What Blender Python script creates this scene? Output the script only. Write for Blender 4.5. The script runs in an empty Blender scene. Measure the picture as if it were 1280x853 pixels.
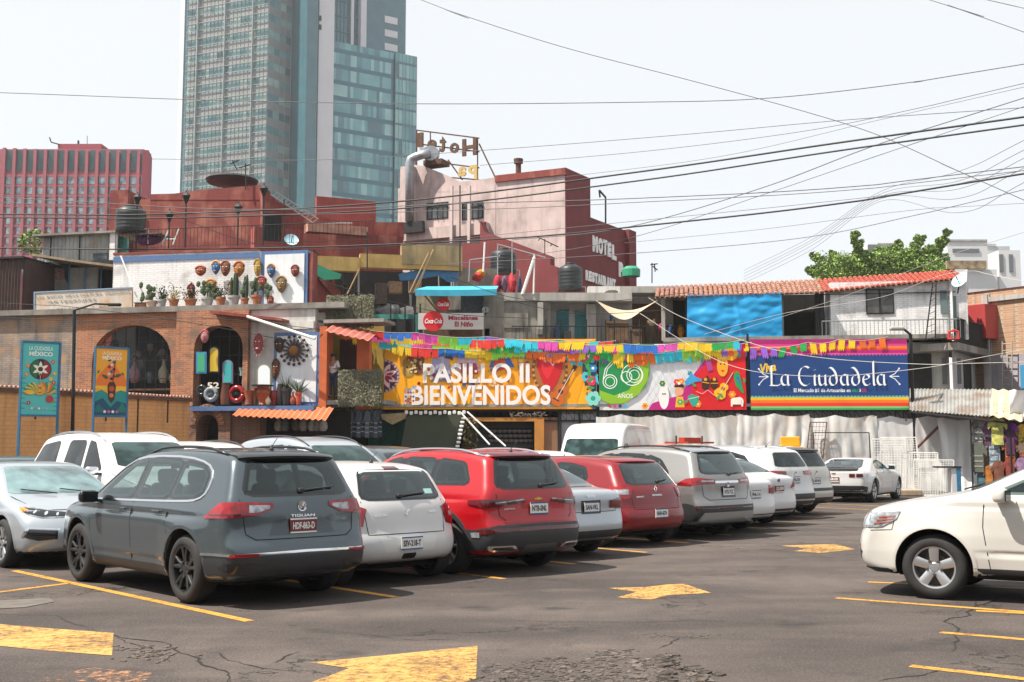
import bpy,bmesh,math,random
import numpy as np
from mathutils import Vector,Matrix,noise
from mathutils.geometry import delaunay_2d_cdt
R=math.radians
rnd=random.Random(7)
scene=bpy.context.scene
col=scene.collection
# ------------------------------------------------------------ camera, light
F_PX,TILT,CAM_H=1422.2,math.atan(134.5/1422.2),1.65
cd=bpy.data.cameras.new('camera');cam=bpy.data.objects.new('camera',cd);col.objects.link(cam)
cam.location=(0,0,CAM_H);cam.rotation_euler=(R(90)+TILT,0,0)
cd.lens=40;cd.sensor_width=36;cd.clip_end=3000;cd.clip_start=0.1
scene.camera=cam
SUN=Vector((-0.50,-0.17,0.85)).normalized()
w=bpy.data.worlds.new('World');scene.world=w;w.use_nodes=True
nt=w.node_tree;nt.nodes.clear()
sky=nt.nodes.new('ShaderNodeTexSky');sky.sky_type='NISHITA';sky.sun_disc=False
sky.sun_elevation=math.asin(SUN.z);sky.sun_rotation=math.atan2(SUN.x,SUN.y)
sky.air_density=1.0;sky.dust_density=4.0;sky.ozone_density=1.0;sky.altitude=2200
hs=nt.nodes.new('ShaderNodeHueSaturation');hs.inputs['Saturation'].default_value=0.22;hs.inputs['Value'].default_value=1.0
mxs=nt.nodes.new('ShaderNodeMix');mxs.data_type='RGBA';mxs.inputs[0].default_value=0.82
mxs.inputs[7].default_value=(8.6,9.0,9.35,1)
bg=nt.nodes.new('ShaderNodeBackground');bg.inputs[1].default_value=0.0625
wo=nt.nodes.new('ShaderNodeOutputWorld')
nt.links.new(sky.outputs[0],hs.inputs['Color']);nt.links.new(hs.outputs[0],mxs.inputs[6])
nt.links.new(mxs.outputs[2],bg.inputs[0]);nt.links.new(bg.outputs[0],wo.inputs[0])
sl=bpy.data.lights.new('sun','SUN');sl.energy=5.0;sl.angle=R(0.53);sl.color=(1,0.93,0.83)
so=bpy.data.objects.new('sun',sl);col.objects.link(so);so.rotation_euler=SUN.to_track_quat('Z','Y').to_euler();so.location=(-30,-20,60)
scene.view_settings.view_transform='Standard';scene.view_settings.look='None'
scene.view_settings.gamma=1;scene.view_settings.exposure=0.9
scene.view_settings.use_curve_mapping=False
# ------------------------------------------------------------ placing by sight line
CT,ST=math.cos(TILT),math.sin(TILT)
def ray(px,py):
 xr=(px-640)/F_PX;yu=(426.5-py)/F_PX
 return Vector((xr,CT-yu*ST,ST+yu*CT))
def at(px,py,Y):
 d=ray(px,py);s=Y/d.y
 return Vector((d.x*s,Y,CAM_H+d.z*s))
def gp(px,py):
 d=ray(px,py);s=-CAM_H/d.z
 return Vector((d.x*s,d.y*s,0))
def zat(py,Y): return at(640,py,Y).z
def xat(px,Y,py=450): return at(px,py,Y).x
# ------------------------------------------------------------ materials
def newmat(name):
 m=bpy.data.materials.new(name);m.use_nodes=True
 return m,m.node_tree,m.node_tree.nodes['Principled BSDF']
_mc={}
def mat(name,c,rough=0.7,metal=0.0,coat=0.0,var=0.0,vscale=3.0,bump=0.0,bscale=30.0,spec=0.5,stain=None,alpha=1.0,c2=None,streak=0.0):
 """plain surface with optional mottling (var), stains of their own colour and vertical weather streaks"""
 if name in _mc: return _mc[name]
 m,t,b=newmat(name);N,Lk=t.nodes,t.links
 b.inputs['Roughness'].default_value=rough;b.inputs['Metallic'].default_value=metal
 b.inputs['Coat Weight'].default_value=coat;b.inputs['Coat Roughness'].default_value=0.03
 b.inputs['Specular IOR Level'].default_value=spec
 if alpha < 1: b.inputs['Alpha'].default_value=alpha
 b.inputs['Base Color'].default_value=(*c,1)
 tc=None
 def coords(sc):
  nonlocal tc
  tc=tc or N.new('ShaderNodeTexCoord')
  mp=N.new('ShaderNodeMapping');mp.inputs['Scale'].default_value=sc if hasattr(sc,'__len__') else (sc,sc,sc)
  Lk.new(tc.outputs['Object'],mp.inputs[0]);return mp.outputs[0]
 cur=None
 def over(fac_out,colour):
  nonlocal cur
  mx=N.new('ShaderNodeMix');mx.data_type='RGBA'
  Lk.new(fac_out,mx.inputs[0])
  if cur is None: mx.inputs[6].default_value=(*c,1)
  else: Lk.new(cur,mx.inputs[6])
  mx.inputs[7].default_value=(*colour,1);cur=mx.outputs[2]
 def ramp(src,a,b_,amt):
  r=N.new('ShaderNodeMapRange');r.inputs[1].default_value=a;r.inputs[2].default_value=b_;r.inputs[4].default_value=amt
  Lk.new(src,r.inputs[0]);return r.outputs[0]
 def noi(sc,det=6):
  n=N.new('ShaderNodeTexNoise');n.inputs['Scale'].default_value=1.0;n.inputs['Detail'].default_value=det
  Lk.new(coords(sc),n.inputs[0]);return n.outputs[0]
 if var > 0:
  over(ramp(noi(vscale),0.35,0.7,1.0),tuple(x*(1-var) for x in (c2 or c)))
 if stain: over(ramp(noi((1.3,1.3,0.9),8),0.5,0.68,0.85),stain)
 if streak > 0: over(ramp(noi((6,6,0.5),4),0.5,0.75,streak),tuple(x*0.35 for x in c))
 if cur: Lk.new(cur,b.inputs['Base Color'])
 if bump > 0:
  bp=N.new('ShaderNodeBump');bp.inputs['Strength'].default_value=bump;bp.inputs['Distance'].default_value=0.02
  Lk.new(noi(bscale,4),bp.inputs['Height']);Lk.new(bp.outputs[0],b.inputs['Normal'])
 _mc[name]=m
 return m
def brick(name,c1,c2,mortar,bw=0.24,bh=0.075,ms=0.012,rough=0.85,bump=0.5,stain=None,streak=0.3,wash=None,washamt=0.6):
 if name in _mc: return _mc[name]
 m,t,b=newmat(name);N,Lk=t.nodes,t.links
 b.inputs['Roughness'].default_value=rough
 tc=N.new('ShaderNodeTexCoord');sp=N.new('ShaderNodeSeparateXYZ');Lk.new(tc.outputs['Object'],sp.inputs[0])
 ad=N.new('ShaderNodeMath');Lk.new(sp.outputs[0],ad.inputs[0]);Lk.new(sp.outputs[1],ad.inputs[1])
 cb=N.new('ShaderNodeCombineXYZ');Lk.new(ad.outputs[0],cb.inputs[0]);Lk.new(sp.outputs[2],cb.inputs[1])
 br=N.new('ShaderNodeTexBrick');Lk.new(cb.outputs[0],br.inputs[0])
 br.inputs['Scale'].default_value=1;br.inputs['Brick Width'].default_value=bw;br.inputs['Row Height'].default_value=bh
 br.inputs['Mortar Size'].default_value=ms;br.inputs['Color1'].default_value=(*c1,1);br.inputs['Color2'].default_value=(*c2,1)
 br.inputs['Mortar'].default_value=(*mortar,1);br.inputs['Bias'].default_value=0.1
 cur=br.outputs[0]
 def lay(scale,a,bb,amt,colour):
  nonlocal cur
  mp=N.new('ShaderNodeMapping');mp.inputs['Scale'].default_value=scale;Lk.new(tc.outputs['Object'],mp.inputs[0])
  n=N.new('ShaderNodeTexNoise');n.inputs['Scale'].default_value=1;n.inputs['Detail'].default_value=7;Lk.new(mp.outputs[0],n.inputs[0])
  r=N.new('ShaderNodeMapRange');r.inputs[1].default_value=a;r.inputs[2].default_value=bb;r.inputs[4].default_value=amt;Lk.new(n.outputs[0],r.inputs[0])
  mx=N.new('ShaderNodeMix');mx.data_type='RGBA';Lk.new(r.outputs[0],mx.inputs[0]);Lk.new(cur,mx.inputs[6]);mx.inputs[7].default_value=(*colour,1);cur=mx.outputs[2]
 if wash: lay((0.6,0.6,1.1),0.4,0.6,washamt,wash)
 if stain: lay((1.1,1.1,1.5),0.5,0.66,0.85,stain)
 if streak: lay((4,4,0.4),0.5,0.75,streak,(0.06,0.055,0.05))
 Lk.new(cur,b.inputs['Base Color'])
 bp=N.new('ShaderNodeBump');bp.inputs['Strength'].default_value=bump;bp.inputs['Distance'].default_value=0.02;bp.invert=True
 Lk.new(br.outputs['Fac'],bp.inputs['Height']);Lk.new(bp.outputs[0],b.inputs['Normal'])
 _mc[name]=m
 return m
def hexc(s):
 v=[int(s[i:i+2],16)/255 for i in (0,2,4)]
 return tuple(x/12.92 if x < 0.04045 else ((x+0.055)/1.055)**2.4 for x in v)
def ink(s,rough=0.55):
 return mat('print '+s,hexc(s),rough)
# ------------------------------------------------------------ mesh builder
class MB:
 def __init__(s): s.v=[];s.f=[];s.mi=[];s.cur=0;s.nrm=None
 def add(s,vs,fs,mi=None):
  n=len(s.v);s.v += [tuple(v) for v in vs];s.f += [[i+n for i in f] for f in fs]
  s.mi += [s.cur if mi is None else mi]*len(fs);return s
 def box(s,x0,y0,z0,x1,y1,z1,mi=None):
  x0,x1=min(x0,x1),max(x0,x1);y0,y1=min(y0,y1),max(y0,y1);z0,z1=min(z0,z1),max(z0,z1)
  v=[(x0,y0,z0),(x1,y0,z0),(x1,y1,z0),(x0,y1,z0),(x0,y0,z1),(x1,y0,z1),(x1,y1,z1),(x0,y1,z1)]
  return s.add(v,[[0,3,2,1],[4,5,6,7],[0,1,5,4],[1,2,6,5],[2,3,7,6],[3,0,4,7]],mi)
 def bar(s,a,b,r=0.02,r2=None,n=6,mi=None,flat=None):
  a,b=Vector(a),Vector(b);d=b-a
  if d.length < 1e-6: return s
  d.normalize();u=d.cross(Vector((0,0,1)) if abs(d.z) < 0.95 else Vector((1,0,0))).normalized();w_=d.cross(u)
  vs=[]
  for p,rr in ((a,r),(b,r if r2 is None else r2)):
   for k in range(n):
    t=2*math.pi*(k+0.5)/n;vs.append(p+u*math.cos(t)*rr+w_*math.sin(t)*rr*(flat or 1))
  fs=[[k,(k+1) % n,n+(k+1) % n,n+k] for k in range(n)]+[list(range(n))[::-1],list(range(n,2*n))]
  return s.add(vs,fs,mi)
 def tube(s,pts,r=0.02,n=6,mi=None,radii=None):
  pts=[Vector(p) for p in pts];vs=[];up=None
  for i,p in enumerate(pts):
   d=(pts[min(i+1,len(pts)-1)]-pts[max(i-1,0)]).normalized()
   if up is None: up=d.cross(Vector((0,0,1)) if abs(d.z) < 0.9 else Vector((1,0,0))).normalized()
   u=(up-d*up.dot(d)).normalized();up=u;w_=d.cross(u);rr=radii[i] if radii else r
   for k in range(n):
    t=2*math.pi*k/n;vs.append(p+u*math.cos(t)*rr+w_*math.sin(t)*rr)
  fs=[]
  for i in range(len(pts)-1):
   for k in range(n): fs.append([i*n+k,i*n+(k+1) % n,(i+1)*n+(k+1) % n,(i+1)*n+k])
  fs += [list(range(n))[::-1],[len(pts)*n-n+k for k in range(n)]]
  return s.add(vs,fs,mi)
 def lathe(s,prof,c=(0,0,0),n=16,axis='z',mi=None,sx=1,sy=1,cap=True):
  vs=[]
  for r,z in prof:
   for k in range(n):
    t=2*math.pi*k/n;a,b=r*math.cos(t)*sx,r*math.sin(t)*sy
    p=(a,b,z) if axis == 'z' else ((a,z,b) if axis == 'y' else (z,a,b))
    vs.append((p[0]+c[0],p[1]+c[1],p[2]+c[2]))
  fs=[]
  for i in range(len(prof)-1):
   for k in range(n):
    q=[i*n+k,i*n+(k+1) % n,(i+1)*n+(k+1) % n,(i+1)*n+k];fs.append(q if axis != 'y' else q[::-1])
  if cap and prof[0][0] > 1e-4: fs.append([k for k in range(n)][::-1])
  if cap and prof[-1][0] > 1e-4: fs.append([(len(prof)-1)*n+k for k in range(n)])
  return s.add(vs,fs,mi)
 def prism(s,poly,o,u,v,d,mi=None):
  """2D polygon in the frame (o; u, v), thickness vector d"""
  o,u,v,d=Vector(o),Vector(u),Vector(v),Vector(d);n=len(poly)
  a=[o+u*p[0]+v*p[1] for p in poly];vs=a+[p+d for p in a]
  fs=[list(range(n)),list(range(n,2*n))[::-1]]+[[i,n+i,n+(i+1) % n,(i+1) % n] for i in range(n)]
  return s.add(vs,fs,mi)
 def grid(s,fn,nu,nv,mi=None):
  vs=[fn(i/nu,j/nv) for j in range(nv+1) for i in range(nu+1)]
  fs=[[j*(nu+1)+i,j*(nu+1)+i+1,(j+1)*(nu+1)+i+1,(j+1)*(nu+1)+i] for j in range(nv) for i in range(nu)]
  return s.add(vs,fs,mi)
 def blob(s,c,r,sub=2,jit=0.0,mi=None,seed=0):
  bm=bmesh.new();bmesh.ops.create_icosphere(bm,subdivisions=sub,radius=1)
  rr=random.Random(seed);vs=[]
  for v in bm.verts:
   k=1+jit*noise.noise(v.co*2.1+Vector((seed*3.7,0,0)))
   vs.append((c[0]+v.co.x*r[0]*k,c[1]+v.co.y*r[1]*k,c[2]+v.co.z*r[2]*k))
  fs=[[v.index for v in f.verts] for f in bm.faces];bm.free();return s.add(vs,fs,mi)
 def rbox(s,c,size,bev=0.03,seg=2,rot=None,mi=None,taper=None):
  bm=bmesh.new();bmesh.ops.create_cube(bm,size=1)
  for v in bm.verts:
   k=1 if taper is None or v.co.z < 0 else taper
   v.co=Vector((v.co.x*size[0]*k,v.co.y*size[1]*k,v.co.z*size[2]))
  if bev: bmesh.ops.bevel(bm,geom=bm.edges[:]+bm.verts[:],offset=bev,segments=seg,affect='EDGES',profile=0.5)
  M=Matrix.Translation(Vector(c)) @ (rot if rot is not None else Matrix.Identity(4))
  bm.verts.index_update()
  vs=[M @ v.co for v in bm.verts];fs=[[v.index for v in f.verts] for f in bm.faces];bm.free();return s.add(vs,fs,mi)
 def build(s,name,m,parent=None,smooth=False,xf=None,recalc=False,normals=None):
  me=bpy.data.meshes.new(name)
  vs=s.v
  if xf is not None: vs=[tuple(xf @ Vector(v)) for v in vs]
  me.from_pydata(vs,[],s.f)
  ms=m if isinstance(m,(list,tuple)) else [m]
  for q in ms: me.materials.append(q)
  if len(ms) > 1: me.polygons.foreach_set('material_index',s.mi)
  if recalc:
   bm=bmesh.new();bm.from_mesh(me);bmesh.ops.recalc_face_normals(bm,faces=bm.faces);bm.to_mesh(me);bm.free()
  if smooth: me.polygons.foreach_set('use_smooth',[True]*len(me.polygons))
  me.update()
  if smooth and smooth is not True: me.set_sharp_from_angle(angle=R(smooth))
  if normals is not None: me.normals_split_custom_set_from_vertices([tuple(x) for x in normals])
  o=bpy.data.objects.new(name,me);col.objects.link(o)
  if parent: o.parent=parent
  return o
def worldxf(parent):
 return (Matrix.Translation(parent.location) @ parent.rotation_euler.to_matrix().to_4x4()).inverted()
def thing(name,label,cat,loc=(0,0,0),rz=0,group=None):
 o=bpy.data.objects.new(name,None);col.objects.link(o);o.location=loc;o.rotation_euler=(0,0,rz)
 o.empty_display_size=0.2
 o['label']=label;o['category']=cat
 if group: o['group']=group
 return o
def tag(o,label,cat,group=None,kind=None):
 if label: o['label']=label
 if cat: o['category']=cat
 if group: o['group']=group
 if kind: o['kind']=kind
 return o
def part(name,mb,m,parent,smooth=False,label=None,kind=None,world=True,recalc=False):
 """a child mesh whose vertices were written in world space"""
 o=mb.build(name,m,parent,smooth,worldxf(parent) if (world and parent.parent is None) else None,recalc)
 if label: o['label']=label
 if kind: o['kind']=kind
 return o
def sub(name,mb,m,parent,root,smooth=False,recalc=False):
 return mb.build(name,m,parent,smooth,worldxf(root),recalc)
def single(name,mb,m,label,cat,loc,group=None,smooth=False,kind=None,recalc=False):
 """a thing that is one mesh, vertices in world space, origin at loc"""
 o=mb.build(name,m,None,smooth,Matrix.Translation(-Vector(loc)),recalc);o.location=loc
 return tag(o,label,cat,group,kind)
def struct(name,mb,m,smooth=False):
 o=mb.build(name,m,None,smooth);o['kind']='structure';return o
def kids(o): return [c for c in bpy.data.objects if c.parent == o]
def copy_tree(o,parent=None):
 c=o.copy();col.objects.link(c)
 if parent: c.parent=parent
 for ch in kids(o): copy_tree(ch,c)
 return c
def chaikin(p,n=2,closed=True,q=0.25):
 for _ in range(n):
  out=[];m=len(p)
  if not closed: out.append(p[0])
  for i in range(m if closed else m-1):
   a,b=p[i],p[(i+1) % m]
   out.append((a[0]*(1-q)+b[0]*q,a[1]*(1-q)+b[1]*q));out.append((a[0]*q+b[0]*(1-q),a[1]*q+b[1]*(1-q)))
  if not closed: out.append(p[-1])
  p=out
 return p
def circ(cx,cy,r,n=20,ry=None,a0=0,a1=360):
 full=abs(a1-a0) >= 360
 return [(cx+r*math.cos(R(a0+(a1-a0)*k/(n if full else n-1))),cy+(ry or r)*math.sin(R(a0+(a1-a0)*k/(n if full else n-1)))) for k in range(n)]
def rrect(x0,y0,x1,y1,r=0.02,n=4):
 p=[]
 for cx,cy,a in ((x1-r,y1-r,0),(x0+r,y1-r,90),(x0+r,y0+r,180),(x1-r,y0+r,270)):
  for k in range(n+1): p.append((cx+r*math.cos(R(a+90*k/n)),cy+r*math.sin(R(a+90*k/n))))
 return p
def text_mb(txt,size=1.0,o=(0,0,0),u=(1,0,0),v=(0,0,1),align='CENTER',bold=0.0,depth=0.004,shear=0.0,sx=1.0,space=1.0,fit=None,mb=None,mi=None):
 """words as raised lettering in the frame (o; u, v); front looks along -(u x v)"""
 c=bpy.data.curves.new('t','FONT');c.body=txt;c.size=size;c.align_x=align;c.align_y='CENTER';c.offset=bold
 c.shear=shear;c.space_character=space;c.resolution_u=4;c.extrude=depth/2;c.fill_mode='BOTH'
 ob=bpy.data.objects.new('t',c);col.objects.link(ob);bpy.context.view_layer.update()
 me=ob.to_mesh();vs=[x.co.copy() for x in me.vertices];fs=[list(p.vertices) for p in me.polygons];ob.to_mesh_clear()
 bpy.data.objects.remove(ob);bpy.data.curves.remove(c)
 if not vs: return mb or MB()
 u,v,o=Vector(u),Vector(v),Vector(o);n=u.cross(v).normalized()
 x0,x1=min(p.x for p in vs),max(p.x for p in vs)
 y0,y1=min(p.y for p in vs),max(p.y for p in vs)
 kx=sx;ky=1
 if fit:
  kx=fit[0]/(x1-x0);ky=fit[1]/(y1-y0)
  for p in vs: p.x -= (x0+x1)/2;p.y -= (y0+y1)/2
 mb=mb or MB()
 mb.add([o+u*(p.x*kx)+v*(p.y*ky)+n*(p.z+depth/2) for p in vs],fs,mi);return mb
# ------------------------------------------------------------ materials of vehicles
def paint(name,c,metal=0.0,rough=0.35,flake=0.0):
 m=mat('car paint '+name,c,rough,metal,coat=0.7,spec=.35)
 return m
GLASS={}
def glass(name='dark',c=(0.006,0.011,0.012),rough=0.02):
 if name in GLASS: return GLASS[name]
 m,t,b=newmat('car glass '+name);b.inputs['Base Color'].default_value=(*c,1);b.inputs['Roughness'].default_value=rough
 b.inputs['IOR'].default_value=1.52;b.inputs['Specular IOR Level'].default_value=0.28
 b.inputs['Coat Weight'].default_value=0.0;b.inputs['Coat Roughness'].default_value=0.01
 # faint shapes of the seats and trim behind the glass
 N,Lk=t.nodes,t.links
 tc=N.new('ShaderNodeTexCoord');n=N.new('ShaderNodeTexNoise');n.inputs['Scale'].default_value=2.6;n.inputs['Detail'].default_value=2
 mr=N.new('ShaderNodeMapRange');mr.inputs[1].default_value=.45;mr.inputs[2].default_value=.62
 mx=N.new('ShaderNodeMix');mx.data_type='RGBA';mx.inputs[6].default_value=(*c,1);mx.inputs[7].default_value=(*[x*2.2+.01 for x in c],1)
 Lk.new(tc.outputs['Object'],n.inputs[0]);Lk.new(n.outputs[0],mr.inputs[0]);Lk.new(mr.outputs[0],mx.inputs[0]);Lk.new(mx.outputs[2],b.inputs['Base Color'])
 GLASS[name]=m;return m
def clear_glass(name,tint,refl=0.07):
 m=bpy.data.materials.new('clear glass '+name);m.use_nodes=True;N,L=m.node_tree.nodes,m.node_tree.links;N.clear()
 tr=N.new('ShaderNodeBsdfTransparent');tr.inputs[0].default_value=(*tint,1);gl=N.new('ShaderNodeBsdfGlossy');gl.inputs['Roughness'].default_value=0.015;gl.inputs['Color'].default_value=(.85,.95,.95,1)
 lw=N.new('ShaderNodeLayerWeight');lw.inputs[0].default_value=.35;mr=N.new('ShaderNodeMapRange');mr.inputs[3].default_value=refl;mr.inputs[4].default_value=.85;mx=N.new('ShaderNodeMixShader');o=N.new('ShaderNodeOutputMaterial')
 pw=N.new('ShaderNodeMath');pw.operation='POWER';pw.inputs[1].default_value=2.2
 L.new(lw.outputs['Facing'],pw.inputs[0]);L.new(pw.outputs[0],mr.inputs[0]);L.new(mr.outputs[0],mx.inputs[0]);L.new(tr.outputs[0],mx.inputs[1]);L.new(gl.outputs[0],mx.inputs[2]);L.new(mx.outputs[0],o.inputs[0]);return m
CG_SIDE=clear_glass('side',(.42,.50,.49));CG_REAR=clear_glass('rear',(.26,.31,.31),.09);CG_DARK=clear_glass('privacy',(.13,.15,.155),.06);CG_FRONT=clear_glass('front',(.62,.74,.70))
UPHOL=mat('dark upholstery',(.030,.030,.032),.8);UPHOL2=mat('grey upholstery',(.10,.098,.095),.85)
RUBBER=mat('tyre rubber',(0.022,0.021,0.021),0.8,var=0.4,vscale=9,bump=0.2,bscale=60)
BLACKPL=mat('black plastic',(0.028,0.030,0.033),0.5,var=0.2,vscale=5)
GLOSSBLK=mat('gloss black',(0.012,0.012,0.013),0.12,coat=0.5)
VOID=mat('wheel well black',(0.008,0.008,0.008),0.95)
CHROME=mat('chrome',(0.75,0.76,0.78),0.12,1.0)
ALLOY=mat('silver alloy',(0.55,0.56,0.58),0.32,0.85)
ALLOYD=mat('dark alloy',(0.035,0.037,0.04),0.3,0.6,coat=0.4)
STEELD=mat('brake steel',(0.12,0.11,0.10),0.5,0.8)
REDLENS=mat('red lens',(0.34,0.004,0.010),0.12,coat=.6,var=0.6,vscale=14)
REDDARK=mat('dark red lens',(0.10,0.003,0.007),0.1,coat=.6,var=0.4,vscale=11)
CLEARLENS=mat('clear lens',(0.50,0.53,0.56),0.1,0.35,coat=1.0,var=0.7,vscale=13)
AMBER=mat('amber lens',(0.75,0.22,0.02),0.15,coat=1.0)
PLATEW=mat('plate white',(0.74,0.74,0.72),0.5)
PLATEM=mat('plate maroon',(0.16,0.03,0.03),0.5)
INKDK=mat('plate ink',(0.03,0.03,0.04),0.5)
GOLD=mat('gold badge',(0.8,0.55,0.12),0.25,0.9)
# ------------------------------------------------------------ body surfaces from smooth fields
def sdf_poly(poly,X,Z):
 P=np.array(poly);A,B=P,np.roll(P,-1,0);d=np.full(X.shape,1e9);ins=np.zeros(X.shape,bool)
 for (ax,az),(bx,bz) in zip(A,B):
  ex,ez=bx-ax,bz-az;L2=ex*ex+ez*ez+1e-12
  t=np.clip(((X-ax)*ex+(Z-az)*ez)/L2,0,1);d=np.minimum(d,(X-ax-t*ex)**2+(Z-az-t*ez)**2)
  c=(az > Z) != (bz > Z)
  if abs(ez) > 1e-12: ins ^= c & (X < ax+(Z-az)*ex/ez)
 return np.where(ins,-1,1)*np.sqrt(d)
def smax(a,b,k):
 h=np.clip(0.5+0.5*(a-b)/k,0,1);return b*(1-h)+a*h+k*h*(1-h)
class Shell:
 def __init__(s,sp):
  s.sp=sp;s.L,s.W=sp['L'],sp['W'];poly=chaikin(sp['outline'],3,True,sp.get('round',0.22))
  s.dx=0.02;s.x0,s.z0=-0.5,-0.2
  xs=np.arange(s.x0,s.L+0.5,s.dx);s.H=max(p[1] for p in poly);zs=np.arange(s.z0,s.H+0.4,s.dx)
  X,Z=np.meshgrid(xs,zs,indexing='ij');S=sdf_poly(poly,X,Z)
  for _ in range(3):
   S[1:-1,1:-1]=(S[1:-1,1:-1]*4+2*(S[:-2,1:-1]+S[2:,1:-1]+S[1:-1,:-2]+S[1:-1,2:])+S[:-2,:-2]+S[2:,2:]+S[:-2,2:]+S[2:,:-2])/16
  s.S=S
  s.belt=sp['belt'];s.zs_sec=[q[0] for q in sp['sec']];s.ws_sec=[q[1] for q in sp['sec']]
  t=np.linspace(0,s.H+0.3,200);w_=np.interp(t,s.zs_sec,s.ws_sec)
  ker=np.array([1,2,3,2,1])/9.0;w2=np.convolve(np.pad(w_,2,'edge'),ker,'valid');s.tz,s.tw=t,w2
 def f(s,p,wells=False):
  sp=s.sp;x,y,z=p[...,0],p[...,1],p[...,2];hw=s.W/2;ay=np.abs(y)
  q=np.clip(ay/hw,0,1.2)
  wr=np.clip(1-x/(s.L*0.42),0,1);wf=np.clip(1-(s.L-x)/(s.L*0.45),0,1)
  low=np.clip((s.belt+0.35-z)/0.5,0.0,1)
  xx=x-sp.get('cr',0.16)*q**sp.get('pr',3.2)*wr**1.0+sp.get('cf',0.30)*q**sp.get('pf',2.8)*wf
  zz=z+sp.get('crown',0.05)*q*q*np.clip((z-s.belt+0.15)/0.3,0,1)
  u=np.clip((xx-s.x0)/s.dx,0,s.S.shape[0]-1.001);v=np.clip((zz-s.z0)/s.dx,0,s.S.shape[1]-1.001)
  i,j=u.astype(int),v.astype(int);a,b=u-i,v-j;S=s.S
  fs=S[i,j]*(1-a)*(1-b)+S[i+1,j]*a*(1-b)+S[i,j+1]*(1-a)*b+S[i+1,j+1]*a*b
  wz=np.interp(z,s.tz,s.tw)
  tr,tf=sp.get('tr',0.07),sp.get('tf',0.10)
  wx=1-tr*np.clip(1-x/(s.L*0.30),0,1)**1.8-tf*np.clip(1-(s.L-x)/(s.L*0.34),0,1)**1.8
  gh=np.clip((z-s.belt)/(s.H-s.belt),0,1)
  wx=wx-gh*sp.get('ghr',0.05)*np.clip(1-x/(s.L*0.5),0,1)
  W_=hw*wz*wx
  ra=sp['ra']
  for xc in sp['wx']:
   d=np.sqrt((x-xc)**2+((z-sp['rw'])*0.96)**2)
   W_=W_+sp.get('flare',0.02)*np.clip(1-(d-ra)/0.30,0,1)**1.6*np.clip((s.belt-z)/0.15,0,1)
  for (z_,dep,hh,xa,xb) in sp.get('groove',[]):
   W_=W_-dep*np.clip(1-np.abs(z-z_)/hh,0,1)*np.clip((x-xa)/0.4,0,1)*np.clip((xb-x)/0.4,0,1)
  g=smax(fs,(ay-W_)*0.95,sp.get('k',0.09))
  if wells:
   for xc in sp['wx']:
    d=np.sqrt((x-xc)**2+(z-sp['rw']-0.01)**2)-ra
    g=np.maximum(g,-np.maximum(d,(hw-0.36)-ay))
  return g
 def grad(s,p,e=0.012,wells=False):
  g=np.empty(p.shape)
  for k in range(3):
   d=np.zeros(3);d[k]=e;g[...,k]=(s.f(p+d,wells)-s.f(p-d,wells))/(2*e)
  return g
 def normals(s,p):
  g=s.grad(p,0.018);return g/(np.linalg.norm(g,axis=-1,keepdims=True)+1e-9)
 def mesh(s,h):
  hw=s.W/2+0.12
  ax=[np.arange(-0.1,s.L+0.15,h),np.arange(-hw,hw+h,h),np.arange(0.02,s.H+0.12,h)]
  G=np.stack(np.meshgrid(*ax,indexing='ij'),-1);F=s.f(G,True);ins=F < 0
  nx,ny,nz=F.shape
  cnt=sum(ins[a:nx-1+a,b:ny-1+b,c:nz-1+c].astype(int) for a in (0,1) for b in (0,1) for c in (0,1))
  act=(cnt > 0) & (cnt < 8);idx=-np.ones(act.shape,int);idx[act]=np.arange(act.sum())
  I,J,K=np.nonzero(act);pos=np.zeros((len(I),3));num=np.zeros(len(I))
  cs=[(a,b,c) for a in (0,1) for b in (0,1) for c in (0,1)]
  for A in cs:
   for ax_ in range(3):
    if A[ax_]: continue
    B=list(A);B[ax_]=1
    fa=F[I+A[0],J+A[1],K+A[2]];fb=F[I+B[0],J+B[1],K+B[2]];m_=(fa < 0) != (fb < 0)
    t=np.where(m_,fa/(fa-fb+1e-12),0);q=np.zeros((len(I),3));q[:]=A;q[:,ax_] += t
    pos += q*m_[:,None];num += m_
  pos=pos/num[:,None];P=np.stack([ax[0][I],ax[1][J],ax[2][K]],-1)+pos*h
  for _ in range(2):
   g=s.grad(P,0.01,True);v=s.f(P,True);st=v[:,None]*g/(np.sum(g*g,-1)[:,None]+1e-6);P=P-np.clip(st,-h*0.5,h*0.5)
  faces=[]
  for d in range(3):
   sl0=[slice(None)]*3;sl1=[slice(None)]*3;sl0[d]=slice(0,-1);sl1[d]=slice(1,None)
   a,b=ins[tuple(sl0)],ins[tuple(sl1)];E=np.stack(np.nonzero(a != b),-1);sg=a[tuple(E.T)]
   o1,o2=(d+1) % 3,(d+2) % 3
   ok=(E[:,o1] > 0) & (E[:,o2] > 0);E,sg=E[ok],sg[ok]
   def cell(s1,s2):
    q=E.copy();q[:,o1] -= s1;q[:,o2] -= s2;return idx[tuple(q.T)]
   Q=np.stack([cell(1,1),cell(0,1),cell(0,0),cell(1,0)],-1);Q[~sg]=Q[~sg][:,::-1]
   faces.append(Q)
  return P,np.concatenate(faces)
 def march(s,O,D):
  O=np.array(O,float);D=np.array(D,float);D /= np.linalg.norm(D,axis=-1,keepdims=True);t=np.zeros(len(O))
  for _ in range(60):
   v=s.f(O+D*t[:,None]);t=t+np.clip(v*0.8,-0.2,0.3)
  P=O+D*t[:,None];bad=np.abs(s.f(P)) > 0.02
  if bad.any() and not bad.all():
   good=np.nonzero(~bad)[0]
   for i in np.nonzero(bad)[0]: P[i]=P[good[np.argmin(((O[good]-O[i])**2).sum(-1))]]
  return P
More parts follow.
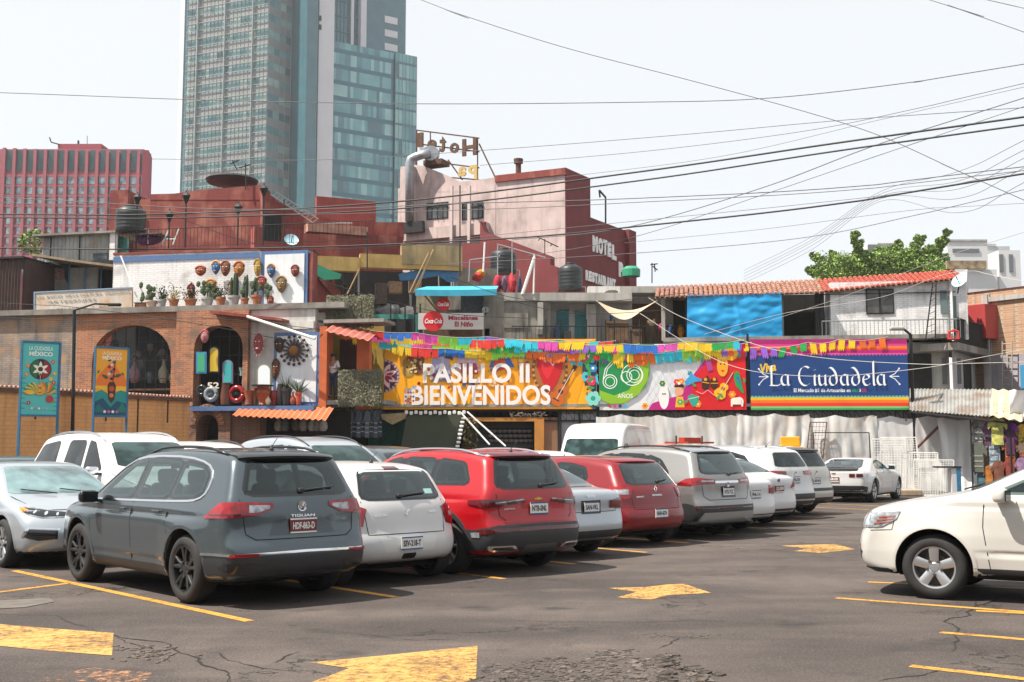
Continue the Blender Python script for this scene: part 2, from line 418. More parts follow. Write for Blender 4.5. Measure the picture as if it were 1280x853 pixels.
 # maps: 2D drawing -> rays onto the body
 def map_side(s,sgn): return lambda P: (np.stack([P[:,0],np.full(len(P),sgn*(s.W/2+0.2)),P[:,1]],-1),np.tile([0,-sgn,0],(len(P),1)))
 def map_rear(s,dz=0.0): return lambda P: (np.stack([np.full(len(P),-0.3),P[:,0],P[:,1]+dz*0.3],-1),np.tile([1,0,-dz],(len(P),1)))
 def map_front(s): return lambda P: (np.stack([np.full(len(P),s.L+0.3),P[:,0],P[:,1]],-1),np.tile([-1,0,0],(len(P),1)))
 def map_top(s): return lambda P: (np.stack([P[:,0],P[:,1],np.full(len(P),s.H+0.3)],-1),np.tile([0,0,-1],(len(P),1)))
 def map_wrap(s,xc,yc=0.0,fx=-1):
  """angle in degrees round an upright axis: 0 = straight out of the rear (fx=-1) or the front (fx=1), + towards the left"""
  def m(P):
   a=np.radians(P[:,0]);dx,dy=fx*np.cos(a),np.sin(a);O=np.stack([xc+dx*3,yc+dy*3,P[:,1]],-1)
   return O,np.stack([-dx,-dy,np.zeros(len(P))],-1)
  return m
 def patch(s,poly,mp,off=0.004,step=0.06,su=1.0,skirt=0.015,mb=None):
  """a shaped panel lying on the body; su scales the first drawing axis to metres (for angles)"""
  pts=[]
  n=len(poly)
  for i in range(n):
   a,b=poly[i],poly[(i+1) % n];L=math.hypot((b[0]-a[0])*su,b[1]-a[1]);k=max(1,int(L/step))
   for j in range(k): pts.append((a[0]+(b[0]-a[0])*j/k,a[1]+(b[1]-a[1])*j/k))
  nb=len(pts);X=np.array(poly);x0,y0=X.min(0);x1,y1=X.max(0)
  gx=np.arange(x0+step/su/2,x1,step/su);gy=np.arange(y0+step/2,y1,step)
  if len(gx) and len(gy):
   A,B=np.meshgrid(gx,gy,indexing='ij');d=sdf_poly([(p[0]*su,p[1]) for p in poly],A*su,B);k=d < -step*0.35
   pts += list(zip(A[k].tolist(),B[k].tolist()))
  vv=[Vector((p[0]*su,p[1])) for p in pts]
  ov,_,of,_,_,_=delaunay_2d_cdt(vv,[(i,(i+1) % nb) for i in range(nb)],[],1,1e-6)
  P2=np.array([(v.x/su,v.y) for v in ov]);P=s.march(*mp(P2));Nn=s.normals(P)
  T=P+Nn*off;F=[]
  for f in of:
   a,b,c=T[f[0]],T[f[1]],T[f[2]];nn=np.cross(b-a,c-a);F.append(list(f) if nn.dot(Nn[f[0]]) > 0 else list(f)[::-1])
  cnt={}
  for f in F:
   for a,b in zip(f,f[1:]+f[:1]): cnt[(a,b)]=cnt.get((a,b),0)+1
  V=[tuple(v) for v in T];NN=[tuple(v) for v in Nn];m2={}
  if skirt:
   for (a,b) in list(cnt):
    if (b,a) in cnt: continue
    for q in (a,b):
     if q not in m2: m2[q]=len(V);V.append(tuple(P[q]-Nn[q]*skirt));NN.append(tuple(Nn[q]))
    F.append([b,a,m2[a],m2[b]])
  mb=mb or MB()
  if mb.nrm is None: mb.nrm=[]
  mb.add(V,F);mb.nrm += NN;return mb
 def ribbon(s,line,w_,mp,off=0.005,step=0.08,su=1.0,closed=False,mb=None,raise_=None):
  pts=[]
  n=len(line)
  for i in range(n if closed else n-1):
   a,b=line[i],line[(i+1) % n];k=max(1,int(math.hypot((b[0]-a[0])*su,b[1]-a[1])/step))
   for j in range(k): pts.append((a[0]+(b[0]-a[0])*j/k,a[1]+(b[1]-a[1])*j/k))
  if not closed: pts.append(line[-1])
  P=np.array(pts,float);m=len(P);nx_=np.roll(P,-1,0);pv=np.roll(P,1,0)
  if not closed: nx_[-1]=P[-1];pv[0]=P[0]
  d=nx_-pv;d[:,0] *= su;d /= np.linalg.norm(d,axis=-1,keepdims=True)+1e-9;nn=np.stack([-d[:,1]/su,d[:,0]],-1)
  A=P+nn*w_/2;B=P-nn*w_/2;PA,PB=s.march(*mp(A)),s.march(*mp(B));NA,NB=s.normals(PA),s.normals(PB)
  V=list(map(tuple,PA+NA*off))+list(map(tuple,PB+NB*off))+list(map(tuple,PA-NA*0.01))+list(map(tuple,PB-NB*0.01));F=[]
  for i in range(m if closed else m-1):
   j=(i+1) % m;F += [[i,j,m+j,m+i],[2*m+i,2*m+j,j,i],[m+i,m+j,3*m+j,3*m+i]]
  # face the first strip outwards
  a,b,c=np.array(V[0]),np.array(V[1 % m]),np.array(V[m])
  if np.cross(b-a,c-a).dot(NA[0]) < 0: F=[f[::-1] for f in F]
  mb=mb or MB()
  if mb.nrm is None: mb.nrm=[]
  mb.add(V,F);mb.nrm += list(map(tuple,NA))+list(map(tuple,NB))+list(map(tuple,NA))+list(map(tuple,NB));return mb
# ------------------------------------------------------------ wheels
def wheel_parts(rad,width,style,parent,c,side,detail=True):
 """wheel about the car's lateral axis; side=+1 left. c = hub centre at the outer face"""
 sg=side;y0=c[1];rr=rad*{'steel': 0.60,'five': 0.645}.get(style,0.68)
 n=40 if detail else 20
 t=MB();prof=[(rr,0.0),(rr+0.015,0.012),(rad*0.80,0.016),(rad*0.90,0.006),(rad*0.965,-0.012),(rad,-0.035),(rad,-width+0.035),(rad*0.96,-width+0.01),(rr+0.02,-width)]
 t.lathe([(a,b*sg) for a,b in prof],(c[0],y0,c[2]),n,'y',cap=False)
 if detail:
  for k in range(n*2):
   a=2*math.pi*k/(n*2);ca,sa=math.cos(a),math.sin(a);tx,tz=-sa,ca
   for (ya,yb) in ((-0.045,-0.09),(-0.10,-0.145),(-0.155,-0.195)):
    o=Vector((c[0]+ca*(rad-0.001),y0+sg*ya,c[2]+sa*(rad-0.001)));hw_=rad*math.pi/(n*2)*0.72
    vs=[]
    for rz_ in (0,0.005):
     for (tt,yy) in ((-hw_,0),(hw_,0),(hw_,yb-ya),(-hw_,yb-ya)): vs.append((o.x+tx*tt+ca*rz_,o.y+sg*yy,o.z+tz*tt+sa*rz_))
    t.add(vs,[[4,5,6,7],[0,1,5,4],[2,3,7,6],[1,2,6,5],[3,0,4,7]])
 h=MB();h.lathe([(0.001,-0.10*sg),(rr*0.62,-0.10*sg),(rr*0.62,-0.085*sg),(0.07,-0.085*sg),(0.06,-0.03*sg),(0.001,-0.03*sg)],(c[0],y0,c[2]),24,'y',cap=False)
 h.lathe([(rr*0.62,-0.14*sg),(rr-0.004,-0.14*sg),(rr-0.004,-0.145*sg),(0.001,-0.145*sg)],(c[0],y0,c[2]),24,'y',cap=False)
 r_=MB();r_.lathe([(rr-0.005,-width*0.8*sg),(rr*0.93,-0.05*sg),(rr*0.93,-0.012*sg),(rr*0.95,0.0),(rr+0.006,0.004*sg),(rr+0.008,-0.01*sg),(rr,-0.03*sg)],(c[0],y0,c[2]),n,'y',cap=False)
 def spoke(a,w0,w1,d0=-0.030,d1=-0.008,r0=0.035,tw=0.0):
  ca,sa=math.cos(a),math.sin(a);vs=[]
  for (rad_,ww,dd,aa) in ((r0,w0,d0,0),(rr*0.55,(w0+w1)/2,(d0+d1)/2+0.006,tw/2),(rr*0.945,w1,d1,tw)):
   c2,s2=math.cos(a+aa),math.sin(a+aa)
   for (tt,yy) in ((-ww,0),(-ww*0.55,0.008),(ww*0.55,0.008),(ww,0),(ww,-0.03),(-ww,-0.03)):
    vs.append((c[0]+c2*rad_-s2*tt,y0+sg*(dd+yy),c[2]+s2*rad_+c2*tt))
  fs=[]
  for q in range(2):
   for k in range(6): fs.append([q*6+k,q*6+(k+1) % 6,q*6+6+(k+1) % 6,q*6+6+k])
  r_.add(vs,fs)
 if style in ('twin','tiguan'):
  for k in range(5):
   a=2*math.pi*k/5+0.3
   spoke(a-0.12,0.022,0.02,tw=-0.10);spoke(a+0.12,0.022,0.02,tw=0.10)
 elif style == 'five':
  for k in range(5): spoke(2*math.pi*k/5+math.pi/2,0.042,0.055)
 elif style == 'steel':
  for k in range(10): spoke(2*math.pi*k/10,0.018,0.020)
 elif style == 'mesh':
  for k in range(10): spoke(2*math.pi*k/10,0.012,0.016,tw=0.22 if k % 2 else -0.22)
 else:
  for k in range(7): spoke(2*math.pi*k/7,0.02,0.028)
 r_.lathe([(0.001,-0.012*sg),(0.045,-0.014*sg),(0.058,-0.024*sg),(0.062,-0.05*sg)],(c[0],y0,c[2]),20,'y',cap=False)
 for k in range(5):
  a=2*math.pi*k/5+math.pi/2+math.pi/5;h.lathe([(0.001,-0.0*sg),(0.016,-0.002*sg),(0.016,-0.04*sg)],(c[0]+0.078*math.cos(a),y0,c[2]+0.078*math.sin(a)),8,'y')
 hub=h.build('wheel',STEELD if style != 'steel' else VOID,parent,40,recalc=True)
 t.build('tyre',RUBBER,hub,35,recalc=True)
 r_.build('rim',ALLOYD if style in ('tiguan','mesh') else ALLOY,hub,35,recalc=True)
 return hub
REDB_=None
def npart(name,mb,m,root,label=None,parent=None):
 o=mb.build(name,m,parent or root,True,None,False,mb.nrm)
 if label: o['label']=label
 return o
def mirror(poly): return [(-a,b) for a,b in poly[::-1]]
def make_car(name,sp,label,cat,wheel_px=None,which='RL',heading=43.0,group=None,wheel_at=None):
 """builds one vehicle in its own frame (x forward from the rear bumper), then sets it down with the named tyre on its spot"""
 S=Shell(sp);L,W,H=S.L,S.W,S.H;hw=W/2;h=sp.get('res',0.034)
 root=thing(name,label,cat,group=group)
 P,F=S.mesh(h);PM=P
 me=bpy.data.meshes.new('body');me.from_pydata(P.tolist(),[],F.tolist());me.materials.append(sp['paint']);me.materials.append(VOID)
 cen=P[F].mean(1);inwell=np.zeros(len(F),bool)
 for xc in sp['wx']:
  d=np.sqrt((cen[:,0]-xc)**2+(cen[:,2]-sp['rw']-0.01)**2);inwell |= (d < sp['ra']+0.012) & (np.abs(cen[:,1]) < hw-0.02) & (S.f(cen) < -0.012)
 inwell |= cen[:,2] < min(p[1] for p in sp['outline'])+0.055
 see=sp.get('detail',True) and not sp.get('opaque')
 holes=[]
 if see:
  kill=np.zeros(len(F),bool)
  def within(poly,A,B): return sdf_poly(chaikin(poly,2,True,.10),A,B) < -0.004
  for q in sp['wins']: kill |= within(q,cen[:,0],cen[:,2]) & (np.abs(cen[:,1]) > hw*.45) & (np.abs(S.f(cen)) < .012)
  kill |= within(sp['rearwin'],cen[:,1],cen[:,2]) & (cen[:,0] < L*.42)
  if not sp.get('screen'): kill |= within(sp['windshield'],cen[:,1],cen[:,2]) & (cen[:,0] > L*.45)
  kill &= ~inwell
  F=F[~kill];inwell=inwell[~kill];me=bpy.data.meshes.new('body');me.from_pydata(P.tolist(),[],F.tolist());me.materials.append(sp['paint']);me.materials.append(VOID)
 me.polygons.foreach_set('material_index',inwell.astype(int));me.polygons.foreach_set('use_smooth',[True]*len(F));me.update()
 nn=S.normals(P);gw=S.grad(P,0.02,True);gw /= np.linalg.norm(gw,axis=-1,keepdims=True)+1e-9
 iw=np.abs(S.f(P)) > 0.02;nn[iw]=gw[iw]
 me.normals_split_custom_set_from_vertices(nn.tolist())
 body=bpy.data.objects.new('body',me);col.objects.link(body);body.parent=root
 det=sp.get('detail',True)
 sides=(1,-1)
 def Pm(nm,poly,mp,m,off=0.004,su=1.0,lab=None,step=0.06,parent=None,skirt=0.015):
  return npart(nm,S.patch(poly,mp,off,step,su,skirt),m,root,lab,parent)
 def Rb(nm,line,w_,mp,m,off=0.004,su=1.0,closed=False,parent=None):
  return npart(nm,S.ribbon(line,w_,mp,off,0.08,su,closed),m,root,None,parent)
 # arches
 ra=sp['ra'];clad=sp.get('clad')
 for sg in sides:
  for xc in sp['wx']:
   zc=sp['rw']+0.01;zb=min(p[1] for p in sp['outline'])+0.04;a0=math.asin(max(-1,(zb-zc)/ra));a0=math.degrees(a0)
   w_=sp.get('archw',0.03);line=[(xc+(ra+w_/2-0.012)*math.cos(R(a)),zc+(ra+w_/2-0.012)*math.sin(R(a))) for a in np.linspace(a0,180-a0,26)]
   npart('arch_trim',S.ribbon(line,w_,S.map_side(sg),0.012 if clad else 0.005,0.3),BLACKPL if clad else sp['paint'],root)
 for nm,z_ in (('side_sill',sp.get('sill')),):
  if z_:
   a,b=sp['wx'][0]+ra-0.01,sp['wx'][1]-ra+0.01;zb=min(p[1] for p in sp['outline'])+0.02
   for sg in sides: npart(nm,S.patch([(a,zb),(b,zb),(b,z_),(a,z_)],S.map_side(sg),0.006,0.1),BLACKPL,root)
 if 'rear_clad' in sp:
  aw=math.degrees(math.atan2(hw,1.0))
  Pm('rear_bumper',[(a,b) for a,b in sp['rear_clad']],S.map_wrap(1.0),BLACKPL,0.008,0.02,step=0.07)
 if 'front_clad' in sp: Pm('front_bumper',sp['front_clad'],S.map_wrap(L-1.0,fx=1),BLACKPL,0.008,0.02,step=0.07)
 # glazing
 if see:
  for sg in sides:
   for q in sp['wins']: Rb('window_frame',chaikin(q,2,True,.10),.055,S.map_side(sg),sp.get('dlo_mat',GLOSSBLK) if sp.get('dlo_mat') is not REDB_ else GLOSSBLK,0.004,closed=True)
   for a,b in zip(sp['wins'],sp['wins'][1:]):
    Pm('pillar_trim',[a[-2] if len(a) > 3 else a[1],a[-1],b[0],b[1]],S.map_side(sg),GLOSSBLK,0.0035)
  Rb('window_frame',chaikin(sp['rearwin'],2,True,.08),.055,S.map_rear(),GLOSSBLK,0.003,closed=True)
  if not sp.get('screen'): Rb('window_frame',chaikin(sp['windshield'],2,True,.06),.055,S.map_front(),GLOSSBLK,0.003,closed=True)
  zb,zr=S.belt-.10,min(q[1] for q in sp['outline'])+.08;xr,xf=sp['wx'][0]+.10,sp['wx'][1]-.55;up=sp.get('uphol',UPHOL)
  mb=MB();mb.rbox(((.32+xf+.35)/2,0,(zr+zb)/2),(xf+.35-.32,W*.80,zb-zr),.05,2);mb.build('interior',VOID,root)
  mb=MB();mb.rbox((xf+.30,0,zb+.03),(.50,W*.74,.16),.06,2);db=mb.build('dashboard',UPHOL,root)
  mb=MB();mb.tube([(xf-.02,W*.19+.18*math.cos(R(a)),zb+.10+.18*math.sin(R(a))) for a in range(0,361,30)],.014,6);mb.build('steering_wheel',UPHOL,root,True)
  xs1,xs2=xf-.72,max(sp['wx'][0]+.22,xf-1.62);ht=min(S.H-.30,zb+.42)
  for xs,ys in ((xs1,(-.20*W,.20*W)),(xs2,(-.24*W,0,.24*W))):
   for y in ys:
    mb=MB();mb.rbox((xs,y,(zb-.2+ht-.10)/2),(.16,.27*W if len(ys) == 2 else .23*W,ht-.10-zb+.2),.06,3,taper=.8);st=mb.build('seat',up,root,40)
    mb=MB();mb.rbox((xs-.02,y,ht-.02),(.10,.25,.17),.045,3);mb.bar((xs,y-.05,ht-.2),(xs-.02,y-.05,ht-.05),.008);mb.bar((xs,y+.05,ht-.2),(xs-.02,y+.05,ht-.05),.008);mb.build('headrest',up,st,40)
  mb=MB();p=S.march([[L+.3,0,sp['windshield'][1][1]-.06]],[[-1,0,0]])[0];mb.rbox((p[0]-.10,0,p[2]),(.03,.24,.07),.012,2);mb.build('rear_view_mirror',UPHOL,root)
 elif 'dlo' in sp:
  for sg in sides: Pm('window_surround',sp['dlo'],S.map_side(sg),sp.get('dlo_mat',GLOSSBLK),0.003)
 gl=sp.get('glass',glass())
 if see: gl=sp.get('sglass',CG_SIDE);sp['rglass']=sp.get('bglass',CG_REAR);sp['wglass']=sp['wglass'] if sp.get('screen') else CG_FRONT
 for sg in sides:
  for wpoly in sp['wins']: Pm('side_window',chaikin(wpoly,2,True,0.10),S.map_side(sg),gl,0.007)
  if 'chrome_line' in sp: Rb('window_trim',sp['chrome_line'],0.02,S.map_side(sg),CHROME,0.010)
 if 'rearwin' in sp:
  Pm('rear_window',chaikin(sp['rearwin'],2,True,0.08),S.map_rear(),sp.get('rglass',gl),0.005)
 if 'windshield' in sp:
  ws=Pm('windshield',chaikin(sp['windshield'],2,True,0.06),S.map_front(),sp.get('wglass',gl),0.005)
 # seams
 if det and 'seams' in sp:
  for sg in sides:
   for ln in sp['seams']: npart('panel_gap',S.ribbon(ln,0.009,S.map_side(sg),0.0015,0.08),VOID,root)
  for ln in sp.get('rseams',[]): npart('panel_gap',S.ribbon(ln,0.010,S.map_rear(),0.0015,0.08),VOID,root)
  for ln in sp.get('fseams',[]): npart('panel_gap',S.ribbon(ln,0.010,S.map_front(),0.0015,0.08),VOID,root)
 # free panels: (name, kind, shape, material, offset[, label])
 for q in sp.get('panels',[]):
  nm,kind,poly,m,off=q[:5];lab=q[5] if len(q) > 5 else None
  if kind == 'side':
   for sg in sides: Pm(nm,poly,S.map_side(sg),m,off,1.0,lab)
  elif kind == 'rear': Pm(nm,poly,S.map_rear(),m,off,1.0,lab)
  elif kind == 'rear2':
   for pl in (poly,mirror(poly)): Pm(nm,pl,S.map_rear(),m,off,1.0,lab)
  elif kind == 'front': Pm(nm,poly,S.map_front(),m,off,1.0,lab)
  elif kind == 'front2':
   for pl in (poly,mirror(poly)): Pm(nm,pl,S.map_front(),m,off,1.0,lab)
  elif kind == 'wrapr2':
   for pl in (poly,mirror(poly)): Pm(nm,pl,S.map_wrap(1.0),m,off,0.02,lab)
  elif kind == 'wrapr': Pm(nm,poly,S.map_wrap(1.0),m,off,0.02,lab)
  elif kind == 'wrapf2':
   for pl in (poly,mirror(poly)): Pm(nm,pl,S.map_wrap(L-1.0,fx=1),m,off,0.02,lab)
  elif kind == 'wrapf': Pm(nm,poly,S.map_wrap(L-1.0,fx=1),m,off,0.02,lab)
  elif kind == 'top': Pm(nm,poly,S.map_top(),m,off,1.0,lab)
  elif kind == 'rrib': Rb(nm,poly,q[6],S.map_wrap(1.0),m,off,0.02)
  elif kind == 'srib':
   for sg in sides: Rb(nm,poly,q[6],S.map_side(sg),m,off)
 # plate
 if 'plate' in sp:
  z_,txt,y_,m=sp['plate'];P0=S.march([[-0.3,y_,z_]],[[1,0,0]])[0]
  mb=MB();x_=P0[0]-0.02;mb.rbox((x_,y_,z_),(0.012,0.33,0.155),0.004,1)
  pl=mb.build('licence_plate',m,root)
  for (a,b,c_,d) in ((-0.165,-0.078,0.165,-0.062),(-0.165,0.062,0.165,0.078)): MB().box(x_-0.0075,y_+a,z_+b,x_-0.0055,y_+c_,z_+d).build('plate_border',PLATEW if m is PLATEM else ink('2a5a8a'),pl)
  t=text_mb(txt,0.1,(x_-0.0075,y_,z_),(0,-1,0),(0,0,1),bold=0.003,depth=0.001,fit=(0.27,0.075))
  t.build('plate_lettering',PLATEW if m is PLATEM else INKDK,pl)
 # handles
 mb=MB()
 for sg in sides:
  for hx,hz in sp.get('handles',[]):
   p=S.march([[hx,sg*(hw+0.2),hz]],[[0,-sg,0]])[0]
   hb=MB();hb.rbox((hx,p[1]+sg*0.022,hz),(0.20,0.018,0.028),0.008,2);hb.bar((hx-0.08,p[1],hz),(hx-0.08,p[1]+sg*0.022,hz),0.009);hb.bar((hx+0.08,p[1],hz),(hx+0.08,p[1]+sg*0.022,hz),0.009)
   hb.build('door_handle',sp.get('handle_mat',sp['paint']),root,40)
 # mirrors
 if 'mirror' in sp:
  mx_,mz_=sp['mirror']
  for sg in sides:
   p=S.march([[mx_,sg*(hw+0.25),mz_]],[[0,-sg,0]])[0];m1=MB()
   m1.rbox((mx_+0.01,p[1]+sg*0.15,mz_+0.05),(0.14,0.22,0.15),0.05,3,Matrix.Rotation(R(-8*sg),4,'Z'))
   mo=m1.build('wing_mirror',sp.get('mirror_mat',sp['paint']),root,45)
   m2=MB();m2.rbox((mx_+0.02,p[1]+sg*0.04,mz_),(0.12,0.14,0.035),0.012,2);m2.build('mirror_arm',BLACKPL,mo,45)
   m3=MB();m3.rbox((mx_-0.063,p[1]+sg*0.15,mz_+0.05),(0.01,0.18,0.12),0.004,1,Matrix.Rotation(R(-8*sg),4,'Z'));m3.build('mirror_glass',glass(),mo)
 # roof rails
 if 'rails' in sp:
  xa,xb,ry,rm=sp['rails']
  for sg in sides:
   pts=[]
   for x in np.linspace(xa,xb,11):
    p=S.march([[x,sg*ry,H+0.4]],[[0,0,-1]])[0];e=min(1,4.5*min((x-xa)/(xb-xa),(xb-x)/(xb-xa)))
    pts.append((x,sg*ry,p[2]+0.036*e))
   mb=MB();mb.tube(pts,0.016,8);mb.build('roof_rail',rm,root,True)
 if 'spoiler' in sp:
  zt,dep,wid,m=sp['spoiler'];mb=MB()
  def sf(u,v):
   y=(u-0.5)*wid;x=np.interp(abs(y),[0,wid/2],[0,0.06])
   return y
  xs_=np.linspace(-wid/2,wid/2,15);V=[];Fc=[]
  for y in xs_:
   p=S.march([[-0.3,y,zt]],[[1,0,0]])[0];pt=S.march([[p[0]+0.30,y,H+0.3]],[[0,0,-1]])[0]
   x0=p[0]-dep;V += [(pt[0],y,pt[2]+0.004),(x0+0.03,y,pt[2]-0.03),(x0,y,pt[2]-0.055),(x0+0.02,y,pt[2]-0.075),(p[0]+0.04,y,pt[2]-0.10)]
  for i in range(14):
   for k in range(4): Fc.append([i*5+k,i*5+k+1,i*5+5+k+1,i*5+5+k])
  Fc += [[0,1,2,3,4],[14*5+k for k in (4,3,2,1,0)]]
  mb.add(V,Fc);mb.build('spoiler',m,root,50,recalc=True)
 if 'wiper' in sp:
  yw,zw,ln=sp['wiper'];a=S.march([[-0.3,yw,zw]],[[1,0,0]])[0];b=S.march([[-0.3,yw+ln,zw+0.03]],[[1,0,0]])[0]
  mb=MB();mb.bar(a+np.array((-0.03,0,0)),b+np.array((-0.03,0,0)),0.012,0.009);mb.rbox(a+np.array((-0.02,0,0)),(0.05,0.07,0.05),0.015,2);mb.build('rear_wiper',BLACKPL,root)
 if 'antenna' in sp:
  x=sp['antenna'];p=S.march([[x,0,H+0.3]],[[0,0,-1]])[0];mb=MB()
  mb.lathe([(0.03,0),(0.02,0.03),(0.006,0.05),(0.004,0.07)],(x,0,p[2]-0.004),8);mb.bar((x,0,p[2]+0.04),(x-0.12,0,p[2]+0.14),0.004);mb.build('antenna',BLACKPL,root,True)
 if 'hoodwipers' in sp:
  for yy in (0.42,-0.12):
   a=S.march([[L+0.3,yy,sp['hoodwipers']]],[[-1,0,0]])[0];b=S.march([[L+0.3,yy-0.5*0.9,sp['hoodwipers']+0.06]],[[-1,0,0]])[0]
   mb=MB();o_=np.array((0.02,0,0.02));mb.bar(a+o_,b+o_,0.010,0.008);mb.build('wiper',BLACKPL,root)
 if 'exhaust' in sp:
  for sg in sp.get('exh_sides',(1,)):
   mb=MB();z_,y_=sp['exhaust'];mb.lathe([(0.028,0.30),(0.028,0.0),(0.024,0.0),(0.024,0.2)],(0.02,sg*y_,z_),12,'x');mb.build('exhaust_pipe',CHROME,root,40)
 # underside shadow gap: axle and floor pan
 mb=MB();mb.rbox((L/2,0,min(p[1] for p in sp['outline'])+0.02),(L*0.8,W*0.7,0.08),0.02,1);mb.bar((sp['wx'][0],-hw+0.25,sp['rw']),(sp['wx'][0],hw-0.25,sp['rw']),0.045,n=10)
 mb.build('underbody',VOID,root)
 for (wi,xc) in enumerate(sp['wx']):
  for sg in sides: wheel_parts(sp['rw'],sp.get('tw',0.225),sp.get('wheel','seven'),root,(xc,sg*(hw-0.015),sp['rw']),sg,sp.get('wdetail',False))
 for fn in sp.get('extra',[]): fn(S,root)
 # set down
 lx=sp['wx'][0 if which[0] == 'R' else 1];ly=(hw-0.06 if which[1] == 'L' else -hw+0.10)
 for o in [c for c in bpy.data.objects if c.parent == root]: o.location.x=-L/2
 a=R(90+heading);g=Vector(wheel_at+(0,)) if wheel_at else gp(*wheel_px)
 off=Matrix.Rotation(a,3,'Z') @ Vector((lx-L/2,ly,0))
 root.location=(g.x-off.x,g.y-off.y,0.004);root.rotation_euler=(0,0,a)
 return root
# ------------------------------------------------------------ body shapes of the parked vehicles
SEC_SUV=[(0.0,.88),(0.28,.93),(0.45,.975),(0.66,.99),(0.80,1.0),(0.93,.99),(1.0,.965),(1.10,.93),(1.58,.745),(1.75,.70)]
SEC_LOW=[(0.0,.88),(0.20,.93),(0.40,.98),(0.60,1.0),(0.78,.99),(0.88,.96),(0.96,.91),(1.38,.72),(1.55,.68)]
REF={}
REF['suv']=dict(L=4.70,W=1.84,H=1.67,wx=(0.98,3.77),rw=0.36,ra=0.435,belt=1.02,sec=SEC_SUV,
 outline=[(0.22,.27),(0.05,.33),(0.0,.50),(0.02,.64),(0.06,.70),(0.09,.80),(0.10,1.0),(0.13,1.12),(0.24,1.32),(0.36,1.53),(0.44,1.60),(0.9,1.655),(1.5,1.67),(2.1,1.66),(2.6,1.60),(2.95,1.48),(3.62,1.09),(3.80,1.05),(4.2,1.01),(4.48,.94),(4.60,.84),(4.66,.68),(4.70,.50),(4.66,.32),(4.5,.24),(3.6,.23),(1.4,.23),(0.6,.25)],
 dlo=[(0.66,1.14),(0.98,1.44),(1.35,1.535),(2.2,1.55),(2.66,1.50),(3.40,1.08),(3.38,1.045),(2.3,1.06),(1.1,1.09),(0.72,1.11)],
 wins=[[(0.80,1.14),(1.06,1.40),(1.38,1.49),(1.44,1.11)],[(1.50,1.105),(1.44,1.495),(2.18,1.52),(2.27,1.08)],[(2.37,1.08),(2.29,1.515),(2.62,1.465),(3.26,1.075)]],
 rearwin=[(-.64,1.17),(-.50,1.52),(.50,1.52),(.64,1.17)],windshield=[(-.70,1.13),(-.56,1.50),(.56,1.50),(.70,1.13)],
 seams=[[(2.31,1.05),(2.30,.36)],[(3.36,1.02),(3.40,.80),(3.36,.36)],[(1.42,1.06),(1.42,.85),(1.30,.66)],[(3.60,1.02),(3.9,.98),(4.35,.90)]],
 rseams=[[(-.70,1.12),(-.66,.76),(-.56,.70),(.56,.70),(.66,.76),(.70,1.12)]],
 handles=[(1.66,.95),(2.55,.95)],mirror=(3.22,1.02),sill=0.36)
REF['sedan']=dict(L=4.85,W=1.85,H=1.45,wx=(1.06,3.90),rw=0.335,ra=0.39,belt=0.93,sec=SEC_LOW,
 outline=[(0.25,.25),(0.06,.32),(0.0,.46),(0.03,.60),(0.06,.72),(0.05,.90),(0.10,1.01),(0.30,1.045),(0.62,1.07),(1.0,1.22),(1.4,1.37),(1.9,1.445),(2.4,1.45),(2.85,1.39),(3.2,1.25),(3.72,1.0),(3.9,.955),(4.3,.89),(4.6,.79),(4.75,.68),(4.84,.52),(4.82,.30),(4.65,.20),(3.6,.19),(1.5,.19),(0.6,.22)],
 dlo=[(0.98,1.02),(1.32,1.20),(1.75,1.33),(2.35,1.375),(2.78,1.33),(3.50,.98),(3.50,.95),(2.4,.955),(1.2,.97)],
 wins=[[(1.12,1.02),(1.46,1.20),(1.52,.995)],[(1.56,.99),(1.50,1.235),(1.80,1.32),(2.30,1.35),(2.37,.975)],[(2.47,.975),(2.40,1.35),(2.74,1.31),(3.36,.98)]],
 rearwin=[(-.66,1.09),(-.52,1.37),(.52,1.37),(.66,1.09)],windshield=[(-.74,1.00),(-.56,1.38),(.56,1.38),(.74,1.00)],
 seams=[[(2.42,.94),(2.41,.30)],[(3.42,.92),(3.46,.70),(3.40,.30)],[(1.50,.95),(1.46,.75),(1.34,.55)]],
 rseams=[[(-.66,1.0),(-.60,.70),(.60,.70),(.66,1.0)]],
 handles=[(1.75,.84),(2.68,.83)],mirror=(3.32,.94),sill=None,crown=0.04)
REF['hatch']=dict(L=3.84,W=1.735,H=1.50,wx=(0.60,3.05),rw=0.315,ra=0.375,belt=0.96,sec=[(a*0.93,b) for a,b in SEC_SUV],
 outline=[(0.25,.25),(0.07,.30),(0.0,.42),(0.01,.56),(0.06,.66),(0.08,.80),(0.12,.96),(0.22,1.12),(0.38,1.34),(0.46,1.42),(0.9,1.48),(1.5,1.50),(2.0,1.48),(2.35,1.38),(2.95,1.05),(3.2,.97),(3.5,.88),(3.72,.74),(3.81,.58),(3.84,.42),(3.8,.26),(3.6,.20),(2.8,.19),(0.9,.19)],
 dlo=[(0.72,1.08),(0.86,1.30),(1.25,1.385),(1.85,1.395),(2.16,1.34),(2.78,1.01),(2.76,.97),(1.4,1.0)],
 wins=[[(0.86,1.09),(0.96,1.28),(1.30,1.345),(1.60,1.355),(1.66,1.01)],[(1.76,1.00),(1.70,1.36),(2.08,1.32),(2.64,1.0)]],
 rearwin=[(-.60,1.05),(-.50,1.35),(.50,1.35),(.60,1.05)],windshield=[(-.68,1.02),(-.54,1.36),(.54,1.36),(.68,1.02)],
 seams=[[(1.70,.98),(1.70,.30)],[(2.72,.95),(2.76,.75),(2.70,.30)],[(0.92,1.0),(0.95,.75)]],
 rseams=[[(-.62,1.02),(-.58,.62),(.58,.62),(.62,1.02)]],
 handles=[(1.95,.86)],mirror=(2.60,.96),sill=None)
